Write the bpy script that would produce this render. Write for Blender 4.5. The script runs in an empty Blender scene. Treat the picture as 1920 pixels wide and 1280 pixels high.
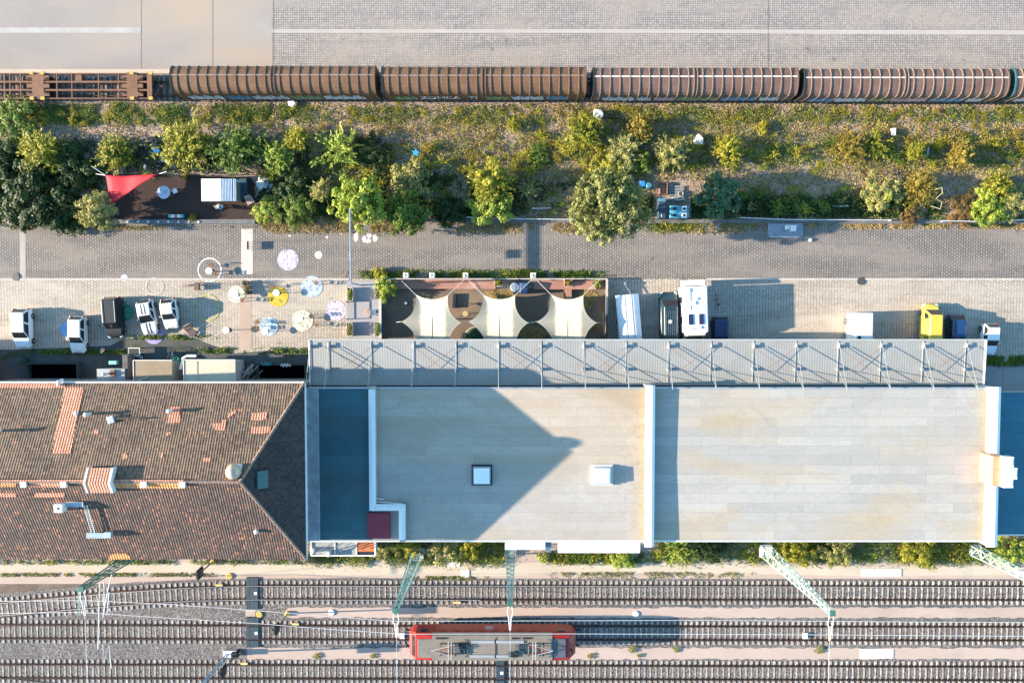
import bpy, math, random
import numpy as np
from mathutils import Vector, Matrix
R = math.radians
C = bpy.context.scene.collection
SC = bpy.context.scene
# ------------------------------------------------------------------ camera, light, exposure
CAM_H, CAM_F, CAM_T = 80.0, 1400.0, math.atan(55 / 1400.0)      # drone height (m), focal length in 1920-px pixels, tilt
SUN_EL, SUN_AZ = 16.2, 2.0                                     # low sun from the west; shadows run east, 2.2 deg north
cam = bpy.data.objects.new('camera', bpy.data.cameras.new('camera'))
C.objects.link(cam)
cam.location = (0, 0, CAM_H)
cam.rotation_euler = (-CAM_T, 0, 0)
cam.data.sensor_width = 36.0
cam.data.lens = 36.0 * CAM_F / 1920.0
cam.data.clip_end = 4000
SC.camera = cam
world = bpy.data.worlds.new('World')
SC.world = world
world.use_nodes = True
wn = world.node_tree
sky = wn.nodes.new('ShaderNodeTexSky')
sky.sky_type = 'NISHITA'
sky.sun_disc = False
sky.sun_elevation = R(SUN_EL)
sky.sun_rotation = R(-90 - SUN_AZ)
sky.ozone_density = 3.0
sky.air_density = 1.0
sky.dust_density = 0.6
bg = wn.nodes['Background']
tint = wn.nodes.new('ShaderNodeMix'); tint.data_type = 'RGBA'; tint.blend_type = 'MULTIPLY'; tint.inputs[0].default_value = 1.0
wn.links.new(sky.outputs[0], tint.inputs[6]); tint.inputs[7].default_value = (0.80, 1.03, 1.02, 1)   # the photo's cool teal daylight
wn.links.new(tint.outputs[2], bg.inputs[0])
bg.inputs[1].default_value = 0.12
sun = bpy.data.objects.new('sun', bpy.data.lights.new('sun', 'SUN'))
C.objects.link(sun)
sun.data.energy = 4.6
sun.data.angle = R(0.5)
sun.data.color = (1.0, 0.85, 0.68)
sun.location = (-120, -5, 40)
_d = Vector((math.cos(R(SUN_EL)) * math.cos(R(SUN_AZ)), math.cos(R(SUN_EL)) * math.sin(R(SUN_AZ)), -math.sin(R(SUN_EL))))
sun.rotation_euler = _d.to_track_quat('-Z', 'Y').to_euler()
SC.view_settings.view_transform = 'Standard'
SC.view_settings.look = 'None'
SC.view_settings.exposure = 2.0
SC.view_settings.gamma = 1.0
SC.cycles.max_bounces = 6

# ------------------------------------------------------------------ survey: photograph pixel (1920 wide) at height z -> point in metres
_s, _c = math.sin(CAM_T), math.cos(CAM_T)
def ray(x, y):
    a = (x - 960) / CAM_F; b = -(y - 640) / CAM_F
    return Vector((a, -_s + b * _c, -_c - b * _s))
def P(x, y, z=0.0):
    r = ray(x, y); t = (CAM_H - z) / -r.z
    return Vector((r.x * t, r.y * t, z))
def on_plane(x, y, p, n, lift=0.0):
    r = ray(x, y); o = Vector((0, 0, CAM_H))
    t = (p - o).dot(n) / r.dot(n)
    return o + r * t + n * lift

# ------------------------------------------------------------------ materials
MATS = {}
def nodes_of(name):
    m = bpy.data.materials.new(name); m.use_nodes = True
    nt = m.node_tree
    return m, nt, nt.nodes['Principled BSDF']
def N(nt, typ, **kw):
    n = nt.nodes.new('ShaderNode' + typ)
    for k, v in kw.items():
        if k in n.inputs.keys(): n.inputs[k].default_value = v
        else: setattr(n, k, v)
    return n
def ramp(nt, src, stops, interp='LINEAR'):
    n = nt.nodes.new('ShaderNodeValToRGB'); cr = n.color_ramp; cr.interpolation = interp
    while len(cr.elements) < len(stops): cr.elements.new(0.5)
    for e, (p, c) in zip(cr.elements, stops):
        e.position = p; e.color = (c[0], c[1], c[2], 1) if hasattr(c, '__len__') else (c, c, c, 1)
    nt.links.new(src, n.inputs[0]); return n.outputs[0]
def mixc(nt, f, a, b, mode='MIX'):
    n = nt.nodes.new('ShaderNodeMix'); n.data_type = 'RGBA'; n.blend_type = mode; n.clamp_factor = True
    for k, v in ((0, f), (6, a), (7, b)):
        if hasattr(v, 'node'): nt.links.new(v, n.inputs[k])
        elif k == 0: n.inputs[k].default_value = v
        else: n.inputs[k].default_value = (v[0], v[1], v[2], 1)
    return n.outputs[2]
def coords(nt, kind='Object', scale=(1, 1, 1), rot=0.0):
    tc = nt.nodes.new('ShaderNodeTexCoord'); mp = nt.nodes.new('ShaderNodeMapping')
    mp.inputs['Scale'].default_value = scale; mp.inputs['Rotation'].default_value = (0, 0, rot)
    nt.links.new(tc.outputs[kind], mp.inputs[0]); return mp.outputs[0]
def noise(nt, vec, scale, detail=4.0, rough=0.55, dist=0.0):
    n = N(nt, 'TexNoise', Scale=scale, Detail=detail, Roughness=rough, Distortion=dist)
    nt.links.new(vec, n.inputs['Vector']); return n.outputs[0]
def bump(nt, bs, src, strength, dist=0.02):
    b = nt.nodes.new('ShaderNodeBump'); b.inputs['Strength'].default_value = strength; b.inputs['Distance'].default_value = dist
    nt.links.new(src, b.inputs['Height']); nt.links.new(b.outputs[0], bs.inputs['Normal'])
def plain(name, c, rough=0.6, metal=0.0, var=0.18, scale=2.5, spec=0.4, coat=0.0, bmp=0.0):
    """solid paint / metal / timber with uneven weathering"""
    if name in MATS: return MATS[name]
    m, nt, bs = nodes_of(name)
    v = coords(nt)
    n1 = noise(nt, v, scale, 6); n2 = noise(nt, v, scale * 9, 3)
    k = mixc(nt, 0.4, n1, n2)
    lo = [max(0, x * (1 - var * 1.4)) for x in c]; hi = [min(1, x * (1 + var)) for x in c]
    nt.links.new(ramp(nt, k, [(0.3, lo), (0.7, hi)]), bs.inputs['Base Color'])
    bs.inputs['Roughness'].default_value = rough; bs.inputs['Metallic'].default_value = metal
    bs.inputs['Specular IOR Level'].default_value = spec; bs.inputs['Coat Weight'].default_value = coat
    if bmp: bump(nt, bs, n2, bmp)
    MATS[name] = m; return m
def ground(name, stops, scale=0.35, fine=9.0, fmix=0.5, rough=0.95, bmp=0.4, patch=None, stretch=(1, 1, 1)):
    """soil, gravel, asphalt: large blotches plus fine grain"""
    m, nt, bs = nodes_of(name)
    v = coords(nt, scale=stretch); v0 = coords(nt)
    a = noise(nt, v, scale, 5, 0.6, 0.4); b = noise(nt, v0, fine, 4, 0.7)
    col = ramp(nt, mixc(nt, fmix, a, b), stops)
    if patch:
        pc, ps, lo, hi = patch
        f = ramp(nt, noise(nt, v, ps, 4, 0.6, 0.6), [(lo, 0.0), (hi, 1.0)])
        col = mixc(nt, f, col, pc)
    nt.links.new(col, bs.inputs['Base Color']); bs.inputs['Roughness'].default_value = rough
    bs.inputs['Specular IOR Level'].default_value = 0.2
    if bmp: bump(nt, bs, b, bmp, 0.05)
    MATS[name] = m; return m
def gravel(name, dark, light, size=0.07, tint=None):
    """loose stones: one random tone per cell"""
    m, nt, bs = nodes_of(name)
    v = coords(nt)
    vo = N(nt, 'TexVoronoi', Scale=1.0 / size); nt.links.new(v, vo.inputs['Vector'])
    sep = nt.nodes.new('ShaderNodeSeparateColor'); nt.links.new(vo.outputs['Color'], sep.inputs[0])
    big = noise(nt, v, 0.25, 4)
    col = ramp(nt, sep.outputs[0], [(0.0, dark), (0.55, [(x + y) / 2 for x, y in zip(dark, light)]), (1.0, light)])
    col = mixc(nt, ramp(nt, big, [(0.4, 0.0), (0.7, 0.55)]), col, tint or [x * 0.7 for x in light])
    nt.links.new(col, bs.inputs['Base Color']); bs.inputs['Roughness'].default_value = 0.95
    bump(nt, bs, vo.outputs['Distance'], 0.7, 0.06)
    MATS[name] = m; return m
def setts(name, c1, c2, joint, bw, bh, mort, turn=True, big=None, stain=None, wob=0.05, offset=0.5):
    """stone setts laid in rows; rows run north-south when turn"""
    m, nt, bs = nodes_of(name)
    v = coords(nt, rot=R(90) if turn else 0.0)
    v0 = coords(nt)
    w = N(nt, 'TexNoise', Scale=0.7, Detail=3.0); nt.links.new(v0, w.inputs['Vector'])
    ad = nt.nodes.new('ShaderNodeMix'); ad.data_type = 'VECTOR'; ad.inputs[0].default_value = wob
    nt.links.new(v, ad.inputs[4]); nt.links.new(w.outputs['Color'], ad.inputs[5])
    b = N(nt, 'TexBrick', Scale=1.0); b.offset = offset
    b.inputs['Color1'].default_value = (*c1, 1); b.inputs['Color2'].default_value = (*c2, 1); b.inputs['Mortar'].default_value = (*joint, 1)
    b.inputs['Mortar Size'].default_value = mort; b.inputs['Brick Width'].default_value = bw; b.inputs['Row Height'].default_value = bh
    b.inputs['Mortar Smooth'].default_value = 0.3
    nt.links.new(ad.outputs[1], b.inputs['Vector'])
    col = b.outputs['Color']
    vs = coords(nt, scale=(0.25, 1, 1))
    n1 = noise(nt, vs, 0.35, 6, 0.6, 0.5)
    if big: col = mixc(nt, ramp(nt, n1, [(0.42, 0.0), (0.62, 0.6)]), col, big)
    if stain: col = mixc(nt, ramp(nt, noise(nt, v0, 0.55, 6, 0.65), [(0.5, 0.0), (0.72, 0.55)]), col, stain)
    col = mixc(nt, ramp(nt, noise(nt, coords(nt, scale=(.07, 1, 1)), 1.5, 5, .6, .3), [(.52, 0), (.75, .5)]), col, [x * .62 for x in c1])   # wheel tracks along the lane
    col = mixc(nt, ramp(nt, noise(nt, v0, 1.1, 2, .4), [(.70, 0), (.78, .6)]), col, [x * .4 for x in c1])                          # oil spots
    n2 = noise(nt, v0, 6.0, 3)
    col = mixc(nt, 0.35, col, ramp(nt, n2, [(0.3, 0.45), (0.7, 1.0)]), 'MULTIPLY')
    nt.links.new(col, bs.inputs['Base Color']); bs.inputs['Roughness'].default_value = 0.8
    bs.inputs['Specular IOR Level'].default_value = 0.25
    bump(nt, bs, b.outputs['Fac'], -0.35, 0.03)
    MATS[name] = m; return m
def leaf(name, dark, mid, light, trans=0.25, scale=0.9):
    if name in MATS: return MATS[name]
    m, nt, bs = nodes_of(name)
    g = nt.nodes.new('ShaderNodeNewGeometry'); oi = nt.nodes.new('ShaderNodeObjectInfo')
    v = coords(nt)
    n1 = noise(nt, v, scale, 3)
    a = N(nt, 'Math', operation='MULTIPLY_ADD'); nt.links.new(g.outputs['Random Per Island'], a.inputs[0]); a.inputs[1].default_value = 0.5
    nt.links.new(n1, a.inputs[2])
    s = N(nt, 'Math', operation='MULTIPLY_ADD'); nt.links.new(oi.outputs['Random'], s.inputs[0]); s.inputs[1].default_value = 0.16
    nt.links.new(a.outputs[0], s.inputs[2])
    col = ramp(nt, s.outputs[0], [(0.40, dark), (0.70, mid), (1.0, light)])
    nt.links.new(col, bs.inputs['Base Color']); bs.inputs['Roughness'].default_value = 0.55
    bs.inputs['Specular IOR Level'].default_value = 0.25
    t = nt.nodes.new('ShaderNodeBsdfTranslucent'); nt.links.new(col, t.inputs[0])
    mx = nt.nodes.new('ShaderNodeMixShader'); mx.inputs[0].default_value = trans
    nt.links.new(bs.outputs[0], mx.inputs[1]); nt.links.new(t.outputs[0], mx.inputs[2])
    nt.links.new(mx.outputs[0], nt.nodes['Material Output'].inputs[0])
    MATS[name] = m; return m
def tiles(name, stops, orange, amount=(0.62, 0.72)):
    """pantile roof from the UV map in metres: one tone per tile, corrugation bump"""
    m, nt, bs = nodes_of(name)
    v = coords(nt, 'UV')
    b = N(nt, 'TexBrick', Scale=1.0); b.offset = 0.0
    b.inputs['Color1'].default_value = (0, 0, 0, 1); b.inputs['Color2'].default_value = (1, 1, 1, 1); b.inputs['Mortar'].default_value = (0.0, 0, 0, 1)
    b.inputs['Mortar Size'].default_value = 0.012; b.inputs['Brick Width'].default_value = 0.24; b.inputs['Row Height'].default_value = 0.31
    nt.links.new(v, b.inputs['Vector'])
    n1 = noise(nt, v, 0.22, 5, 0.6); n2 = noise(nt, v, 1.3, 4, 0.6)
    k = mixc(nt, 0.62, b.outputs['Color'], n1)
    col = ramp(nt, k, stops)
    f = mixc(nt, 0.45, b.outputs['Color'], n2)
    col = mixc(nt, ramp(nt, f, [(amount[0], 0.0), (amount[1], 0.85)]), col, orange)
    col = mixc(nt, ramp(nt, b.outputs['Fac'], [(0, 0), (1, .6)]), col, (0.03, 0.022, 0.018))
    nt.links.new(col, bs.inputs['Base Color']); bs.inputs['Roughness'].default_value = 0.85
    w = N(nt, 'TexWave', Scale=1.31, bands_direction='X'); nt.links.new(v, w.inputs['Vector'])   # about 0.24 m
    bump(nt, bs, w.outputs['Fac'], 0.55, 0.05)
    MATS[name] = m; return m
def striped(name, c1, c2, period, axis='X', rough=0.5, metal=0.0, bmp=0.6, dist=0.04, dirt=None):
    """corrugated / ribbed / boarded sheet"""
    m, nt, bs = nodes_of(name)
    v = coords(nt)
    w = N(nt, 'TexWave', Scale=math.pi / 10.0 / period, bands_direction=axis); nt.links.new(v, w.inputs['Vector'])
    n1 = noise(nt, v, 0.6, 6, 0.6)
    col = ramp(nt, mixc(nt, 0.35, n1, w.outputs['Fac']), [(0.3, c1), (0.7, c2)])
    if dirt: col = mixc(nt, ramp(nt, noise(nt, v, 0.5, 6, 0.65, 0.5), [(0.52, 0.0), (0.75, 0.7)]), col, dirt)
    nt.links.new(col, bs.inputs['Base Color']); bs.inputs['Roughness'].default_value = rough; bs.inputs['Metallic'].default_value = metal
    bump(nt, bs, w.outputs['Fac'], bmp, dist)
    MATS[name] = m; return m

# ------------------------------------------------------------------ mesh builder
class MB:
    def __init__(s): s.v = []; s.f = []; s.m = []; s.uv = {}
    def add(s, vs, fs, mi=0, uv=None):
        o = len(s.v); s.v += [tuple(p) for p in vs]
        for k, f in enumerate(fs):
            if uv: s.uv[len(s.f)] = [uv[i] for i in f]
            s.f.append([o + i for i in f]); s.m.append(mi)
        return s
    def box(s, x0, x1, y0, y1, z0, z1, mi=0):
        if x0 > x1: x0, x1 = x1, x0
        if y0 > y1: y0, y1 = y1, y0
        vs = [(x, y, z) for z in (z0, z1) for y in (y0, y1) for x in (x0, x1)]
        return s.add(vs, [(0, 2, 3, 1), (4, 5, 7, 6), (0, 1, 5, 4), (2, 6, 7, 3), (0, 4, 6, 2), (1, 3, 7, 5)], mi)
    def obox(s, c, size, rz=0.0, mi=0, rx=0.0, ry=0.0):
        M = Matrix.Translation(Vector(c)) @ Matrix.Rotation(rz, 4, 'Z') @ Matrix.Rotation(ry, 4, 'Y') @ Matrix.Rotation(rx, 4, 'X')
        hx, hy, hz = size[0] / 2, size[1] / 2, size[2] / 2
        vs = [M @ Vector((x, y, z)) for z in (-hz, hz) for y in (-hy, hy) for x in (-hx, hx)]
        return s.add(vs, [(0, 2, 3, 1), (4, 5, 7, 6), (0, 1, 5, 4), (2, 6, 7, 3), (0, 4, 6, 2), (1, 3, 7, 5)], mi)
    def hexa(s, b, t, mi=0):
        return s.add(list(b) + list(t), [(3, 2, 1, 0), (4, 5, 6, 7), (0, 1, 5, 4), (1, 2, 6, 5), (2, 3, 7, 6), (3, 0, 4, 7)], mi)
    def prism(s, poly, z0, z1, mi=0):
        n = len(poly)
        vs = [(p[0], p[1], z0) for p in poly] + [(p[0], p[1], z1) for p in poly]
        return s.add(vs, [tuple(reversed(range(n))), tuple(range(n, 2 * n))] + [(i, (i + 1) % n, n + (i + 1) % n, n + i) for i in range(n)], mi)
    def tube(s, pts, r, n=6, mi=0):
        pts = [Vector(p) for p in pts]; rs = r if hasattr(r, '__len__') else [r] * len(pts)
        vs = []; fs = []
        for i, p in enumerate(pts):
            d = (pts[min(i + 1, len(pts) - 1)] - pts[max(i - 1, 0)]).normalized()
            u = d.orthogonal().normalized() if i == 0 else (u - d * u.dot(d)).normalized()
            w = d.cross(u)
            for k in range(n):
                a = 2 * math.pi * k / n
                vs.append(p + (u * math.cos(a) + w * math.sin(a)) * rs[i])
        for i in range(len(pts) - 1):
            for k in range(n):
                fs.append((i * n + k, i * n + (k + 1) % n, (i + 1) * n + (k + 1) % n, (i + 1) * n + k))
        fs.append(tuple(reversed(range(n)))); fs.append(tuple(range((len(pts) - 1) * n, len(pts) * n)))
        return s.add(vs, fs, mi)
    def bar(s, p, q, w, mi=0): return s.tube([p, q], w * 0.7, 4, mi)
    def lathe(s, c, prof, n=16, mi=0):
        vs = []; fs = []
        for r, z in prof:
            for k in range(n):
                a = 2 * math.pi * k / n; vs.append((c[0] + r * math.cos(a), c[1] + r * math.sin(a), c[2] + z))
        for i in range(len(prof) - 1):
            for k in range(n):
                fs.append((i * n + k, i * n + (k + 1) % n, (i + 1) * n + (k + 1) % n, (i + 1) * n + k))
        fs.append(tuple(reversed(range(n)))); fs.append(tuple(range((len(prof) - 1) * n, len(prof) * n)))
        return s.add(vs, fs, mi)
    def cyl(s, c, r, h, n=14, mi=0, r2=None): return s.lathe(c, [(r, 0), (r if r2 is None else r2, h)], n, mi)
    def wheel(s, c, r, w, n=16, mi=0):                              # axle along x
        vs = []; fs = []
        prof = [(r * 0.6, -w / 2), (r * 0.92, -w / 2), (r, -w * 0.3), (r, w * 0.3), (r * 0.92, w / 2), (r * 0.6, w / 2)]
        for rr, x in prof:
            for k in range(n):
                a = 2 * math.pi * k / n; vs.append((c[0] + x, c[1] + rr * math.cos(a), c[2] + rr * math.sin(a)))
        for i in range(len(prof) - 1):
            for k in range(n): fs.append((i * n + k, (i + 1) * n + k, (i + 1) * n + (k + 1) % n, i * n + (k + 1) % n))
        fs.append(tuple(range(n))); fs.append(tuple(reversed(range((len(prof) - 1) * n, len(prof) * n))))
        return s.add(vs, fs, mi)
    def loft(s, loops, mi=0, cap=True):
        n = len(loops[0]); vs = [p for l in loops for p in l]; fs = []
        for i in range(len(loops) - 1):
            for k in range(n): fs.append((i * n + k, i * n + (k + 1) % n, (i + 1) * n + (k + 1) % n, (i + 1) * n + k))
        if cap: fs.append(tuple(reversed(range(n)))); fs.append(tuple(range((len(loops) - 1) * n, len(loops) * n)))
        return s.add(vs, fs, mi)
    def build(s, name, mat, parent=None, smooth=False, bevel=0.0, world=False, label=None):
        off = parent_origin(parent) if (world and parent) else Vector((0, 0, 0))
        me = bpy.data.meshes.new(name)
        me.from_pydata([tuple(Vector(p) - off) for p in s.v], [], s.f)
        for m in (mat if isinstance(mat, (list, tuple)) else [mat]): me.materials.append(m)
        if any(s.m): me.polygons.foreach_set('material_index', s.m)
        if smooth: me.polygons.foreach_set('use_smooth', [True] * len(s.f))
        if s.uv:
            ul = me.uv_layers.new(name='UVMap')
            for p in me.polygons:
                if p.index in s.uv:
                    for li, uv in zip(p.loop_indices, s.uv[p.index]): ul.data[li].uv = uv
        import bmesh as _bm
        b = _bm.new(); b.from_mesh(me); _bm.ops.recalc_face_normals(b, faces=b.faces); b.to_mesh(me); b.free()
        me.update()
        o = bpy.data.objects.new(name, me); C.objects.link(o)
        if parent: o.parent = parent
        if label: o['label'] = label
        if smooth and bevel: me.set_sharp_from_angle(angle=R(50))
        if bevel:
            md = o.modifiers.new('bevel', 'BEVEL'); md.width = bevel; md.segments = 2; md.limit_method = 'ANGLE'; md.angle_limit = R(35)
        return o
def parent_origin(p):
    o = Vector((0, 0, 0))
    while p: o = o + p.location; p = p.parent
    return o
def thing(name, label, cat, loc=(0, 0, 0), rz=0.0, group=None):
    o = bpy.data.objects.new(name, None); C.objects.link(o)
    o.location = loc; o.rotation_euler = (0, 0, rz); o.empty_display_size = 0.3
    o['label'] = label; o['category'] = cat
    if group: o['group'] = group
    return o
def tag(o, label, cat, group=None):
    o['label'] = label; o['category'] = cat
    if group: o['group'] = group
    return o
def kids(o): return [x for x in bpy.data.objects if x.parent == o]
TREE = {}
def dup(root, loc, rz=0.0, label=None, scale=None, group=None):
    if root.name not in TREE: TREE[root.name] = [(k, kids(k)) for k in kids(root)]
    r = root.copy(); C.objects.link(r); r.location = loc; r.rotation_euler = (0, 0, rz)
    if label: r['label'] = label
    if group: r['group'] = group
    if scale: r.scale = scale
    for ch, gs in TREE[root.name]:
        c = ch.copy(); C.objects.link(c); c.parent = r
        for g in gs:
            d = g.copy(); C.objects.link(d); d.parent = c
    return r
def structure(o): o['kind'] = 'structure'; return o
def stuff(o): o['kind'] = 'stuff'; return o
def sheet(name, pts, z, mat):
    b = MB(); q = [P(x, y, z) for x, y in pts]
    b.add(q, [tuple(range(len(q)))])
    o = structure(b.build(name, mat))
    if o.data.polygons[0].normal.z < 0: o.data.flip_normals()
    return o
def text(body, size, mat, parent, M, name='lettering', depth=0.01):
    cu = bpy.data.curves.new(name, 'FONT'); cu.body = body; cu.size = size; cu.extrude = depth
    cu.align_x = 'CENTER'; cu.align_y = 'CENTER'; cu.materials.append(mat)
    tmp = bpy.data.objects.new(name, cu)
    me = bpy.data.meshes.new_from_object(tmp); bpy.data.objects.remove(tmp)
    o = bpy.data.objects.new(name, me); C.objects.link(o); o.parent = parent; o.matrix_local = M
    return o
rng = np.random.default_rng(7)
random.seed(7)

# ------------------------------------------------------------------ setting: ground sheets (north at the top of the photo)
XL, XR = -900, 2820
m_soil = ground('soil', [(0.30, (0.07, 0.055, 0.04)), (0.5, (0.16, 0.12, 0.09)), (0.72, (0.26, 0.21, 0.17))], 0.5, 10, 0.5, bmp=0.5)
b = MB(); b.box(-900, 900, -900, 900, -0.6, -0.03); structure(b.build('ground', m_soil))
m_conc = ground('yard_concrete', [(0.3, (0.24, 0.205, 0.18)), (0.55, (0.315, 0.275, 0.245)), (0.8, (0.38, 0.34, 0.31))], 0.12, 7, 0.4, 0.85, 0.12, ((0.37, 0.29, 0.22), 0.10, 0.45, 0.66), (0.5, 1, 1))
m_sett_n = setts('yard_setts', (0.30, 0.265, 0.235), (0.45, 0.40, 0.362), (0.15, 0.13, 0.118), 0.235, 0.235, 0.03, False, (0.38, 0.315, 0.26), (0.20, 0.20, 0.205), 0.015, 0.0)
m_gutter = ground('gutter_stone', [(0.3, (0.31, 0.28, 0.25)), (0.7, (0.46, 0.43, 0.39))], 0.5, 5, 0.4, 0.8, 0.1)
sheet('goods_yard', [(XL, -700), (510, -700), (510, 139), (XL, 139)], 0.0, m_conc)
sheet('goods_yard', [(510, -700), (XR, -700), (XR, 141), (510, 139)], 0.004, m_sett_n)
sheet('drain_channel', [(XL, 52), (265, 52), (265, 62), (XL, 62)], 0.008, m_gutter)
sheet('drain_channel', [(510, 55), (1160, 55), (XR, 60), (XR, 69), (1160, 62), (510, 62)], 0.012, ground('worn_gutter', [(0.3, (0.36, 0.31, 0.27)), (0.7, (0.46, 0.41, 0.365))], 0.3, 6, 0.4, 0.8, 0.1))
m_joint = plain('joint_tar', (0.24, 0.21, 0.19), 0.9, var=.3, scale=1.0)
for i, x in enumerate((398, 512, 264, 1440)):
    sheet('paving_joint', [(x, -300), (x + .8, -300), (x + .8, 138), (x, 138)], 0.016 + i * 0.001, m_joint)
m_edge = ground('platform_edge_stone', [(0.3, (0.42, 0.33, 0.25)), (0.7, (0.55, 0.45, 0.36))], 0.6, 6, 0.4, 0.85, 0.1)
b = MB(); a, c = P(XL, 128), P(XR, 134)
b.box(P(XL, 0).x, P(318, 0).x, P(0, 138).y, P(0, 130.5).y, -0.02, 0.07); structure(b.build('kerb', m_edge))
m_ball_brown = gravel('rusty_ballast', (0.075, 0.055, 0.045), (0.44, 0.33, 0.27), 0.09)
sheet('ballast_bed', [(XL, 138), (XR, 144), (XR, 198), (XL, 192)], 0.006, m_ball_brown)
m_verge = gravel('verge_gravel', (0.085, 0.06, 0.045), (0.56, 0.41, 0.315), 0.085, (0.30, 0.215, 0.125))
sheet('verge', [(XL, 192), (XR, 198), (XR, 424), (XL, 424)], 0.0, m_verge)
# cobbled road and the paler parking strip
m_road = setts('road_setts', (0.225, 0.196, 0.168), (0.315, 0.275, 0.238), (0.10, 0.087, 0.076), 0.34, 0.25, 0.045, True, (0.30, 0.25, 0.205), (0.17, 0.16, 0.16), 0.04)
sheet('cobbled_road', [(XL, 420), (XR, 420), (XR, 523), (XL, 523)], 0.003, m_road)
m_park = setts('parking_setts', (0.42, 0.36, 0.285), (0.58, 0.51, 0.42), (0.245, 0.20, 0.155), 0.27, 0.31, 0.045, True, (0.55, 0.47, 0.38), (0.33, 0.28, 0.22), 0.03)
sheet('parking_area', [(XL, 522), (XR, 522), (XR, 760), (XL, 760)], 0.0, m_park)
m_kerb = ground('kerb_stone', [(0.3, (0.38, 0.33, 0.28)), (0.7, (0.56, 0.49, 0.43))], 0.8, 6, 0.4, 0.8, 0.1)
b = MB(); b.box(P(XL, 0).x, P(650, 0).x, P(0, 525.5).y, P(0, 521.5).y, -0.02, 0.05); structure(b.build('kerb', m_kerb))
b = MB(); b.box(P(1330, 0).x, P(XR, 0).x, P(0, 525).y, P(0, 521.5).y, -0.02, 0.05); structure(b.build('kerb', m_kerb))
m_slab = ground('pale_concrete', [(0.3, (0.48, 0.40, 0.34)), (0.7, (0.60, 0.52, 0.46))], 0.3, 5, 0.4, 0.85, 0.08)
m_slab2 = ground('brown_concrete', [(0.3, (0.36, 0.26, 0.20)), (0.7, (0.47, 0.36, 0.29))], 0.3, 5, 0.4, 0.85, 0.08)
sheet('concrete_strip', [(452, 429), (474, 429), (474, 514), (452, 514)], 0.010, m_slab)
sheet('concrete_strip', [(450, 545), (471, 545), (471, 655), (448, 655)], 0.008, m_slab2)
sheet('concrete_strip', [(37, 424), (48, 424), (48, 521), (37, 521)], 0.010, ground('worn_concrete', [(0.3, (0.34, 0.30, 0.26)), (0.7, (0.46, 0.41, 0.36))], 0.3, 6, 0.4))
m_patch = ground('worn_white_paint', [(0.3, (0.55, 0.47, 0.42)), (0.7, (0.75, 0.66, 0.60))], 1.2, 6, 0.5)
for i, (x, y, w, h) in enumerate(((667, 445, 10, 18), (692, 441, 9, 14), (683, 448, 8, 13), (703, 446, 10, 14), (690, 452, 14, 8), (613, 445, 5, 5), (640, 437, 4, 6), (543, 442, 4, 5))):
    sheet('paint_patch', [(x + w * .5 * math.cos(k) * random.uniform(.8, 1.15), y + h * .5 * math.sin(k) * random.uniform(.8, 1.15)) for k in np.linspace(0, 2 * math.pi, 11)[:-1]], 0.012 + i * 0.0005, m_patch)
m_asph = ground('yard_asphalt', [(0.3, (0.055, 0.058, 0.055)), (0.55, (0.095, 0.098, 0.09)), (0.8, (0.14, 0.135, 0.12))], 0.35, 9, 0.45, 0.9, 0.3, ((0.05, 0.07, 0.03), 0.4, 0.56, 0.7))
sheet('yard_asphalt', [(XL, 655), (40, 655), (205, 648), (235, 634), (372, 634), (380, 640), (440, 662), (500, 657), (582, 657), (582, 780), (XL, 780)], 0.010, m_asph)
m_rslab = ground('slab_road', [(0.3, (0.24, 0.235, 0.225)), (0.7, (0.36, 0.35, 0.335))], 0.3, 6, 0.4, 0.85, 0.1)
sheet('slab_road', [(1700, 683), (XR, 683), (XR, 760), (1700, 760)], 0.008, m_rslab)
sheet('paving_joint', [(1880, 683), (1881.5, 683), (1881.5, 745), (1880, 745)], 0.012, m_joint)
# painted dots, rings and discs
def disc(px, py, r, col, z, inner=0.0, ry=None, worn=0.45):
    col = tuple(x * .74 for x in col)
    nm = 'dot_paint_%02d%02d%02d' % tuple(int(x * 99) for x in col)
    if nm not in MATS:
        m, nt, bs = nodes_of(nm); v = coords(nt)
        w = noise(nt, v, 2.2, 7, 0.7)
        lo = [x * 0.72 for x in col]
        nt.links.new(ramp(nt, w, [(0.38, lo), (0.6, col)]), bs.inputs['Base Color']); bs.inputs['Roughness'].default_value = 0.8
        bk = N(nt, 'TexBrick', Scale=1.0); nt.links.new(coords(nt, rot=R(90)), bk.inputs['Vector'])
        bk.inputs['Brick Width'].default_value = 0.21; bk.inputs['Row Height'].default_value = 0.30; bk.inputs['Mortar Size'].default_value = 0.045
        tr = nt.nodes.new('ShaderNodeBsdfTransparent'); mx = nt.nodes.new('ShaderNodeMixShader')
        f = mixc(nt, 0.10, ramp(nt, w, [(0.26, 0.92), (0.48, 0.2)]), bk.outputs['Fac'])
        nt.links.new(ramp(nt, f, [(0.25, 0.0), (0.7, 0.9)]), mx.inputs[0]); nt.links.new(bs.outputs[0], mx.inputs[1]); nt.links.new(tr.outputs[0], mx.inputs[2])
        nt.links.new(mx.outputs[0], nt.nodes['Material Output'].inputs[0]); MATS[nm] = m
    ry = ry or r; n = 40; b = MB(); ks = [2 * math.pi * k / n for k in range(n)]
    o = [P(px + r * math.cos(k), py + ry * math.sin(k), z) for k in ks]
    if inner:
        i_ = [P(px + r * inner * math.cos(k), py + ry * inner * math.sin(k), z) for k in ks]
        b.add(o + i_, [(k, (k + 1) % n, n + (k + 1) % n, n + k) for k in range(n)])
    else: b.add(o, [tuple(range(n))])
    ob = structure(b.build('painted_ring' if inner else 'painted_dot', MATS[nm]))
    return ob
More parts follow.
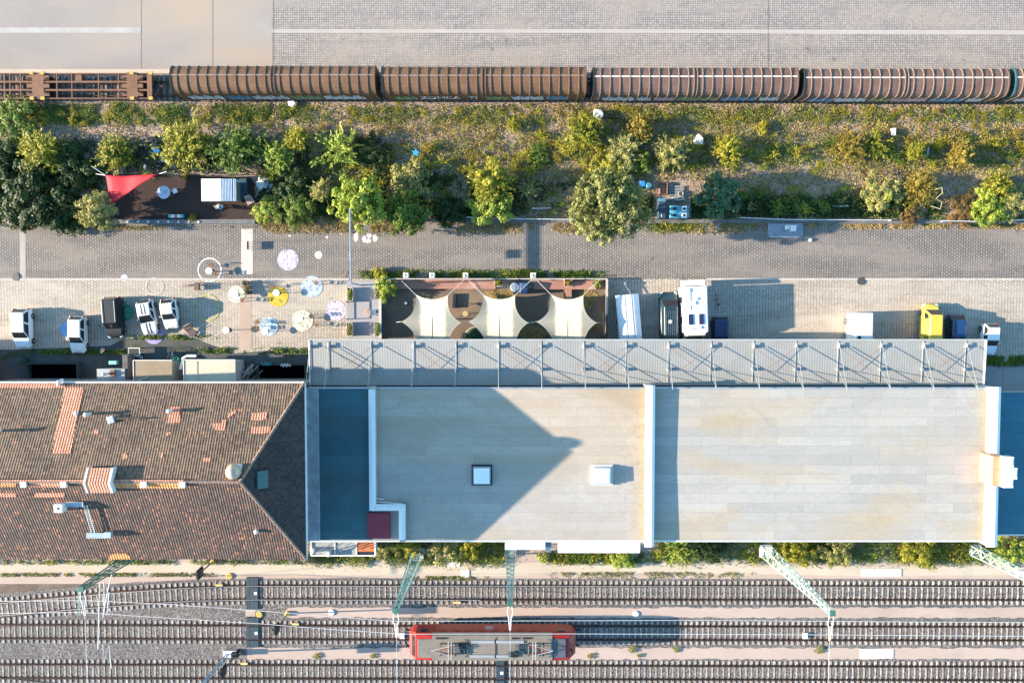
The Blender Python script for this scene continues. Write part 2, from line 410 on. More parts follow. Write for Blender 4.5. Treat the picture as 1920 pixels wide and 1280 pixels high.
for i, (x, y, r, c, inn) in enumerate(((393, 506, 23, (.85, .88, .9), .88), (540, 487, 20, (.80, .70, .88), 0), (597, 478, 7.5, (.85, .82, .66), 0),
        (233, 521, 6.5, (.82, .84, .95), 0), (290, 537, 17, (.80, .74, .62), .88), (521, 556, 19, (.90, .62, .05), 0), (585, 537, 20, (.62, .74, .88), 0),
        (630, 582, 19, (.80, .70, .84), 0), (567, 601, 20, (.86, .86, .66), 0), (503, 612, 18, (.62, .76, .85), 0), (443, 552, 16, (.86, .90, .70), 0),
        (388, 577, 25, (.68, .66, .18), .9), (288, 626, 19, (.52, .42, .85), 0), (127, 617, 15, (.18, .45, .85), 0), (236, 586, 15, (.10, .45, .25), 0)
        )):
    disc(x, y, r, c, 0.016 + i * 0.002, inn)
# railway land in the south
m_path = ground('service_path', [(0.3, (0.42, 0.34, 0.25)), (0.55, (0.52, 0.44, 0.345)), (0.8, (0.58, 0.51, 0.42))], 0.18, 6, 0.45, 0.9, 0.15, ((0.45, 0.37, 0.27), 0.35, 0.52, 0.75), (0.5, 1, 1))
m_pink = ground('pink_soil', [(0.3, (0.36, 0.265, 0.21)), (0.55, (0.46, 0.355, 0.295)), (0.8, (0.53, 0.43, 0.37))], 0.3, 11, 0.5, 0.95, 0.3, ((0.32, 0.25, 0.18), 0.3, 0.58, 0.8), (0.3, 1, 1))
m_ball = gravel('grey_ballast', (0.022, 0.020, 0.020), (0.33, 0.29, 0.265), 0.085, (0.085, 0.078, 0.074))
sheet('railway_verge', [(XL, 960), (XR, 960), (XR, 1094), (XL, 1094)], -0.010, m_pink)
sheet('service_path', [(XL, 1055), (575, 1054), (900, 1055), (1250, 1054), (1600, 1061), (XR, 1061), (XR, 1072), (1600, 1079), (1250, 1073), (900, 1080), (575, 1077), (XL, 1078)], -0.004, m_path)
sheet('ballast_bed', [(XL, 1150), (-200, 1136), (0, 1112), (120, 1102), (250, 1091), (400, 1085), (640, 1083), (1000, 1084), (XR, 1086), (XR, 1700), (XL, 1700)], 0.0, m_ball)
def ragged(x0, x1, y0, y1, step=9, amp=1.6, taper=0):
    up = [(x, y0 + random.uniform(-amp, amp)) for x in np.arange(x0, x1, step)]; dn = [(x, y1 + random.uniform(-amp, amp)) for x in np.arange(x0, x1, step)]
    return up + [(x1, (y0 + y1) / 2)] + dn[::-1] + [(x0 - taper, (y0 + y1) / 2)]
sheet('soil_strip', ragged(540, 1000, 1138, 1157, taper=6), 0.012, m_pink)
sheet('soil_strip', ragged(1000, XR, 1138.5, 1157.5, taper=0), 0.014, m_pink)
sheet('soil_strip', ragged(463, XR, 1214, 1235), 0.012, m_pink)
sheet('soil_strip', [(460, 1142), (479, 1142), (479, 1155), (460, 1155)], 0.016, m_pink)
m_panel = plain('white_concrete', (0.72, 0.68, 0.62), 0.8, var=0.1, scale=1.5)
b = MB()
for x0, x1, y0, y1, h in ((1612, 1675, 1216, 1233, .06), (1616, 1690, 1066, 1080, .05), (838, 862, 1052, 1062, .05), (865, 880, 1067, 1082, .06)):
    a, c = P(x0, y1), P(x1, y0)
    w = MB(); w.box(a.x, c.x, a.y, c.y, -0.01, h); structure(w.build('concrete_slab', m_panel, bevel=0.01))

# ------------------------------------------------------------------ railway tracks
m_sleeper, nt, bs = nodes_of('sleeper_concrete')
_g = nt.nodes.new('ShaderNodeNewGeometry'); _o = nt.nodes.new('ShaderNodeObjectInfo')
_r = mixc(nt, .5, _g.outputs['Random Per Island'], _o.outputs['Random'])
_c1 = ramp(nt, _r, [(0.2, (0.33, 0.28, 0.225)), (0.5, (0.47, 0.41, 0.335)), (0.85, (0.58, 0.525, 0.45))])
_n = noise(nt, coords(nt), 2.5, 6, .65)
nt.links.new(mixc(nt, ramp(nt, _n, [(.42, .75), (.62, 0.0)]), _c1, (0.20, 0.145, 0.11)), bs.inputs['Base Color']); bs.inputs['Roughness'].default_value = .9
m_rail = plain('rail_rust', (0.075, 0.042, 0.03), 0.6, 0.3, 0.25, 3)
m_railtop = plain('rail_top', (0.30, 0.25, 0.22), 0.35, 0.8, 0.15, 3)
m_timber = plain('sleeper_timber', (0.10, 0.07, 0.05), 0.9, var=0.3)
RZ = 0.06                                                          # top of the sleepers
def rail_mb(mid, off, x0, x1, step):
    b = MB(); loops = []; pr = [(-.075, 0), (.075, 0), (.075, .02), (.012, .04), (.012, .11), (.036, .12), (.036, .155), (-.036, .155), (-.036, .12), (-.012, .11), (-.012, .04), (-.075, .02)]
    t = x0
    while t <= x1 + 1e-6:
        p, d = mid(t); nrm = Vector((-d.y, d.x, 0))
        loops.append([p + nrm * (off + u) + Vector((0, 0, RZ + w)) for u, w in pr]); t += step
    b.loft(loops); return b
def sleeper_mb(x=0.0, y=0.0, a=0.0, b=None):
    b = b or MB(); M = Matrix.Translation((x, y, 0)) @ Matrix.Rotation(a, 4, 'Z')
    pr = [(-1.3, .115, .05), (-1.0, .135, RZ), (-.72, .12, RZ - .004), (-.45, .08, RZ - .03), (.45, .08, RZ - .03), (.72, .12, RZ - .004), (1.0, .135, RZ), (1.3, .115, .05)]
    b.loft([[M @ Vector((s_ * w, yy, z)) for s_, z in ((-1, -.12), (1, -.12), (.86, zt), (-.86, zt))] for yy, w, zt in pr]); return b
def chair_mb(b, M):
    for s_ in (-.7525, .7525):
        b.add([M @ Vector((u, s_ + w, RZ + .012)) for u, w in ((-.1, -.17), (.1, -.17), (.1, .17), (-.1, .17))], [(0, 1, 2, 3)])
def catmull(pts):
    def f(x):
        for (xa, ya), (xb, yb) in zip(pts, pts[1:]):
            if x <= xb or (xb, yb) == pts[-1]:
                i = pts.index((xa, ya)); p0 = pts[max(i - 1, 0)]; p3 = pts[min(i + 2, len(pts) - 1)]
                t = (x - xa) / (xb - xa); m0 = (yb - p0[1]) / (xb - p0[0]) if xb != p0[0] else 0; m1 = (p3[1] - ya) / (p3[0] - xa)
                h = xb - xa; t2, t3 = t * t, t * t * t
                return (2 * t3 - 3 * t2 + 1) * ya + (t3 - 2 * t2 + t) * h * m0 + (-2 * t3 + 3 * t2) * yb + (t3 - t2) * h * m1
        return pts[-1][1]
    return f
SL_MESH = sleeper_mb().build('sleeper', m_sleeper); SL_DATA = SL_MESH.data; bpy.data.objects.remove(SL_MESH)
SL2 = MB(); SL2.box(-.13, .13, -1.3, 1.3, -.1, RZ); SL2_O = SL2.build('sleeper', m_timber); SL2_DATA = SL2_O.data; bpy.data.objects.remove(SL2_O)
def track(label, mids, x0, x1, skip=(), timber=False, spacing=0.614, group='railway tracks in the south of the photo'):
    """mids: (photo x, photo y of the track's middle)"""
    world = [(P(x, y, 0.1).x, P(x, y, 0.1).y) for x, y in mids]
    f = catmull(world)
    def mid(x):
        d = Vector((1, (f(x + .3) - f(x - .3)) / .6, 0)).normalized(); return Vector((x, f(x), 0)), d
    X0, X1 = P(x0, mids[0][1]).x, P(x1, mids[-1][1]).x
    t = thing('railway_track', label, 'railway track', (0, mid(0)[0].y, 0), group=group)
    for s_ in (-1, 1):
        rail_mb(mid, s_ * .7525, X0, X1, 2.0).build('rail', m_rail, t, world=True)
    xs = []; x = X0
    while x < X1: xs.append(x); x += spacing * mid(x)[1].x
    sk = [(P(a, mids[0][1]).x, P(c, mids[0][1]).x) for a, c in skip]
    xs = [x for x in xs if not any(a < x < c for a, c in sk)]
    xs.sort(key=lambda x: abs(x))
    rest = MB()
    ch = MB()
    for i, x in enumerate(xs):
        p, d = mid(x); a = math.atan2(d.y, d.x)
        if i < 100:
            o = bpy.data.objects.new('sleeper', SL2_DATA if timber else SL_DATA); C.objects.link(o); o.parent = t
            o.location = p - t.location; o.rotation_euler = (0, 0, a + random.uniform(-.012, .012))
        elif timber:
            rest.obox((p.x, p.y, RZ / 2 - .05), (.26, 2.6, .1 + RZ), a)
        else: sleeper_mb(p.x, p.y, a, rest)
        if not timber: chair_mb(ch, Matrix.Translation(p) @ Matrix.Rotation(a, 4, 'Z'))
    if rest.v: stuff(rest.build('sleepers', m_timber if timber else m_sleeper, t, world=True))
    if ch.v: stuff(ch.build('rail_fastenings', m_rail, t, world=True))
    return mid
mid1 = track('railway track nearest the buildings, curving down at the left edge of the photo', [(-500, 1186), (-200, 1162), (0, 1143), (120, 1131), (240, 1120.5), (360, 1114), (480, 1110.5), (960, 1110.8), (1920, 1111.5), (2400, 1112)], -300, 2250, ((461, 486),))
mid2 = track('middle railway track carrying the red locomotive', [(-500, 1181), (0, 1183.5), (480, 1185), (960, 1186), (1920, 1187.3), (2400, 1188)], -300, 2250, ((461, 484),))
mid3 = track('lowest railway track along the bottom edge of the photo', [(-500, 1256), (0, 1257.6), (960, 1259.8), (1920, 1262), (2400, 1263)], -300, 2250, ((929, 947),))
def fmid(x, yt, yb):                                               # photo rows of the roof's north and south edges -> photo row of the track's middle on the ground
    Y = (P(x, yt, 2.9).y + P(x, yb, 2.9).y) / 2
    lo, hi = 0, 640
    for _ in range(50):
        m = (lo + hi) / 2
        if P(x, m, .1).y > Y: lo = m
        else: hi = m
    return (x, lo)
midF = track('weedy freight siding under the row of brown wagons', [fmid(-500, 124, 174), fmid(0, 126, 176), fmid(960, 128.5, 178), fmid(1920, 133.5, 183), fmid(2400, 135.5, 185)], -300, 2250, (), True, 0.63, None)
# short piece of the turnout that leaves track three in the bottom left corner
t = thing('turnout_rail', 'dark curved turnout rail in the bottom left corner of the photo', 'rail', P(60, 1282))
b = MB(); b.tube([P(x, y, .16) for x, y in ((-120, 1262), (0, 1270), (60, 1276), (120, 1284), (220, 1300))], .05, 5); b.build('running_rail', m_rail, t, world=True)
# staff crossings of dark rubber panels
m_rubber = plain('crossing_rubber', (0.035, 0.06, 0.075), 0.7, var=0.3, scale=1.5)
def crossing(label, x0, x1, yt, yb, rails):
    t = thing('rubber_crossing', label, 'track crossing', P((x0 + x1) / 2, (yt + yb) / 2), group='rubber crossings over the tracks')
    ys = [yt] + [r for r in rails] + [yb]
    for i in range(len(ys) - 1):
        a, c = P(x0, ys[i] + (1.4 if i else 0)), P(x1, ys[i + 1] - (1.4 if i < len(ys) - 2 else 0))
        b = MB(); n = 3
        for k in range(n):
            xa = a.x + (c.x - a.x) * k / n; b.box(xa + .01, a.x + (c.x - a.x) * (k + 1) / n - .01, a.y, c.y, 0.0, .15)
        b.build('rubber_panel', m_rubber, t, world=True, bevel=.015)
    b = MB(); q = P(x1 - 5, (rails[0] + rails[1]) / 2); b.box(q.x - .16, q.x + .16, q.y - .16, q.y + .16, .15, .17); b.build('white_plate', m_panel, t, world=True)
crossing('dark rubber crossing on the track nearest the tiled house', 462, 485, 1081, 1141, (1098, 1123.5))
crossing('dark rubber crossing over the middle track, left of the locomotive', 462, 486, 1156, 1212, (1172.5, 1198))
crossing('dark rubber crossing below the locomotive on the lowest track', 930, 946, 1236, 1300, (1247, 1272.5))

# ------------------------------------------------------------------ freight wagons
m_wag = {k: plain('wagon_' + k, c, 0.62, 0.1, 0.28, 0.7, 0.35) for k, c in (('brown', (0.175, 0.088, 0.045)), ('rose', (0.17, 0.10, 0.075)))}
m_rib = {'brown': plain('wagon_rib_brown', (0.16, 0.095, 0.06), 0.6, 0.1, 0.3, 1.5), 'rose': plain('wagon_rib_rose', (0.19, 0.125, 0.088), 0.6, 0.1, 0.3, 1.5)}
m_strip = {'brown': plain('wagon_strip_grey', (0.26, 0.20, 0.165), 0.6, 0.0, 0.35, 1.0), 'rose': plain('wagon_strip_white', (0.72, 0.64, 0.55), 0.5, 0.0, 0.12, 1.0)}
m_under = plain('underframe_black', (0.022, 0.02, 0.02), 0.8, 0.1, 0.3)
m_end = plain('wagon_end_teal', (0.035, 0.09, 0.095), 0.6, 0.1, 0.3)
m_graf = {'white': plain('spray_white', (0.48, 0.50, 0.52), 0.6, var=0.1), 'blue': plain('spray_blue', (0.08, 0.22, 0.34), 0.6, var=0.2), 'green': plain('spray_green', (0.18, 0.25, 0.12), 0.6, var=0.2), 'pink': plain('spray_pink', (0.50, 0.30, 0.35), 0.6, var=0.2)}
prof_w = [(-1.33, 1.05), (-1.37, 2.0), (-1.38, 2.95), (-1.33, 3.16), (-1.16, 3.42), (-.85, 3.62), (-.45, 3.74), (0, 3.78)]
prof_w = prof_w + [(-y, z) for y, z in prof_w[-2::-1]]
def grow(g): return [(y + (g * 1.0 if y > 0 else -g if y < 0 else 0), z + (g if z > 2 else 0)) for y, z in prof_w]
WL = 20.55
def wagon(label, kind, tag_words, teal=False):
    t = thing('freight_wagon', label, 'freight wagon', (0, 0, 0), group='ribbed freight wagons in the siding')
    b = MB(); b.loft([[(x, y, z) for y, z in prof_w] for x in np.linspace(-WL / 2, WL / 2, 22)])
    b.build('body', m_wag[kind], t)
    for s_ in (-1, 1):
        b = MB(); g = grow(.05); x = s_ * WL / 2
        b.loft([[(xx, y, z) for y, z in g] for xx in (x - .09 * s_, x + .06 * s_)]); b.build('end_wall', (m_end if teal else m_under) if s_ < 0 else m_wag[kind], t)
    rb = MB(); g = grow(.06); rb.loft([[(xx, y, z) for y, z in (g if -0.05 < xx < .05 else prof_w)] for xx in (-.055, -.04, .04, .055)]); ro = rb.build('rib', m_rib[kind], t)
    xs = [i * 0.985 + .72 for i in range(10)]; xs = [-x for x in xs[::-1]] + [-.17, .17] + xs
    for i, x in enumerate(xs):
        o = ro if i == 0 else ro.copy()
        if i: C.objects.link(o)
        o.location = (x, 0, 0)
    for x0, x1 in ((-WL / 2 + .1, -.2), (.2, WL / 2 - .1)):
        b = MB(); b.box(x0, x1, .22, .34, 3.70, 3.80); b.build('roof_strip', m_strip[kind], t)
    b = MB(); b.box(-WL / 2, WL / 2, -1.2, 1.2, .78, 1.05); b.box(-WL / 2, WL / 2, -1.42, -1.34, .86, 1.06); b.box(-WL / 2, WL / 2, 1.34, 1.42, .86, 1.06); b.build('underframe', m_under, t)
    for x in (-7.4, 7.4):
        b = MB(); b.box(x - 1.5, x + 1.5, -1.05, 1.05, .45, .78); bo = b.build('bogie', m_under, t)
        for dx in (-.9, .9):
            for s_ in (-1, 1):
                w = MB(); w.lathe((0, 0, 0), [(.46, -.06), (.46, .06)], 16)
                w.v = [(x + dx + p[0], s_ * .76 + p[2], .67 + p[1]) for p in w.v]; w.build('wheel', m_under, bo)
    for s_ in (-1, 1):
        for y in (-.875, .875):
            b = MB(); b.tube([(s_ * (WL / 2), y, 1.05), (s_ * (WL / 2 + .32), y, 1.05), (s_ * (WL / 2 + .33), y, 1.05), (s_ * (WL / 2 + .37), y, 1.05)], [.09, .09, .22, .22], 12); b.build('buffer', m_under, t)
    x = -WL / 2 + 1.0                                             # sprayed lettering and blotches low on the south side
    for kind_, w_, body in tag_words:
        if body: text(body, 1.15, m_graf[kind_], t, Matrix.Translation((x + w_ / 2, -1.40, 1.85)) @ Matrix.Rotation(R(90), 4, 'X'), 'graffiti', .02)
        else:
            b = MB(); y0 = -1.385; n = 9
            top = [(x + w_ * i / n, 2.3 + .3 * math.sin(i * 2.1 + x)) for i in range(n + 1)]; bot = [(x + w_ * i / n + .25, 1.25 + .15 * math.sin(i * 3.3 + x)) for i in range(n + 1)]
            vs = [(px, y0, z) for px, z in top] + [(px, y0, z) for px, z in bot]; vs += [(a_, y0 - .015, c_) for a_, _, c_ in vs]; k = 2 * n + 2
            b.add(vs, [(i, i + 1, n + 2 + i, n + 1 + i) for i in range(n)] + [(k + i, k + i + 1, k + n + 2 + i, k + n + 1 + i) for i in range(n)]); b.build('graffiti', m_graf[kind_], t)
        x += w_ + .35
    return t
def wag_at(o, xl, xr, y):
    p = P((xl + xr) / 2, y, 4.0); f = midF(p.x)[0]
    o.location = (p.x, f.y, .18)
    return o
w1 = wag_at(wagon('brown ribbed freight wagon coupled to the empty flat wagon', 'brown', (('white', 3.5, None), ('blue', 2.4, None), ('white', 3.6, None), ('green', 3.0, None), ('white', 4.2, None))), 318, 702, 152)
w2 = wag_at(wagon('orange brown ribbed wagon with white sprayed letters low on its side', 'brown', (('green', 2.2, None), ('white', 4.4, 'ZOMKA'), ('white', 1.6, 'TI'), ('green', 2.4, None), ('white', 3.2, None), ('blue', 2.2, None))), 717, 1097, 152)
w3 = wag_at(wagon('rosy brown ribbed wagon with white roof strip, right of the orange brown one', 'rose', (('white', 3.2, None), ('white', 1.4, None), ('pink', 2.0, None), ('green', 4.2, None), ('blue', 3.6, None), ('white', 2.0, None))), 1113, 1498, 154)
w4 = wag_at(wagon('rosy brown ribbed wagon with white roof strip, beside the teal wagon end', 'rose', (('blue', 2.4, None), ('white', 3.2, None), ('green', 2.0, None), ('pink', 3.6, None), ('blue', 3.4, None), ('white', 1.6, None))), 1508, 1895, 157)
w5 = wagon('freight wagon with teal end wall, cut off by the right edge of the photo', 'rose', (('white', 3.2, None), ('blue', 3.0, None)), True)
w5.location = (w4.location.x + WL + .72, w4.location.y + .02, .18)
# empty container flat wagon
m_flat = plain('flat_wagon_brown', (0.19, 0.09, 0.048), 0.7, 0.1, 0.3, 1.2, bmp=0.2)
m_yel = plain('safety_yellow', (0.55, 0.36, 0.08), 0.6, var=0.3, scale=3)
xe = P(287, 160, 1.2).x; fy = midF(xe)[0].y; fx = xe - 9.9
t = thing('flat_wagon', 'empty rusty brown container flat wagon with open girder deck', 'flat wagon', (fx, fy, .18))
FZ = 1.0
def fpx(x): return P(x, 160, 1.2).x - fx
for y in (-1.28, -.42, .42, 1.28):
    b = MB(); w = .09 if abs(y) < 1 else .05; b.box(-9.6, 9.8, y - w, y + w, FZ - .35, FZ); b.build('girder', m_flat, t)
for x in (8, 18, 38, 106, 134, 184, 222, -60, -120, -30):
    b = MB(); b.box(fpx(x) - .05, fpx(x) + .05, -1.28, 1.28, FZ - .2, FZ - .02); b.build('cross_member', m_flat, t)
for a_, c_ in ((60, 82), (238, 258)):
    b = MB(); b.box(fpx(a_), fpx(c_), -1.36, 1.36, FZ - .3, FZ + .035)
    for y in (-.85, 0, .85): b.box(fpx(a_) - .55, fpx(a_), y - .2, y + .2, FZ - .2, FZ + .03); b.box(fpx(c_), fpx(c_) + .55, y - .2, y + .2, FZ - .2, FZ + .03)
    b.build('bogie_plate', m_flat, t)
b = MB(); b.box(fpx(276), fpx(285), -1.36, 1.36, FZ - .4, FZ + .05); b.build('end_beam', m_flat, t)
for x in (60, 80, 248, 283):
    for s_ in (-1, 1):
        b = MB(); b.box(fpx(x) - .2, fpx(x) + .2, s_ * 1.3 - .16, s_ * 1.3 + .16, FZ - .05, FZ + .14); b.build('container_lock', m_yel, t)
b = MB(); b.box(fpx(138), fpx(152), .55, 1.2, FZ - .6, FZ - .1); b.build('brake_box', m_flat, t)
for x in (70, 248):
    b = MB(); b.box(fpx(x) - 1.4, fpx(x) + 1.4, -1, 1, .4, .62); bo = b.build('bogie', m_under, t)
    for dx in (-.9, .9):
        for s_ in (-1, 1):
            w = MB(); w.lathe((0, 0, 0), [(.46, -.06), (.46, .06)], 14); w.v = [(fpx(x) + dx + p[0], s_ * .76 + p[2], .67 + p[1]) for p in w.v]; w.build('wheel', m_under, bo)
for y in (-.875, .875):
    b = MB(); b.tube([(9.85, y, .9), (10.2, y, .9), (10.21, y, .9), (10.26, y, .9)], [.09, .09, .22, .22], 12); b.build('buffer', m_under, t)
b = MB(); b.box(9.8, 10.9, -.12, .12, .7, .85); b.build('coupling', m_under, t)

# ------------------------------------------------------------------ red electric locomotive
m_red = plain('loco_red', (0.36, 0.018, 0.010), 0.42, 0.0, 0.14, 0.8, 0.5, 0.2)
m_lroof = plain('loco_roof_grey', (0.245, 0.205, 0.16), 0.5, 0.2, 0.2, 0.9)
m_lroof2 = plain('loco_roof_panel', (0.50, 0.48, 0.45), 0.35, 0.5, 0.12, 0.9)
m_dark = plain('dark_steel', (0.03, 0.032, 0.035), 0.6, 0.3, 0.3)
m_glass = plain('dark_glass', (0.018, 0.022, 0.026), 0.08, 0.0, 0.1, spec=0.8)
m_white = plain('white_paint', (0.80, 0.79, 0.77), 0.45, var=0.05)
xl, xr = P(768, 1180, 2.5).x, P(1079, 1180, 2.5).x
p2 = midLoco = mid2((xl + xr) / 2)[0]
LC = (xl + xr) / 2; HL = (xr - xl) / 2
t = thing('locomotive', 'red electric locomotive with grey roof standing on the middle track', 'locomotive', (LC, p2.y, .2))
b = MB()
def lsec(x, w, zt, zs): return [(x, -w, 1.0), (x, -w, zs), (x, -w * .86, zt), (x, w * .86, zt), (x, w, zs), (x, w, 1.0)]
b.loft([lsec(-HL, 1.15, 2.4, 2.2), lsec(-HL + .35, 1.35, 2.75, 2.5), lsec(-HL + .75, 1.45, 3.35, 3.1), lsec(-HL + 2.2, 1.49, 3.5, 3.2), lsec(HL - 2.2, 1.49, 3.5, 3.2), lsec(HL - .75, 1.45, 3.35, 3.1), lsec(HL - .35, 1.35, 2.75, 2.5), lsec(HL, 1.15, 2.4, 2.2)])
b.build('body', m_red, t, bevel=.04)
b = MB(); b.loft([[(x, -1.505, 3.18), (x, -1.30, 3.53), (x, -1.02, 3.60), (x, 1.02, 3.60), (x, 1.30, 3.53), (x, 1.505, 3.20)] for x in (-HL + 2.5, HL - 2.5)]); ro = b.build('roof', m_lroof, t)
b = MB(); b.box(-HL + 1.0, -HL + 2.5, -1.05, .95, 3.44, 3.545); b.build('cab_roof', m_lroof, t, bevel=.03)
b = MB(); b.box(HL - 2.5, HL - 1.1, -1.05, .95, 3.44, 3.545); b.build('cab_roof', plain('cab_roof_dark', (.10, .11, .12), .5, .2), t, bevel=.03)
for x0, x1, y0, y1 in ((-2.2, 0.25, .55, .86), (.42, 3.3, .55, .86), (-2.3, .25, -.95, -.68), (.42, 2.2, -.95, -.68)):
    b = MB(); b.box(x0, x1, y0, y1, 3.62, 3.70); b.build('roof_panel', m_lroof2, ro, bevel=.02)
for x, y in ((-3.0, .35), (2.2, -.62)):
    b = MB(); b.box(x - .48, x + .48, y - .28, y + .28, 3.62, 3.74)
    for k in range(6): b.box(x - .45 + k * .16, x - .37 + k * .16, y - .25, y + .25, 3.74, 3.76)
    b.build('fan_grille', m_dark, ro)
for x, w in ((-5.3, 1.1), (2.4, .7), (3.6, .9)):
    b = MB(); b.box(x - w / 2, x + w / 2, .98, 1.14, 3.56, 3.66); b.build('air_vent', m_dark, ro)
b = MB(); b.box(.3, .36, -1.12, 1.12, 3.62, 3.66); b.build('roof_joint', m_dark, ro)
def panto(s_):
    g = thing('tmp', '', ''); del g['label'], g['category']; g.name = 'pantograph'; g.parent = t; g.location = (s_ * 4.7, -.05, 3.62)
    m_p = plain('pantograph_red', (0.30, 0.05, 0.045), 0.5, 0.2); m_s = plain('pantograph_pale', (.62, .58, .55), .45, .4)
    for y in (-.55, .55):
        for x in (-.6, .9): b = MB(); b.lathe((x, y, 0), [(.09, 0), (.05, .06), (.09, .1), (.05, .16), (.09, .2), (.05, .26)], 8); b.build('insulator', m_dark, g)
    b = MB(); b.box(-.7, 1.0, -.62, -.5, .26, .34); b.box(-.7, 1.0, .5, .62, .26, .34); b.box(-.7, -.58, -.6, .6, .26, .34); b.box(.9, 1.0, -.6, .6, .26, .34); b.build('base_frame', m_lroof, g)
    b = MB()
    for y in (-.35, .35): b.tube([(.8, y, .36), (-1.4, y * .15, .44)], .035, 5)
    b.build('lower_arm', m_p, g)
    b = MB()
    for y in (-.3, .3): b.tube([(-1.6, 0, .46), (.3, y * 1.6, .52)], .03, 5)
    b.build('upper_arm', m_s, g)
    b = MB(); b.tube([(.2, -.95, .46), (.2, -.75, .56), (.2, .75, .56), (.2, .95, .46)], .03, 5); b.tube([(.5, -.95, .46), (.5, -.75, .56), (.5, .75, .56), (.5, .95, .46)], .03, 5); b.build('contact_strip', m_s, g)
    b = MB()
    for k in range(7): b.tube([(1.1 + .18 * k, -.5, .1), (1.1 + .18 * k, .5, .1)], .045, 6)
    for y in (-.4, .1, .4): b.tube([(.9, y, .2), (2.4, y, .2)], .03, 5)
    for k in range(5): b.lathe((1.2 + .3 * k, .45 - .2 * (k % 3), 0), [(.08, 0), (.05, .1), (.08, .2), (.05, .3)], 8)
    b.build('roof_switchgear', plain('switchgear_blue', (.05, .09, .12), .5, .3), g)
    return g
g1 = panto(-1); g2 = panto(1); g2.rotation_euler = (0, 0, math.pi)
for s_ in (-1, 1):
    b = MB(); q = [(s_ * (HL - .33), -1.08, 2.72), (s_ * (HL - .33), 1.08, 2.72), (s_ * (HL - .72), 1.0, 3.3), (s_ * (HL - .72), -1.0, 3.3)]
    q2 = [(x + s_ * .025, y, z + .012) for x, y, z in q]; b.hexa(q, q2); b.build('windscreen', m_glass, t)
    for y in (-1.5, 1.5):
        b = MB(); b.box(s_ * (HL - 1.9), s_ * (HL - 1.2), y - .015, y + .015, 2.3, 2.95); b.build('cab_window', m_glass, t)
    for y in (-.85, .85):
        b = MB(); b.lathe((0, 0, 0), [(.11, 0), (.11, .05)], 12); b.v = [(s_ * (HL + p[2]), y + p[0], 1.6 + p[1]) for p in b.v]; b.build('headlight', m_white, t)
        b = MB(); b.tube([(s_ * HL, y, 1.05), (s_ * (HL + .45), y, 1.05), (s_ * (HL + .46), y, 1.05), (s_ * (HL + .52), y, 1.05)], [.1, .1, .24, .24], 12); b.build('buffer', m_dark, t)
    b = MB(); b.box(s_ * 3.9 - 2.0, s_ * 3.9 + 2.0, -1.1, 1.1, .3, .98); bo = b.build('bogie', m_under, t)
    for dx in (-1.3, 1.3):
        for y in (-.76, .76):
            w = MB(); w.lathe((0, 0, 0), [(.6, -.06), (.6, .06)], 16); w.v = [(s_ * 3.9 + dx + p[0], y + p[2], .61 + p[1]) for p in w.v]; w.build('wheel', m_dark, bo)
for y in (1.5, -1.5):
    b = MB()
    for k in range(8): b.box(-5.5 + k * 1.35, -4.8 + k * 1.35, y - .012, y + .012, 2.55, 2.95)
    b.build('side_vents', plain('vent_red', (.33, .03, .02), .5), t)
M_ = Matrix.Translation((-.35, 1.515, 2.05)) @ Matrix.Rotation(math.pi, 4, 'Z') @ Matrix.Rotation(R(90), 4, 'X')
text('DB', .42, m_white, t, M_, 'emblem_letters', .01)
b = MB()
for x0, x1, z0, z1 in ((-.75, .05, 2.32, 2.36), (-.75, .05, 1.74, 1.78), (-.75, -.71, 1.74, 2.36), (.01, .05, 1.74, 2.36)): b.box(x0, x1, 1.49, 1.52, z0, z1)
b.build('emblem_frame', m_white, t)

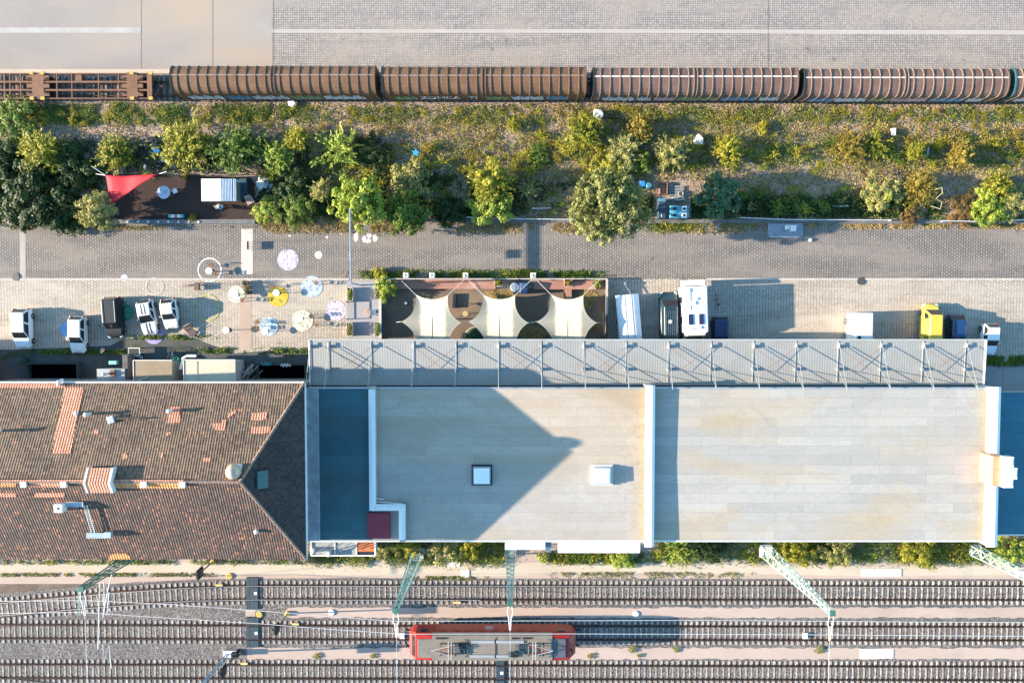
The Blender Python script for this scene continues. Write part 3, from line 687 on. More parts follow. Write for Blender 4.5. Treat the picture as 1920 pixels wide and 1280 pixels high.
# ------------------------------------------------------------------ lattice masts, signals, wires
m_green = plain('mast_pale_green', (0.30, 0.43, 0.36), 0.6, 0.1, 0.2)
m_green2 = plain('mast_dark_green', (0.05, 0.15, 0.12), 0.6, 0.1, 0.25)
m_found = plain('foundation_concrete', (0.60, 0.57, 0.52), 0.85)
m_wire = plain('wire_pale', (0.70, 0.70, 0.68), 0.4, 0.3, 0.05)
def mast(label, base, h, mat, wide=.5, tilt=0.0):
    t = thing('lattice_mast', label, 'lattice mast', base, tilt, 'catenary lattice masts')
    b = MB(); b.box(-wide - .14, wide + .14, -wide - .14, wide + .14, -.1, .3); b.build('foundation', m_found, t, bevel=.03)
    def c(z): return wide + (.16 - wide) * z / h
    for sx in (-1, 1):
        for sy in (-1, 1):
            b = MB(); b.bar((sx * wide, sy * wide, .3), (sx * c(h), sy * c(h), h), .066); b.build('leg', mat, t)
    b = MB(); z = .4; zs = [z]
    while z < h - .3: z += max(.55, c(z) * 1.7); zs.append(min(z, h))
    for i in range(len(zs) - 1):
        a, d = c(zs[i]), c(zs[i + 1]); q = [(-1, -1), (1, -1), (1, 1), (-1, 1)]
        for k in range(4):
            u, v = q[k], q[(k + 1) % 4]
            if (i + k) % 2: u, v = v, u
            b.bar((u[0] * a, u[1] * a, zs[i]), (v[0] * d, v[1] * d, zs[i + 1]), .036)
            if i % 2 == 0: b.bar((u[0] * a, u[1] * a, zs[i]), (v[0] * a, v[1] * a, zs[i]), .034)
    b.build('bracing', mat, t)
    b = MB(); b.box(-.24, .24, -.24, .24, h - .1, h + .05); b.build('mast_head', m_green2, t)
    for sx in (-.16, .16):
        b = MB(); pts = [(sx, -.2, h - .2), (sx * 1.5, -1.0, h - .35), (sx * .6, -1.7, h - .45), (sx * .3, -2.6, h - .55)]
        b.tube(pts, .03, 5)
        for k in range(4): b.tube([(sx * .5, -1.3 - k * .2, h - .4 - k * .025), (sx * .5, -1.38 - k * .2, h - .41 - k * .025)], .065, 8)
        b.build('insulator_string', m_panel, t)
    b = MB(); b.tube([(0, -2.6, h - .55), (0, -30, h - 1.2)], .02, 4); b.build('span_wire', m_wire, t)
    return t
mast('dark green lattice mast rising behind the eave of the tiled house', P(311, 1001), 16.0, m_green2, .5)
mast('green lattice mast leaning over the tracks, left of the locomotive', P(783, 1037), 15.5, m_green, .55)
mast('green lattice mast by the white lean-to roof above the locomotive', P(957, 1030), 15.0, m_green, .5)
mast('pale mint lattice mast below the large sunlit flat roof', P(1435, 1031), 17.0, plain('mast_mint', (.55, .66, .54), .6, .1, .15), .55)
mast('pale mint lattice mast by the lower end of the right firewall', P(1826, 1030), 15.0, plain('mast_mint', (.55, .66, .54), .6, .1, .15), .5)
t = thing('hanger_frame', 'pale green pipe frame of the overhead line above the left tracks', 'line hanger', P(187, 1150))
for pts in (((187, 1092), (184, 1217)), ((211, 1071), (201, 1112), (193, 1158)), ((195, 1090), (196, 1142)), ((205, 1110), (201, 1150)), ((193, 1208), (195, 1242), (204, 1205), (209, 1252)), ((148, 1105), (147, 1152)), ((152, 1105), (150, 1152)), ((143, 1128), (155, 1127)), ((143, 1120), (156, 1117))):
    b = MB(); b.tube([P(x, y, 8.5) for x, y in pts], .045, 6); b.build('pipe', m_green if pts[0][0] < 160 else m_panel, t, world=True)
for lab, pts in (('pale overhead wire sagging from the left mast to above the locomotive roof', ((-200, 1152), (150, 1147), (300, 1157), (480, 1168), (620, 1179), (760, 1188), (1080, 1187.5), (1500, 1189), (2200, 1194))),
                 ('upper pale overhead wire running along the locomotive shadow edge', ((-200, 1128), (165, 1125), (330, 1133), (480, 1144), (620, 1155), (740, 1164), (1310, 1162), (1700, 1165), (2200, 1168))),
                 ('thin overhead wire along the upper rail of the curved track', ((-200, 1150), (0, 1131), (220, 1111), (360, 1101.5), (480, 1098.5), (900, 1098), (2200, 1101))),
                 ('thin overhead wire along the lower rail of the curved track', ((-200, 1172), (0, 1154), (200, 1137), (360, 1126), (480, 1124), (900, 1124.5)))):
    b = MB(); b.tube([P(x, y, 5.6) for x, y in pts], .032 if 'pale' in lab else .018, 5)
    tag(b.build('overhead_wire', m_wire), lab, 'overhead wire', 'overhead wires')
m_sig = plain('signal_mast_green', (0.06, 0.13, 0.10), .6, .2)
def signal(label, base, h, ladder=False):
    t = thing('light_signal', label, 'railway signal', base, 0, 'light signals by the tracks')
    b = MB(); b.lathe((0, 0, 0), [(.28, -.05), (.28, .25), (.2, .3)], 12); b.build('base_cap', m_yel, t)
    b = MB(); b.tube([(0, 0, .2), (0, 0, h)], .075, 8); b.build('pole', m_sig, t)
    b = MB(); b.box(-.12, .22, -.42, .42, h - 1.1, h); b.build('signal_head', m_dark, t, bevel=.02)
    b = MB(); b.box(.05, .12, -.55, .55, h - 1.25, h + .1); b.build('back_plate', m_dark, t)
    for z in (.3, .75):
        b = MB(); b.tube([(-.12, 0, h - z), (-.34, 0, h - z)], .11, 10); b.build('lamp_hood', m_dark, t)
    b = MB(); b.tube([(-.3, .3, h - 1.2), (-.3, .3, h - 2.2)], .03, 5); b.tube([(.3, -.3, h - 1.2), (-.3, .3, h - 1.25)], .03, 5); b.build('ladder_rail', m_panel, t)
    return t
signal('dark light signal beside the gravel, below the tiled roof', P(400, 1052), 4.2)
signal('dark light signal with yellow base between the upper two tracks', P(540, 1149), 4.6)
signal('dark light signal with yellow base on the lowest track', P(447, 1222), 5.0)
t = thing('signal_mast', 'tall pale blue signal mast leaning out of the bottom edge', 'signal mast', P(430, 1222))
m_blue = plain('mast_pale_blue', (.30, .48, .58), .5, .2)
for dx in (-.18, .12): b = MB(); b.tube([(dx, 0, 0), (dx, 0, 9)], .075, 6); b.build('pole', m_blue, t)
b = MB()
for k in range(20): b.tube([(-.18, 0, .4 + k * .42), (.12, 0, .4 + k * .42)], .025, 4)
b.build('ladder', m_blue, t)
b = MB(); b.box(-.5, .9, -.35, .35, 0, .5); b.build('base_box', m_white, t, bevel=.03)
b = MB(); b.box(.5, 1.2, -.3, .3, .0, .9); b.build('control_box', m_dark, t, bevel=.03)
for lab, x, y in (('small yellow trackside magnet beside the rail below the tiled house', 411, 1096.5), ('small yellow magnet at the rail near the signal with yellow base', 554, 1169.5), ('small yellow magnet on the lowest track left of the crossing', 458, 1243.5), ('small yellow magnet beside the track above the locomotive', 858, 1129)):
    q = P(x, y, .2); b = MB(); b.obox((q.x, q.y, .17), (.75, .22, .14)); b.obox((q.x, q.y, .08), (.3, .3, .12)); tag(b.build('track_magnet', plain('magnet_yellow', (.72, .52, .22), .5), bevel=.02), lab, 'track magnet', 'track magnets')
for lab, x, y, c in (('yellow round cable cap beside the gravel under the tiled roof', 431, 1079, m_yel), ('yellow round cable cap right of the upper rubber crossing', 487, 1151, m_yel), ('white round shaft cover in the pink soil near the signal', 622, 1147, m_panel), ('pale round shaft cover in the pink soil above the locomotive shadow', 1192, 1150, m_panel)):
    b = MB(); b.lathe((0, 0, 0), [(.34, -.02), (.34, .10), (.28, .13)], 18); o = b.build('shaft_cover', c); o.location = P(x, y); tag(o, lab, 'shaft cover', 'round covers by the tracks')
for lab, x, y in (('white box lying between the rails just left of the locomotive', 755, 1190), ('white box between the rails left of the mint mast', 1509, 1190)):
    q = P(x, y); b = MB(); b.box(-.28, .28, -.32, .32, 0, .16); b.box(-.2, .2, -.24, .24, .16, .22); o = b.build('balise', m_white, bevel=.03); o.location = (q.x, q.y, .07); tag(o, lab, 'balise', 'white balises')

# ------------------------------------------------------------------ tiled house
ZE, ZR, ZF, ZCN, ZCS = 10.7, 14.93, 6.3, 4.75, 4.5
m_brick = setts('red_brick', (0.26, 0.09, 0.06), (0.36, 0.14, 0.09), (0.22, 0.19, 0.17), 0.25, 0.075, 0.012, False)
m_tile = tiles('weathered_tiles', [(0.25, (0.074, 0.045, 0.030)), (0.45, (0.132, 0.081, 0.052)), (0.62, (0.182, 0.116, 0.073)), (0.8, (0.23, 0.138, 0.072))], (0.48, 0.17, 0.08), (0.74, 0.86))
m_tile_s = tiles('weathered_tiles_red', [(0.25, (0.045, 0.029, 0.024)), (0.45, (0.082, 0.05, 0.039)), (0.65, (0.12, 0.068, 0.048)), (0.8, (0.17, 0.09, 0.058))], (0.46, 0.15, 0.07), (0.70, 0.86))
m_tile_h = tiles('hip_shade_tiles', [(0.25, (0.02, 0.016, 0.015)), (0.45, (0.036, 0.029, 0.026)), (0.65, (0.055, 0.042, 0.036)), (0.8, (0.075, 0.05, 0.04))], (0.12, 0.05, 0.03), (0.82, 0.95))  # same tiles darkened: shade of the hip's sunless side put into the colour
m_tile_new = tiles('new_tiles', [(0.25, (0.52, 0.18, 0.10)), (0.5, (0.60, 0.23, 0.14)), (0.8, (0.66, 0.29, 0.19))], (0.62, 0.27, 0.17), (0.8, 0.95))
m_tile_or = tiles('orange_tiles', [(0.25, (0.55, 0.20, 0.06)), (0.5, (0.62, 0.27, 0.09)), (0.8, (0.66, 0.33, 0.13))], (0.62, 0.30, 0.1), (0.8, 0.95))
m_zinc = plain('zinc', (0.42, 0.45, 0.46), 0.4, 0.5, 0.15)
m_pale = plain('pale_metal', (0.72, 0.70, 0.66), 0.5, 0.1, 0.1)
Yn, Ys = P(450, 718, ZE).y, P(450, 1048, ZE).y
Yr = (Yn + Ys) / 2; Xe = P(572, 883, ZE).x; Xa = P(450, 903, ZR).x; Xw = P(-110, 883, ZE).x
house = thing('tiled_house', 'long brick house with patchy dark tiled hip roof', 'building', (-45, Yr, 0))
b = MB(); b.box(Xw + .4, Xe - 1.35, Ys + .5, Yn - .5, -.1, ZE - .05); b.build('wall', m_brick, house, world=True)
u_, v_ = P(-420, 722, 4.2), P(-75, 652, 4.2)  # unseen block added west of the view to shade the yard asphalt
b = MB(); b.box(u_.x, v_.x, u_.y, v_.y, -.1, 4.05); b.box(u_.x, Xw + .5, Ys + 2, Yn - 2, -.1, 4.0); b.build('unseen_shade_wall', m_brick, house, world=True)
b = MB(); b.box(u_.x - .2, v_.x + .1, u_.y, v_.y + .2, 4.05, 4.22); b.build('unseen_shade_roof', m_zinc, house, world=True)
slope = math.hypot(Yn - Yr, ZR - ZE)
b = MB()
A_, B_, C_, D_ = (Xw, Yn, ZE), (Xe, Yn, ZE), (Xe, Ys, ZE), (Xw, Ys, ZE)
R0, R1 = (Xw, Yr, ZR), (Xa, Yr, ZR)
def face(pts, uv, mi): b.add(pts, [tuple(range(len(pts)))], mi, uv)
face([A_, B_, R1, R0], [(Xw, 0), (Xe, 0), (Xa, slope), (Xw, slope)], 0)
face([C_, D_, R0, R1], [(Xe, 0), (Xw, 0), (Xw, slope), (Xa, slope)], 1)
hs = math.hypot(Xe - Xa, ZR - ZE)
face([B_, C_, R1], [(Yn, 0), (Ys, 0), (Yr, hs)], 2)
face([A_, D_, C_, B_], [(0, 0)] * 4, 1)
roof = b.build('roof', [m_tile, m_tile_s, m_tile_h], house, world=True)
nN = Vector((0, ZR - ZE, Yn - Yr)).normalized(); nS = Vector((0, -(ZR - ZE), Yn - Yr)).normalized(); nH = Vector((ZR - ZE, 0, Xe - Xa)).normalized()
pR = Vector((Xa, Yr, ZR))
ON = lambda x, y, l=0: on_plane(x, y, pR, nN, l)
OS = lambda x, y, l=0: on_plane(x, y, pR, nS, l)
OH = lambda x, y, l=0: on_plane(x, y, pR, nH, l)
def tile_patch(pts, side, mat, lift=.03, name='tile_patch', label=None, parent=None):
    f = ON if side == 'N' else OS
    lo = [f(x, y, .002) for x, y in pts]; hi = [f(x, y, lift) for x, y in pts]; n = len(pts)
    uv = [(p.x, math.hypot(p.y - Yn, p.z - ZE)) for p in hi]
    bb = MB(); bb.add(hi, [tuple(range(n))], 0, uv)
    for i in range(n):
        j = (i + 1) % n; bb.add([lo[i], lo[j], hi[j], hi[i]], [(0, 1, 2, 3)], 0, [uv[i], uv[j], uv[j], uv[i]])
    return bb.build(name, mat, roof, world=True, label=label)
st = [(122, 726)]
xs_l = np.linspace(121, 96, 13); xs_r = np.linspace(156, 131, 13); ys_ = np.linspace(726, 850, 13)
left = []; right = []
for i in range(12): left += [(xs_l[i], ys_[i]), (xs_l[i], ys_[i + 1])]; right += [(xs_r[i], ys_[i]), (xs_r[i], ys_[i + 1])]
tile_patch(left[::-1] + right, 'N', m_tile_new, .03, label='diagonal strip of new salmon tiles')
tile_patch([(-110, 719.5), (122, 719.5), (122, 727), (-110, 727)], 'N', m_tile_new, .035, label='row of new salmon tiles along the eave')
for pts in ([(320, 762), (338, 762), (338, 792), (313, 792), (316, 776), (320, 776)], [(395, 794), (414, 793), (414, 787), (424, 787), (423, 799), (420, 807), (401, 805), (401, 799)], [(471, 775), (500, 772), (500, 784), (490, 788), (471, 787)], [(471, 800), (508, 799), (506, 810), (494, 813), (471, 812)], [(425, 780), (432, 773), (442, 768), (441, 774), (431, 782), (425, 786)], [(312, 815), (318, 806), (320, 812), (316, 818)], [(380, 858), (395, 857), (395, 865), (381, 865)], [(300, 850), (306, 847), (307, 857), (300, 858)], [(228, 852), (237, 848), (240, 858), (231, 862)], [(176, 806), (184, 804), (185, 813), (177, 814)]):
    tile_patch(pts, 'N', m_tile_new, .025)
for pts, mt in (([(-60, 923), (31, 924), (31, 931), (-60, 930)], m_tile_new), ([(66, 924), (121, 923.5), (121, 931), (65, 931)], m_tile_new), ([(204, 1047.5), (206, 1041), (211, 1038), (238, 1037), (243, 1042), (246, 1047.5)], m_tile_or), ([(-110, 899), (345, 899), (345, 904), (-110, 904)], m_tile_new), ([(213, 904), (345, 905), (347, 915), (213, 914)], m_tile_or), ([(55, 904), (120, 904), (122, 912.5), (55, 912)], m_tile_new), ([(-110, 904), (30, 904), (30, 912), (-110, 912)], m_tile_or)):
    tile_patch(pts, 'S', mt, .03)
# ridge and hip tiles
m_ridge = plain('ridge_tile', (0.30, 0.20, 0.15), 0.8, var=0.4, scale=3)
def ridge(p, q, name='ridge_tiles'):
    bb = MB(); p, q = Vector(p), Vector(q); L = (q - p).length; n = int(L / .4)
    for i in range(n):
        a = p + (q - p) * (i / n); c = p + (q - p) * ((i + .9) / n)
        bb.tube([a, c], [.15, .125], 7)
    return bb.build(name, m_ridge, roof, world=True)
ridge((Xw, Yr, ZR - .02), (Xa, Yr, ZR - .02)); ridge(R1, (Xe, Yn, ZE + .02), 'hip_tiles'); ridge(R1, (Xe, Ys, ZE + .02), 'hip_tiles')
# tiled saddle cap over the chimney block on the ridge
p, q = OS(165, 918), ON(213, 877); x0, x1 = OS(166, 905).x, OS(212, 905).x
zt = ZR + .62; w_n, w_s = 1.25, .95
b = MB(); b.add([(x0, Yr + w_n, zt - .62), (x1, Yr + w_n, zt - .62), (x1, Yr, zt), (x0, Yr, zt), (x0, Yr - w_s, zt - .5), (x1, Yr - w_s, zt - .5)], [(0, 1, 2, 3), (3, 2, 5, 4)], 0, [(x0, 0), (x1, 0), (x1, 1.4), (x0, 1.4), (x0, 2.6), (x1, 2.6)])
sc = b.build('saddle_cap', m_tile_new, roof, world=True)
for x in (x0, x1):
    b = MB(); b.prism([(x - .08, 0), (x + .08, 0), (x + .08, 1), (x - .08, 1)], 0, 1); b.v = []; b.f = []; b.m = []
    b.add([(x + s_ * .09, y, z) for s_ in (-1, 1) for y, z in ((Yr + w_n, zt - .60), (Yr, zt + .03), (Yr - w_s, zt - .47), (Yr - w_s, zt - 1.2), (Yr + w_n, zt - 1.4))], [(0, 1, 2, 3, 4), (9, 8, 7, 6, 5)] + [(i, (i + 1) % 5, 5 + (i + 1) % 5, 5 + i) for i in range(5)])
    b.build('white_verge', m_pale, sc, world=True)
for x in (47, 122, 272, 344):
    q = OS(x, 907); b = MB(); b.box(q.x - .22, q.x + .22, q.y - .22, q.y + .22, q.z - .4, q.z + .22); b.box(q.x - .26, q.x + .26, q.y - .26, q.y + .26, q.z + .22, q.z + .28); b.build('vent_box', m_pale, roof, world=True, bevel=.02)
# globe cowl on its square base
q = ON(440, 883); m_copper = plain('weathered_globe', (0.55, 0.42, 0.32), 0.45, 0.3, 0.3, 3)
g = MB(); g.box(q.x - .45, q.x + .6, q.y - .5, q.y + .6, q.z - .5, q.z + .15); ba = g.build('cowl_base', m_pale, roof, world=True, bevel=.03)
g = MB(); g.lathe((q.x, q.y, q.z + .0), [(.45, -.4), (.5, -.3)] + [(.68 * math.sin(a), .30 - .68 * math.cos(a)) for a in np.linspace(1.0, 3.1, 12)], 20); g.build('cowl_globe', m_copper, ba, world=True, smooth=True)
# pipes, chimney, ladder, hatch
for x, y, f, h, c in ((170, 775, ON, .9, m_pale), (322, 769, ON, .7, m_pale), (2, 807, ON, 1.0, m_pale), (482, 995, OS, .35, m_pale), (145, 774, ON, .3, m_pale)):
    q = f(x, y); b = MB(); b.lathe((q.x, q.y, q.z - .2), [(.12, 0), (.12, h), (.2, h + .05), (.2, h + .18), (.05, h + .28)], 12); b.build('vent_pipe', c, roof, world=True)
q = ON(210, 786); b = MB(); b.obox((q.x, q.y, q.z + .12), (.6, .7, .3), .3); b.build('roof_flashing', m_zinc, roof, world=True, bevel=.04)
b = MB(); b.tube([ON(222, 786, .25), ON(276, 786, .25)], .05, 6)
for x in (224, 242, 262): b.tube([ON(x, 786, .0), ON(x, 786, .3)], .09, 6)
b.build('snow_rail', plain('rust_iron', (.14, .09, .06), .7), roof, world=True)
q = OS(124, 947); ch = MB(); ch.box(q.x - .1, q.x + 1.0, q.y - .45, q.y + .45, q.z - .6, q.z + .25); cho = ch.build('chimney', m_brick, roof, world=True)
b = MB(); b.box(q.x - .5, q.x + .25, q.y - .4, q.y + .35, q.z + .25, q.z + 1.0); b.build('chimney_cap', m_pale, cho, world=True, bevel=.02)
b = MB(); b.box(q.x - .2, q.x, q.y - .12, q.y + .1, q.z + 1.0, q.z + 1.01); b.build('flue', m_dark, cho, world=True)
m_walk = plain('roof_walk_zinc', (.36, .45, .50), .5, .3, .15)
def walk(x0, x1, y, w):
    bb = MB(); a, c = OS(x0, y, .35), OS(x1, y, .35)
    for k in range(4): bb.box(a.x, c.x, a.y - w / 2 + k * w / 4, a.y - w / 2 + (k + .8) * w / 4, a.z, a.z + .05)
    for x in (a.x + .2, c.x - .2): bb.tube([(x, a.y, a.z), (x, a.y, a.z - .5)], .04, 5)
    bb.build('roof_walkway', m_walk, roof, world=True)
walk(128, 160, 940, .45); walk(166, 206, 998, .5)
q = OS(208, 996, .3); b = MB(); b.box(q.x - .25, q.x + .3, q.y - .3, q.y + .25, q.z - .1, q.z + .3); b.build('roof_hatch_box', m_walk, roof, world=True, bevel=.03)
b = MB(); l0, l1 = OS(160, 942, .3), OS(175, 997, .3); r0, r1 = OS(166, 942, .3), OS(182, 997, .3)
b.bar(l0, l1, .05); b.bar(r0, r1, .05)
for k in range(14): u = (k + .5) / 14; b.bar(l0 + (l1 - l0) * u, r0 + (r1 - r0) * u, .035)
b.build('roof_ladder', plain('ladder_aluminium', (.66, .68, .66), .4, .4), roof, world=True)
q = OH(491, 898); b = MB(); b.obox((q.x, q.y, q.z + .05), (1.0, 1.6, .5), 0, 0, 0, math.atan2(ZR - ZE, Xe - Xa)); b.build('skylight_hatch', plain('hatch_green', (.05, .11, .11), .4), roof, world=True, bevel=.03)
b = MB(); b.tube([(Xw, Yn + .08, ZE - .02), (Xe, Yn + .08, ZE - .02)], .085, 8); b.build('gutter', m_pale, house, world=True)
b = MB(); b.tube([(Xe + .07, Yn, ZE - .03), (Xe + .07, Ys, ZE - .03)], .07, 8); b.build('gutter', m_pale, house, world=True)
b = MB(); b.tube([ON(111, 723, .1), ON(114, 718, .4), ON(121, 714, .2)], .16, 10); b.build('overflow_pipe', m_pale, house, world=True)
b = MB(); yy = Yn - .46; b.tube([P(-60, 710, 8.9).xy.to_3d() + Vector((0, 0, 8.9)), Vector((P(160, 710, 8.9).x, P(160, 710, 8.9).y, 8.9))], .05, 6); b.v = [(x, yy + .1 + (0), z) for x, y, z in b.v]; b.build('wall_pipe', m_pale, house, world=True)

# ------------------------------------------------------------------ flat-roofed goods shed
def roofmat(name, c1, c2, stain, edge=None, joint=.78):
    m, nt, bs = nodes_of(name); v = coords(nt)
    bk = N(nt, 'TexBrick', Scale=1.0); bk.offset = .37
    bk.inputs['Color1'].default_value = (*c1, 1); bk.inputs['Color2'].default_value = (*c2, 1); bk.inputs['Mortar'].default_value = (*[x * joint for x in c1], 1)
    bk.inputs['Brick Width'].default_value = 7.5; bk.inputs['Row Height'].default_value = .95; bk.inputs['Mortar Size'].default_value = .022; bk.inputs['Mortar Smooth'].default_value = .5
    nt.links.new(v, bk.inputs['Vector'])
    vs = coords(nt, scale=(.35, 1, 1))
    col = mixc(nt, ramp(nt, noise(nt, vs, .22, 6, .6, .4), [(.45, 0), (.68, .75)]), bk.outputs['Color'], stain)
    rg = ramp(nt, noise(nt, coords(nt, scale=(.6, 1, 1)), .28, 5, .6, .8), [(.40, 0), (.46, .0), (.50, .17), (.56, .08), (.70, 0)])
    col = mixc(nt, rg, col, [x * .66 for x in c1])                 # rings left by dried puddles
    if edge:                                                       # lichen and silt gathered along the foot of the firewall at x = edge
        sp = nt.nodes.new('ShaderNodeSeparateXYZ'); nt.links.new(v, sp.inputs[0])
        a = N(nt, 'Math', operation='SUBTRACT'); nt.links.new(sp.outputs[0], a.inputs[0]); a.inputs[1].default_value = edge - 3.2
        d = N(nt, 'Math', operation='MULTIPLY_ADD'); nt.links.new(a.outputs[0], d.inputs[0]); d.inputs[1].default_value = .135
        nt.links.new(noise(nt, coords(nt, scale=(1, .8, 1)), 1.5, 8, .8), d.inputs[2])
        col = mixc(nt, ramp(nt, d.outputs[0], [(.72, 0), (.86, .3), (1.0, .75)]), col, (.33, .25, .125))
    col = mixc(nt, .25, col, ramp(nt, noise(nt, v, 5, 4), [(.3, .55), (.7, 1)]), 'MULTIPLY')
    nt.links.new(col, bs.inputs['Base Color']); bs.inputs['Roughness'].default_value = .8; bs.inputs['Specular IOR Level'].default_value = .25
    MATS[name] = m; return m
m_felt1 = roofmat('roof_felt_tan', (.43, .355, .275), (.48, .40, .315), (.38, .275, .175), P(1210, 870, ZF).x - 14)
m_felt2 = roofmat('roof_felt_pale', (.355, .335, .30), (.43, .40, .355), (.43, .325, .20), P(1850, 870, ZF).x - 14)
m_felt0 = roofmat('roof_felt_shade_teal', (.045, .125, .145), (.06, .15, .17), (.085, .115, .11))  # west strip: the teal of its shade is put into the felt colour
m_moss = ground('moss_stain', [(.3, (.30, .22, .09)), (.7, (.42, .34, .20))], .8, 5, .5, .9, .1)
m_coping = plain('white_coping', (.78, .76, .72), .45, .1, .06)
YN, YS = P(1210, 729, ZF).y, P(1210, 1012, ZF).y
YRG = P(1210, 868, ZF + .2).y
hall = thing('goods_shed', 'long flat-roofed goods shed with white capped firewalls', 'building', (14, (YN + YS) / 2, 0))
HX0 = P(574, 870, ZF).x; XA1 = P(698, 870, ZF).x; X1 = P(1218, 870, ZF).x; X2 = P(1863, 870, ZF).x
m_plaster = plain('grey_plaster', (.42, .39, .35), .9, var=.2, scale=.8)
b = MB(); b.box(HX0 + .2, X2, YS + .25, YN - .25, -.1, ZF - .35); b.build('wall', m_plaster, hall, world=True)
def deck(x0, x1, m, name='roof'):
    b = MB(); pr = [(YN, ZF), (YRG, ZF + .05), (YS, ZF - .05), (YS, ZF - .3), (YN, ZF - .3)]
    b.loft([[(x, y, z) for y, z in pr] for x in (x0, x1)]); o = b.build(name, m, hall, world=True)
    for p in o.data.polygons: p.material_index = 1 if len(o.data.materials) > 1 and p.normal.z > .5 and p.normal.y < 0 else 0
    return o
d0 = deck(HX0, XA1, m_felt0); d1 = deck(XA1, X1, [m_felt1, roofmat('roof_felt_sky_grey', (.385, .345, .30), (.43, .39, .34), (.39, .32, .24), P(1210, 870, ZF).x - 14)]); d2 = deck(X1, X2, m_felt2)  # south half of the middle deck greyed to stand in for sky reflection
def coping(x, y0, y1, z0, zt, w, name='firewall'):
    b = MB(); b.box(x - w * .36, x + w * .36, y0, y1, z0, zt - .12); o = b.build(name, m_plaster, hall, world=True)
    b = MB(); b.loft([[(x - w / 2, y, zt - .13), (x - w / 2, y, zt - .1), (x + w * .18, y, zt), (x + w / 2, y, zt - .16), (x + w / 2, y, zt - .2)] for y in (y0 - .05, y1 + .05)]); b.build('coping', m_coping, o, world=True); return o
fw1 = coping(P(1218.5, 870, 7).x, P(0, 1024, 7).y, P(0, 723, 7).y, 0, ZF + .82, .95)
fw2 = coping(P(1863, 870, 7).x, P(0, 1024, 7).y, P(0, 726, 7).y, 0, ZF + .82, 1.15)
# inner parapet with its jog
zp = ZF + .6
pa = [P(698.5, 730, zp), P(698.5, 951, zp), P(754, 951, zp), P(754, 1011, zp)]
b = MB()
for (u, v), w in zip(zip(pa, pa[1:]), (.26, .26, .26)):
    b.box(min(u.x, v.x) - w, max(u.x, v.x) + w, min(u.y, v.y) - w, max(u.y, v.y) + w, ZF - .1, zp - .06 + .004 * (u.x > pa[0].x + 1))
pp = b.build('parapet', m_plaster, hall, world=True)
b = MB()
for i, (u, v) in enumerate(zip(pa, pa[1:])):
    w = .33; x0, x1, y0, y1 = min(u.x, v.x), max(u.x, v.x), min(u.y, v.y), max(u.y, v.y)
    if i % 2 == 0: b.loft([[(x0 - w, y, zp - .06), (x0, y, zp + .04), (x0 + w, y, zp - .06), (x0, y, zp - .09)] for y in (y0 - (w if i == 0 else .05), y1 + (w if i == 2 else 0))])
    else: b.loft([[(x, y0 - w, zp - .058), (x, y0, zp + .042), (x, y0 + w, zp - .058), (x, y0, zp - .09)] for x in (x0 + w, x1 + w)])
b.build('coping', m_coping, pp, world=True)
b = MB(); b.tube([P(705, 940, ZF + .3), P(755, 944, ZF + .3)], .06, 6); b.tube([P(704, 934, ZF + .3), P(720, 936, ZF + .3)], .05, 6); b.build('roof_pipe', m_pale, hall, world=True)
a, c = P(690, 1007, ZF), P(732, 960, ZF); b = MB(); b.box(a.x, c.x, a.y, c.y, ZF + .0, ZF + .32); b.build('maroon_roof_patch', plain('maroon_felt', (.26, .035, .05), .7, var=.15), hall, world=True, bevel=.02)
m_ledge = plain('pale_ledge', (.30, .34, .36), .7, var=.3, scale=1.2)
b = MB(); b.box(HX0 + .15, P(590, 0, ZF).x, YS, YN, ZF - .3, ZF + .26); b.build('west_ledge', m_ledge, hall, world=True)
b = MB(); b.box(HX0 - .02, HX0 + .17, YS - .05, YN + .05, ZF - .3, ZF + .45); b.build('edge_trim', m_coping, hall, world=True)
for y, nm in ((YN, 'gutter'), (YS, 'gutter')):
    s_ = 1 if y == YN else -1
    for x0, x1 in ((HX0 + .3, fw1.location.x + X1 - .5 if False else X1 - .5), (X1 + .5, X2 - .55)):
        b = MB(); b.tube([(x0, y + s_ * .1, ZF - .02), (x1, y + s_ * .1, ZF - .02)], .1, 8); b.build(nm, m_pale if s_ < 0 else m_zinc, hall, world=True)
def skylight(px, py, sz, label):
    q = P(px, py, ZF + .9); h = sz / 2
    b = MB(); b.box(q.x - h, q.x + h, q.y - h, q.y + h, ZF, ZF + .5); o = b.build('skylight', m_zinc, hall, world=True, label=label)
    b = MB(); k = h * .86; b.loft([[(q.x + sx * r, q.y + sy * r, z) for sx, sy in ((-1, -1), (1, -1), (1, 1), (-1, 1))] for r, z in ((k, ZF + .5), (k, ZF + .68), (k * .9, ZF + .76), (k * .45, ZF + .82))]); b.build('dome', plain('acrylic_white', (.85, .86, .87), .3, var=.03), o, world=True, bevel=.04)
    b = MB(); b.box(q.x - h - .14, q.x + h + .14, q.y - h - .14, q.y + h + .14, ZF + .0, ZF + .27); b.build('frame', m_dark if px < 1000 else m_pale, o, world=True)  # shade put into the colour: dark frame in the roof shadow, pale in sun
skylight(903, 893, 1.75, 'white skylight dome inside the roof shadow'); skylight(1131, 893, 1.75, 'white skylight dome in the sunlight')
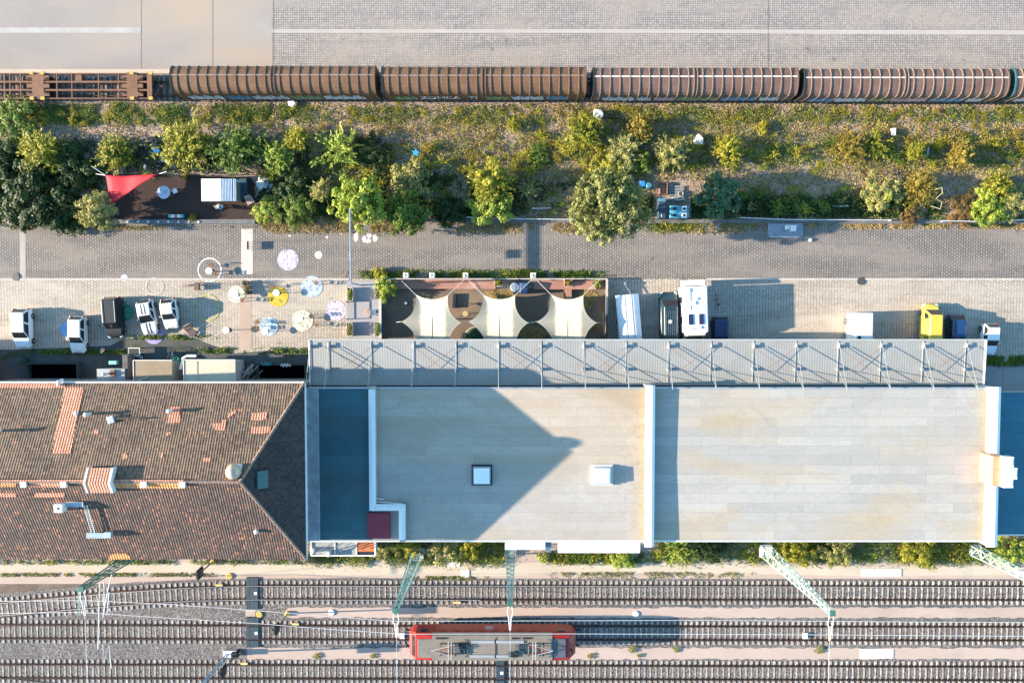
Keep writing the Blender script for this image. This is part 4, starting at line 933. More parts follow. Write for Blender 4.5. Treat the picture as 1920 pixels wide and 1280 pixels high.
# chimney block on the right firewall
q = P(1878, 883, 8.4); ch = MB(); ch.box(q.x - .85, q.x + .25, q.y - 1.45, q.y + 1.45, ZF - 1, 8.4); cho = ch.build('chimney', plain('salmon_brick', (.56, .27, .16), .85, var=.2, scale=4), hall, world=True)
for dx, dy, w in ((.45, 1.0, .5), (.75, -.1, .55), (.45, -1.05, .45)):
    b = MB(); b.box(q.x - .1, q.x + dx + .35, q.y + dy - w, q.y + dy + w, 8.2 - .002 * dx, 8.85 + dx * .3); b.box(q.x + .05, q.x + dx + .2, q.y + dy - w * .6, q.y + dy + w * .6, 8.85 + dx * .3, 8.95 + dx * .3); b.build('flue_cap', m_pale, cho, world=True, bevel=.03)
# south side lean-tos and the glazed porch
ZL = 4.3
for x0, x1, y0, y1, z in ((947, 1022, 1010, 1030, ZL), (1046, 1200, 1008, 1036, ZL - .2)):
    a, c = P(x0, y1, z), P(x1, y0, z); b = MB(); b.hexa([(a.x, a.y, z - .12), (c.x, a.y, z - .12), (c.x, YS + .3, z + .2), (a.x, YS + .3, z + .2)], [(a.x, a.y, z), (c.x, a.y, z), (c.x, YS + .3, z + .32), (a.x, YS + .3, z + .32)]); lo = b.build('lean_to_roof', m_white, hall, world=True)
    for x in (a.x + .3, c.x - .3): b = MB(); b.box(x - .06, x + .06, a.y + .1, a.y + .22, 0, z - .05); b.build('post', m_pale, lo, world=True)
q0, q1, q2, q3 = P(1022, 1014, 4), P(1034, 1017, 4), P(1032, 1036, 3.4), P(1020, 1030, 3.4); b = MB(); b.hexa([p - Vector((0, 0, .2)) for p in (q0, q3, q2, q1)], (q0, q3, q2, q1)); b.build('downpipe_hood', plain('hood_blue', (.10, .16, .24), .5), hall, world=True)
porch = thing('glazed_porch', 'glazed lean-to porch with white frame and orange corner behind the shed', 'porch', P(640, 1025))
z = 3.6; a, c = P(584, 1040, z), P(702, 1006, z)
b = MB(); b.box(a.x + .1, c.x - .1, a.y + .1, c.y, 0, z - .35); b.build('wall', m_plaster, porch, world=True)
b = MB(); b.box(a.x, P(660, 0, z).x, a.y, c.y, z - .3, z - .1); b.build('glass_roof', plain('porch_glass', (.36, .37, .35), .25, .1, .2), porch, world=True)
b = MB(); b.box(P(661, 0, z).x, c.x, a.y + .35, c.y, z - .28, z - .06); b.build('orange_roof', plain('orange_sheet', (.62, .17, .05), .6), porch, world=True)
b = MB(); b.box(P(661, 0, z).x, c.x, a.y, a.y + .35, z - .28, z - .09); b.build('dark_roof', m_dark, porch, world=True)
for x0, x1, y0, y1 in ((a.x - .08, c.x + .08, a.y - .12, a.y), (a.x - .12, a.x, a.y, c.y), (c.x, c.x + .12, a.y, c.y)):
    b = MB(); b.box(x0, x1, y0, y1, z - .4, z + .02); b.build('white_beam', m_white, porch, world=True)
for x in (618, 660):
    q = P(x, 0, z); b = MB(); b.box(q.x - .05, q.x + .05, a.y, c.y, z - .1, z - .02); b.build('white_beam', m_white, porch, world=True)
for x, y in ((618, 1036), (588, 1030)): b = MB(); q = P(x, y, z); b.box(q.x - .1, q.x + .1, q.y - .25, q.y + .25, z - .1, z + .55); b.build('vent_stub', m_white, porch, world=True, bevel=.03)
for k in range(5):
    b = MB(); u = P(592 + k * 22, 1035 - k, z + .5); v = P(640 + k * 14, 1010, z + 1.9); b.bar(u, v, .07); b.build('stay_bar', m_dark, porch, world=True)
# lower shed beyond the right firewall
low = thing('low_shed', 'lower flat-roofed shed in shadow behind the right firewall', 'building', (58, (YN + YS) / 2, 0))
zl = 3.9; a, c = P(1876, 1001, zl), P(2500, 736, zl)
b = MB(); b.box(fw2.location.x + P(1863, 870, 7).x + .4, c.x, a.y + .2, c.y - .2, -.1, zl - .3); b.build('wall', m_plaster, low, world=True)
b = MB(); b.box(P(1863, 870, 7).x + .4, c.x, a.y, c.y, zl - .3, zl); b.build('roof', roofmat('roof_felt_shade_blue', (.055, .175, .23), (.065, .19, .245), (.05, .155, .20)), low, world=True)  # felt painted with the blue of the firewall's shadow
b = MB(); b.box(P(1863, 870, 7).x + .4, c.x, a.y - .12, a.y, zl - .3, zl + .05); b.build('gutter', m_pale, low, world=True)
# ------------------------------------------------------------------ loading canopy
m_can = striped('canopy_sheet', (.27, .265, .24), (.345, .337, .31), .26, 'X', .6, .1, .25, .02, (.28, .25, .20))
can = thing('loading_canopy', 'long grey corrugated loading canopy hung on tie rods', 'canopy', (14, -5, 0))
cx0, cx1 = P(580, 640, ZCN).x, P(1848, 640, ZCN).x; cyn, cys = P(0, 637.5, ZCN).y, P(0, 722, ZCS).y
def czz(y): return ZCS + (ZCN - ZCS) * (y - cys) / (cyn - cys)
b = MB(); b.hexa([(cx0, cys, ZCS - .12), (cx1, cys, ZCS - .12), (cx1, cyn, ZCN - .12), (cx0, cyn, ZCN - .12)], [(cx0, cys, ZCS), (cx1, cys, ZCS), (cx1, cyn, ZCN), (cx0, cyn, ZCN)]); b.build('roof_sheet', m_can, can, world=True)
b = MB(); b.box(cx0 - .1, cx1 + .1, cyn, cyn + .1, ZCN - .3, ZCN + .06); b.build('fascia', plain('fascia_pale', (.46, .46, .44), .5, .1), can, world=True)
for x in (cx0 - .1, cx1):
    b = MB(); b.hexa([(x, cys, ZCS - .3), (x + .12, cys, ZCS - .3), (x + .12, cyn, ZCN - .3), (x, cyn, ZCN - .3)], [(x, cys, ZCS + .07), (x + .12, cys, ZCS + .07), (x + .12, cyn, ZCN + .07), (x, cyn, ZCN + .07)]); b.build('verge_trim', m_white, can, world=True)
b = MB(); b.tube([(cx0, cys - .12, ZCS - .02), (cx1, cys - .12, ZCS - .02)], .13, 8); b.build('box_gutter', m_dark, can, world=True)
m_steel = plain('canopy_steel', (.26, .28, .29), .6, .3, .3); m_rod = plain('rod_rust', (.25, .12, .09), .6, .2, .3)
ax = [583] + [617 + 79.55 * k for k in range(16)]
wallz = ZF + .25; wy = YN + .02
anch = []
for i, x in enumerate(ax):
    q = P(x, 650, 4.7); q.z = czz(q.y); s2 = Vector((q.x, P(0, 692, 4.6).y, 0)); s2.z = czz(s2.y); anch.append(q)
    b = MB(); b.box(q.x - .09, q.x + .09, q.y - .16, q.y + .2, q.z - .02, q.z + .22); b.box(q.x - .05, q.x + .05, q.y - .08, q.y + .4, q.z + .22, q.z + .34); b.build('bracket', m_zinc if i % 2 else m_steel, can, world=True, bevel=.02)
    b = MB(); b.box(s2.x - .14, s2.x + .14, s2.y - .16, s2.y + .16, s2.z - .02, s2.z + .3); b.build('bracket', m_steel, can, world=True, bevel=.02)
    for p_, h in ((q, .4), (s2, .25)):
        b = MB(); b.tube([p_ + Vector((0, 0, h)), (p_.x, wy, wallz + .35)], .03, 5); b.build('tie_rod', m_steel, can, world=True)
    b = MB(); zc = czz(cyn - .2) + .01; b.hexa([(q.x - .03, cys + .3, czz(cys + .3)), (q.x + .03, cys + .3, czz(cys + .3)), (q.x + .03, cyn - .1, czz(cyn - .1)), (q.x - .03, cyn - .1, czz(cyn - .1))], [(q.x - .03, cys + .3, czz(cys + .3) + .05), (q.x + .03, cys + .3, czz(cys + .3) + .05), (q.x + .03, cyn - .1, czz(cyn - .1) + .05), (q.x - .03, cyn - .1, czz(cyn - .1) + .05)]); b.build('seam_rail', plain('seam_grey', (.33, .325, .30), .6), can, world=True)
for i in range(1, len(anch) - 1, 2):
    u, v = anch[i], anch[i + 1]
    for s_, e_ in ((u, v), (v, u)):
        b = MB(); m_ = s_ + (e_ - s_) * .78; b.tube([s_ + Vector((0, 0, .25)), Vector((m_.x, P(0, 696, 4.6).y, czz(P(0, 696, 4.6).y) + .45))], .022, 5); b.build('brace_rod', m_rod, can, world=True)
for i in range(0, len(ax), 2):
    q = anch[i]; b = MB(); b.box(q.x - .09, q.x + .09, cys + .4, cys + .58, 0, ZCS - .1); b.build('column', m_steel, can, world=True)

# ------------------------------------------------------------------ foliage
def vnoise(x, y, s, seed=0):
    """smooth value noise on numpy arrays, 0..1"""
    g = np.random.default_rng(seed).random((64, 64)); u = x * s; v = y * s
    i = np.floor(u).astype(int); j = np.floor(v).astype(int); fu = u - i; fv = v - j
    fu = fu * fu * (3 - 2 * fu); fv = fv * fv * (3 - 2 * fv)
    a = g[i % 64, j % 64]; b_ = g[(i + 1) % 64, j % 64]; c_ = g[i % 64, (j + 1) % 64]; d = g[(i + 1) % 64, (j + 1) % 64]
    return (a * (1 - fu) + b_ * fu) * (1 - fv) + (c_ * (1 - fu) + d * fu) * fv
def leaf_quads(cen, nor, length, width, along=None):
    n = len(cen); nor = nor / np.linalg.norm(nor, axis=1, keepdims=True)
    t = rng.normal(size=(n, 3)) if along is None else along + rng.normal(size=(n, 3)) * .25
    t = t - nor * (t * nor).sum(1, keepdims=True); t /= np.linalg.norm(t, axis=1, keepdims=True) + 1e-9
    w = np.cross(nor, t); L = (length * np.ones(n))[:, None] / 2; W = (width * np.ones(n))[:, None] / 2
    v = np.stack([cen - t * L, cen + w * W * 1.0, cen + t * L, cen - w * W * 1.0], 1)
    return v.reshape(-1, 3)
def quad_mesh(name, v, mats, mi=None):
    n = len(v) // 4; me = bpy.data.meshes.new(name)
    me.vertices.add(4 * n); me.vertices.foreach_set('co', v.astype(np.float32).ravel())
    me.loops.add(4 * n); me.loops.foreach_set('vertex_index', np.arange(4 * n, dtype=np.int32))
    me.polygons.add(n); me.polygons.foreach_set('loop_start', np.arange(0, 4 * n, 4, dtype=np.int32))
    for m in (mats if isinstance(mats, list) else [mats]): me.materials.append(m)
    me.update(calc_edges=True); return me
LEAF = {
 'yellow': leaf('leaf_yellow', (0.05, 0.07, 0.008), (0.20, 0.20, 0.018), (0.42, 0.37, 0.04)),
 'lime': leaf('leaf_lime', (0.06, 0.115, 0.012), (0.21, 0.28, 0.03), (0.42, 0.46, 0.08)),
 'green': leaf('leaf_green', (0.03, 0.065, 0.010), (0.085, 0.145, 0.02), (0.20, 0.25, 0.04)),
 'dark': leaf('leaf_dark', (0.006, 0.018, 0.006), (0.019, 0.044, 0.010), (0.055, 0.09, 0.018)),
 'olive': leaf('leaf_olive', (0.08, 0.085, 0.02), (0.23, 0.225, 0.06), (0.45, 0.40, 0.14)),
 'ochre': leaf('leaf_ochre', (0.08, 0.065, 0.012), (0.22, 0.165, 0.025), (0.42, 0.31, 0.06)),
 'blue': leaf('leaf_blue', (0.02, 0.055, 0.028), (0.05, 0.125, 0.06), (0.13, 0.22, 0.11)),
 'crown': leaf('leaf_crown', (0.045, 0.058, 0.014), (0.15, 0.165, 0.042), (0.36, 0.35, 0.13)),
 'moss': leaf('leaf_moss', (0.06, 0.072, 0.010), (0.19, 0.185, 0.022), (0.40, 0.35, 0.045)),
 'straw': leaf('leaf_straw', (0.15, 0.095, 0.03), (0.35, 0.24, 0.085), (0.56, 0.41, 0.17)),
 'rust': leaf('leaf_rust', (0.05, 0.032, 0.012), (0.14, 0.085, 0.03), (0.28, 0.17, 0.06)),
}
m_bark = plain('bark', (0.12, 0.09, 0.065), 0.9, var=0.3, scale=4)
def plume_pts(n_br, per, spread=1.0, seed=0):
    """arching broom-like shoots: unit radius, unit height"""
    r = np.random.default_rng(seed); C_, N_, T_ = [], [], []
    for k in range(n_br):
        a = r.uniform(0, 2 * math.pi); el = r.uniform(.25, 1.0) ** .8; R_ = (1 - el) * .75 + .28; R_ *= r.uniform(.7, 1.15) * spread; H_ = r.uniform(.55, 1.0) * (.45 + .55 * el)
        bx, by = r.normal(0, .13, 2)
        for s_ in np.linspace(.25, 1, per):
            d = s_ ** 1.4; p = np.array([bx + math.cos(a) * R_ * d, by + math.sin(a) * R_ * d, H_ * (1 - (1 - s_) ** 1.5)])
            C_.append(p + r.normal(0, .03, 3)); T_.append([math.cos(a) * R_ * 1.2, math.sin(a) * R_ * 1.2, H_ * .5]); N_.append([r.normal(0, .5) , r.normal(0, .5), 1.0])
    return np.array(C_), np.array(N_), np.array(T_)
def clump_pts(n_cl, per, cr=.25, seed=0, zlo=.25, flat=1.0):
    """clumps scattered through an uneven crown: unit radius, unit height"""
    r = np.random.default_rng(seed); C_, N_ = [], []
    ph = r.uniform(0, 6.28, 4)
    for k in range(n_cl):
        a = r.uniform(0, 2 * math.pi); q = r.uniform(.1, 1) ** .5; e = r.uniform(-.5, 1.0)
        wk = .35 if n_cl > 200 else 1.0; wob = 1 + wk * (.14 * math.sin(3 * a + ph[0]) + .1 * math.sin(5 * a + ph[1]) + .07 * math.sin(9 * a + ph[2]))
        R_ = math.sqrt(max(0, 1 - e * e)) * q * wob * (1 - cr * .6); c = np.array([math.cos(a) * R_, math.sin(a) * R_, zlo + (1 - zlo) * (.5 + .5 * e * (0.55 + .45 * r.random()) ) - cr * .2])
        m = int(per * r.uniform(.6, 1.3)); o = r.normal(size=(m, 3)); o /= np.linalg.norm(o, axis=1, keepdims=True); rad = cr * r.uniform(.55, 1.2)
        p = c + o * rad * (r.random((m, 1)) ** .4) * np.array([1, 1, .75]); C_.append(p); N_.append(o + np.array([0, 0, .7]) + r.normal(0, .35, (m, 3)))
    return np.concatenate(C_), np.concatenate(N_)
CROWN = {}
def crown_mesh(kind, mat, var):
    key = (kind, mat, var)
    if key in CROWN: return CROWN[key]
    if kind == 'plume':
        c, n, t = plume_pts(150, 24, 1.0, 10 + var); v = leaf_quads(c, n, .125, .036, t)
        c2, n2 = clump_pts(16, 60, .22, 50 + var, .15); c2[:, :2] *= .62; v = np.concatenate([v, leaf_quads(c2, n2, .12, .06)])
    elif kind == 'spiky':
        c, n, t = plume_pts(46, 22, 1.1, 20 + var); v = leaf_quads(c, n, .15, .045, t)
    elif kind == 'tree':
        c, n = clump_pts(120, 70, .19, 30 + var, .2); v = leaf_quads(c, n, .075, .05)
    elif kind == 'big':
        c, n = clump_pts(330, 75, .12, 34 + var, .15); v = leaf_quads(c, n, .05, .032)
    else:
        c, n = clump_pts(60, 80, .22, 40 + var, .1); v = leaf_quads(c, n, .09, .055)
    CROWN[key] = quad_mesh('crown', v, LEAF[mat]); return CROWN[key]
TRUNK = {}
def trunk_mesh(kind):
    if kind in TRUNK: return TRUNK[kind]
    b = MB(); r = random.Random(3)
    top = .75 if kind in ('tree', 'big') else .45
    b.tube([(0, 0, -.02), (.01, .02, top * .5), (-.02, 0, top)], [.06, .045, .02] if kind in ('tree', 'big') else [.04, .03, .012], 7)
    for k in range(9):
        a = k * 2.4; z = top * (.3 + .07 * k); l = .5
        b.tube([(0, 0, z), (math.cos(a) * l * .5, math.sin(a) * l * .5, z + .12), (math.cos(a) * l, math.sin(a) * l, z + .28)], [.025, .016, .006], 5)
    o = b.build('trunk', m_bark); TRUNK[kind] = o.data; bpy.data.objects.remove(o); return TRUNK[kind]
CAT = {'plume': 'shrub', 'spiky': 'shrub', 'tree': 'tree', 'big': 'tree', 'bush': 'bush'}
def plant(kind, mat, x, y, rpx, h, label, var=0, group=None, z0=0.0, sy=1.0, lift=0.0):
    zm = h * .6 + z0; q = P(x, y, zm); r = rpx / (CAM_F / (CAM_H - zm)) * (1.2 if kind in ('plume', 'spiky', 'bush') and rpx > 15 else 1.08)
    nm = {'plume': 'broom_shrub', 'spiky': 'spiky_shrub', 'tree': 'leafy_tree', 'big': 'leafy_tree', 'bush': 'low_bush'}[kind]
    t = thing(nm, label, CAT[kind], (q.x, q.y, z0), 0, group)
    o = bpy.data.objects.new('crown', crown_mesh(kind, mat, var)); C.objects.link(o); o.parent = t
    o.scale = (r, r * sy, h * (1 - lift)); o.location = (0, 0, h * lift); o.rotation_euler = (0, 0, random.uniform(0, 6.28) if sy == 1 else 0)
    k = bpy.data.objects.new('trunk', trunk_mesh(kind)); C.objects.link(k); k.parent = t; k.scale = (r * .9, r * .9, h)
    return t
GV = 'shrubs in the overgrown strip'
for a in (
 ('plume', 'yellow', 72, 283, 48, 3.0, 'yellow-green broom shrub left of the red shade sail, largest at the left edge', 0),
 ('plume', 'yellow', 216, 286, 42, 2.6, 'yellow-green broom shrub directly above the red shade sail', 1),
 ('plume', 'yellow', 345, 272, 56, 3.2, 'big yellow broom shrub above the white table of the outdoor lounge', 2),
 ('plume', 'green', 432, 285, 52, 2.8, 'darker green broom shrub behind the corrugated shack roof', 0),
 ('spiky', 'green', 470, 270, 40, 2.6, 'sparse dark shrub with upright shoots, right of the big yellow broom shrub', 1),
 ('plume', 'lime', 520, 295, 36, 2.4, 'lime green shrub left of the spiky lime shrub', 1),
 ('plume', 'yellow', 556, 262, 30, 2.2, 'small yellow shrub above and between the two lime shrubs', 0),
 ('spiky', 'lime', 634, 280, 46, 2.6, 'spiky lime shrub with radiating shoots above the bright green tree', 0),
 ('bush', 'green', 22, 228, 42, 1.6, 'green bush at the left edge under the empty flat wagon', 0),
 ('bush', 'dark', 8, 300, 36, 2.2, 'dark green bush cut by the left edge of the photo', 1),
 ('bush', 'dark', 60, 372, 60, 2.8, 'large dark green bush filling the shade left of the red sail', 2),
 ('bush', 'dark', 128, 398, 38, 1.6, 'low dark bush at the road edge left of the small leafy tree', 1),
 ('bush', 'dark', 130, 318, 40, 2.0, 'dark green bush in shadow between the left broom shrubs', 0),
 ('tree', 'olive', 182, 394, 36, 3.6, 'small pale-leaved tree hanging over the road below the red sail', 0),
 ('bush', 'yellow', 136, 228, 9, .7, 'tiny bright yellow tuft in the gravel near the left wagon', 0),
 ('plume', 'olive', 601, 357, 24, 2.4, 'narrow pale olive shrub left of the bright green tree', 2),
 ('tree', 'lime', 674, 378, 52, 5.2, 'bright lime green tree beside the banner post', 1),
 ('tree', 'green', 758, 400, 44, 3.8, 'mid green tree right of the bright lime tree', 2),
 ('bush', 'olive', 775, 332, 36, 1.8, 'olive bush above the mid green tree', 1),
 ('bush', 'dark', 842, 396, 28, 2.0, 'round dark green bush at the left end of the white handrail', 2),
 ('plume', 'yellow', 918, 345, 50, 3.2, 'bright yellow broom shrub above the white handrail', 3),
 ('bush', 'lime', 918, 385, 36, 2.4, 'green lower bush at the foot of the bright yellow broom shrub', 0),
 ('spiky', 'olive', 990, 355, 22, 1.6, 'small olive shrub halfway between the yellow broom shrub and the big round tree', 1),
 ('big', 'crown', 1140, 388, 72, 8.2, 'big round olive-leaved tree leaning over the cobbled road', 0),
 ('plume', 'yellow', 1095, 245, 44, 2.6, 'golden shrub left of the white block near the wagons', 0),
 ('plume', 'ochre', 1200, 240, 32, 2.0, 'golden ochre shrub right of the white block near the wagons', 1),
 ('plume', 'olive', 1168, 285, 42, 2.2, 'pale olive shrub above the big round tree', 2),
 ('bush', 'green', 1206, 302, 20, 1.5, 'small fresh green bush right of the pale olive shrub', 1),
 ('plume', 'olive', 1262, 285, 40, 2.0, 'pale olive shrub left of the white pentagon-shaped litter', 3),
 ('bush', 'yellow', 1145, 318, 36, 1.8, 'yellow-green bush at the top of the big round tree', 2),
 ('plume', 'yellow', 1368, 283, 34, 2.2, 'yellow broom shrub standing alone right of the white pentagon-shaped litter', 1),
 ('tree', 'blue', 1347, 366, 42, 4.0, 'bluish green tree right of the junk corner', 0),
 ('plume', 'ochre', 1598, 275, 34, 1.8, 'ochre shrub with long shoots left of the narrow golden shrub', 2),
 ('spiky', 'yellow', 1640, 268, 36, 1.4, 'flat shrub with long arching green shoots beside the ochre shrub', 3),
 ('plume', 'yellow', 1716, 284, 22, 1.8, 'narrow golden shrub left of the standing blue stick', 0),
 ('plume', 'ochre', 1803, 287, 32, 2.0, 'round ochre shrub right of the standing blue stick', 3),
 ('bush', 'olive', 1655, 358, 34, 1.6, 'olive brown bush behind the pale light-green tuft', 0),
 ('bush', 'lime', 1664, 369, 10, 1.9, 'pale light-green tuft in the dark strip above the road', 1),
 ('plume', 'ochre', 1728, 352, 40, 2.2, 'tangled ochre shrub with curled pale twigs', 0),
 ('plume', 'yellow', 1872, 348, 36, 2.4, 'yellow shrub above the fresh green bush at the right edge', 1),
 ('bush', 'lime', 1858, 388, 34, 2.0, 'fresh green bush at the road edge near the right border', 2),
 ('bush', 'olive', 1902, 375, 36, 1.8, 'pale olive bush cut by the right edge of the photo', 1),
 ('bush', 'rust', 1808, 393, 28, .9, 'rusty brown low bush above the stone kerb on the right', 0),
 ('bush', 'rust', 1707, 404, 17, .9, 'small reddish bush hanging over the stone kerb', 2),
 ('bush', 'lime', 502, 395, 24, 1.4, 'pale green bush at the right corner of the outdoor lounge', 0),
 ('bush', 'green', 560, 390, 34, 1.7, 'dark leafy bush between the outdoor lounge and the banner post', 1),
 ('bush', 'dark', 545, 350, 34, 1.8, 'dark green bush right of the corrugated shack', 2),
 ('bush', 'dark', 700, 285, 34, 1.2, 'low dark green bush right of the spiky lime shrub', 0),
 ('spiky', 'ochre', 799, 277, 14, 1.2, 'small ochre tuft right of the bright blue rag', 2),
 ('plume', 'yellow', 962, 234, 16, 1.1, 'small yellow tuft in the bare gravel below the second wagon', 2),
 ('bush', 'yellow', 1430, 240, 14, .8, 'small yellowish tuft in the gravel above the lone broom shrub', 1),
 ('bush', 'green', 1010, 288, 20, .7, 'flat green weed patch above the small olive shrub', 0),
 ('spiky', 'yellow', 1848, 246, 11, .8, 'tiny yellow star-shaped weed near the right end of the strip', 1),
): plant(*a, group=GV, **({'lift': .28} if a[0] == 'big' else {'lift': .12} if a[0] == 'tree' else {}))
GS = 'bushes along the south wall of the sheds'
for a in (
 ('bush', 'olive', 722, 1026, 24, 1.6, 'olive bush right of the glazed porch', 0), ('bush', 'yellow', 770, 1022, 26, 1.8, 'yellow-green bush at the foot of the leaning lattice mast', 1),
 ('bush', 'olive', 835, 1030, 30, 1.7, 'olive bush between the two green lattice masts', 2), ('bush', 'yellow', 878, 1024, 24, 1.6, 'yellow-green bush left of the small white lean-to roof', 0),
 ('bush', 'lime', 1170, 1047, 22, 1.1, 'light green bush below the long white lean-to roof', 1), ('spiky', 'lime', 1272, 1030, 34, 1.8, 'spiky light green bush right of the middle firewall', 0),
 ('bush', 'lime', 1018, 1044, 12, .8, 'small green bush between the two white lean-to roofs', 2), ('bush', 'yellow', 1500, 1030, 30, 1.5, 'yellow-green bush right of the pale mint mast', 2),
 ('bush', 'olive', 1570, 1032, 30, 1.3, 'olive bush below the middle of the large sunlit roof', 0), ('bush', 'yellow', 1730, 1032, 34, 1.5, 'yellow-green bush left of the right mint mast', 1),
 ('bush', 'lime', 1893, 1036, 30, 1.4, 'fresh green bush right of the lower end of the right firewall', 0), ('bush', 'dark', 1330, 1028, 30, 1.6, 'dark green bush in the shade under the gutter', 1),
): plant(*a, group=GS)
# ground cover: weeds, dry grass and dark undergrowth, each one mass
def scatter(name, n, zones, mat, size, height, thr, seed, ns=.55):
    pts = []
    for x0, x1, y0, y1, wgt in zones:
        m = int(n * wgt); X = rng.uniform(x0, x1, m) + rng.normal(0, 9, m); Y = rng.uniform(y0, y1, m) + rng.normal(0, min(6, (y1 - y0) * .12), m); pts.append(np.stack([X, Y], 1))
    p = np.concatenate(pts); s_ = CAM_F / CAM_H
    wx = (p[:, 0] - 960) / s_; wy = -(p[:, 1] - 585) / s_
    for ex0, ex1, ey0, ey1 in ((203, 474, 331, 424), (1436, 1510, 416, 447), (1226, 1296, 338, 410)):
        ok = ~((p[:, 0] > ex0) & (p[:, 0] < ex1) & (p[:, 1] > ey0) & (p[:, 1] < ey1)); p = p[ok]; wx = wx[ok]; wy = wy[ok]
    f = .6 * vnoise(wx + 200, wy + 200, ns, seed) + .4 * vnoise(wx + 300, wy + 100, ns * 3.1, seed + 1)
    keep = f > thr + rng.normal(0, .05, len(f)); p = p[keep]; f = f[keep]
    cen = np.array([P(x, y, 0.0) for x, y in p]); hh = height * np.clip((f - thr) * 4, .1, 1) * rng.random(len(p))
    cen[:, 2] = .03 + hh; nor = rng.normal(size=(len(p), 3)) * .7 + np.array([0, 0, .8])
    v = leaf_quads(cen, nor, size * rng.uniform(.6, 1.5, len(p)), size * .55 * rng.uniform(.6, 1.4, len(p)))
    o = bpy.data.objects.new(name, quad_mesh(name, v, LEAF[mat])); C.objects.link(o); return stuff(o)
scatter('weeds', 40000, ((-60, 560, 198, 232, .5), (560, 1980, 200, 230, .42), (-60, 560, 240, 410, .12), (1000, 1980, 240, 330, .16), (560, 1000, 330, 415, .12), (-60, 640, 405, 424, .10), (1210, 1330, 405, 432, .06), (1700, 1980, 405, 424, .06)), 'green', .15, .2, .40, 3)
scatter('weeds', 34000, ((-60, 1980, 198, 238, .5), (600, 1980, 240, 330, .65), (1000, 1700, 330, 400, .25), (1010, 1400, 412, 434, .12), (690, 1010, 505, 522, .10)), 'moss', .15, .2, .47, 13)
scatter('dry_grass', 60000, ((-60, 1980, 194, 250, .4), (500, 1980, 240, 420, 1.1), (480, 1440, 414, 436, .30), (0, 300, 418, 430, .08), (1500, 1960, 418, 428, .10)), 'straw', .14, .12, .45, 23)
scatter('dry_grass', 26000, ((560, 1980, 200, 400, 1.0), (660, 760, 508, 520, .04)), 'ochre', .15, .18, .50, 33)
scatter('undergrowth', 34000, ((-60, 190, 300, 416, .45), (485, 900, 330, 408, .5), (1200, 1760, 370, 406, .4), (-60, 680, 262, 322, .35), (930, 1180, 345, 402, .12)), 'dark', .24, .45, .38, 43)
scatter('undergrowth', 22000, ((575, 946, 1010, 1054, .45), (1030, 1230, 1036, 1056, .15), (1228, 1930, 1010, 1052, .75), (-60, 580, 1048, 1057, .10)), 'green', .18, .4, .34, 53)
scatter('weeds', 26000, ((575, 946, 1012, 1056, .35), (1040, 1220, 1036, 1054, .12), (1228, 1930, 1014, 1053, .7), (-60, 580, 1050, 1057, .05)), 'moss', .17, .5, .42, 63)
scatter('weeds', 7000, ((-60, 400, 1074, 1080, .5), (1040, 1400, 1072, 1078, .25), (770, 900, 1080, 1086, .25), (1040, 1400, 1078, 1084, .1)), 'olive', .14, .12, .46, 73, 1.2)
scatter('weeds', 14000, ((60, 240, 655, 664, .12), (680, 1130, 508, 521, .6), (1840, 1930, 668, 684, .3), (380, 580, 652, 662, .15), (250, 385, 628, 636, .12)), 'green', .15, .25, .36, 83, 1.0)
scatter('weeds', 16000, ((1000, 1980, 255, 312, .7), (560, 1010, 262, 400, .55)), 'green', .17, .55, .50, 93, .4)
scatter('weeds', 15000, ((1380, 1970, 345, 405, .6), (540, 1000, 270, 400, .4), (1000, 1980, 252, 310, .4)), 'moss', .17, .55, .50, 103, .4)
scatter('dry_grass', 9000, ((1000, 1980, 250, 345, .6), (600, 1000, 240, 330, .4)), 'ochre', .16, .45, .54, 113, .5)
def scrub(name, mat, n, zones, r0, r1, h0, h1, seed):
    """low merging scrub that nobody could count: one mass of arching clumps"""
    q = np.random.default_rng(seed); V = []
    base = [leaf_quads(c, nn, .17, .06, t) for c, nn, t in (plume_pts(26, 14, 1.0, 200 + k) for k in range(4))]
    for x0, x1, y0, y1, w in zones:
        for k in range(int(n * w)):
            p = P(q.uniform(x0, x1), q.normal((y0 + y1) / 2, (y1 - y0) * .27), 0); r = q.uniform(r0, r1); a = q.uniform(0, 6.28)
            v = base[q.integers(4)].copy(); ca, sa = math.cos(a), math.sin(a)
            x = v[:, 0] * ca - v[:, 1] * sa; y = v[:, 0] * sa + v[:, 1] * ca
            V.append(np.stack([p.x + x * r * q.uniform(1, 1.5), p.y + y * r, v[:, 2] * q.uniform(h0, h1)], 1))
    o = bpy.data.objects.new(name, quad_mesh(name, np.concatenate(V), LEAF[mat])); C.objects.link(o); stuff(o)
scrub('scrub', 'yellow', 110, ((1000, 1960, 255, 305, .45), (600, 1000, 265, 345, .25), (1440, 1960, 350, 400, .15), (0, 560, 240, 330, .12)), .45, 1.2, .5, 1.3, 1)
scrub('scrub', 'olive', 80, ((1000, 1960, 250, 310, .4), (560, 1000, 240, 345, .3), (1380, 1960, 345, 405, .25)), .4, 1.0, .3, .8, 2)
scrub('scrub', 'green', 90, ((1000, 1960, 260, 310, .35), (560, 1060, 330, 405, .3), (1380, 1700, 355, 405, .3), (0, 560, 240, 330, .2)), .4, 1.1, .4, .9, 3)
scrub('scrub', 'ochre', 100, ((1000, 1960, 235, 320, .5), (600, 1060, 215, 400, .5)), .3, .8, .3, .7, 4)
scrub('scrub', 'moss', 150, ((0, 1960, 198, 236, .8), (1000, 1960, 240, 330, .3)), .3, .8, .2, .45, 5)
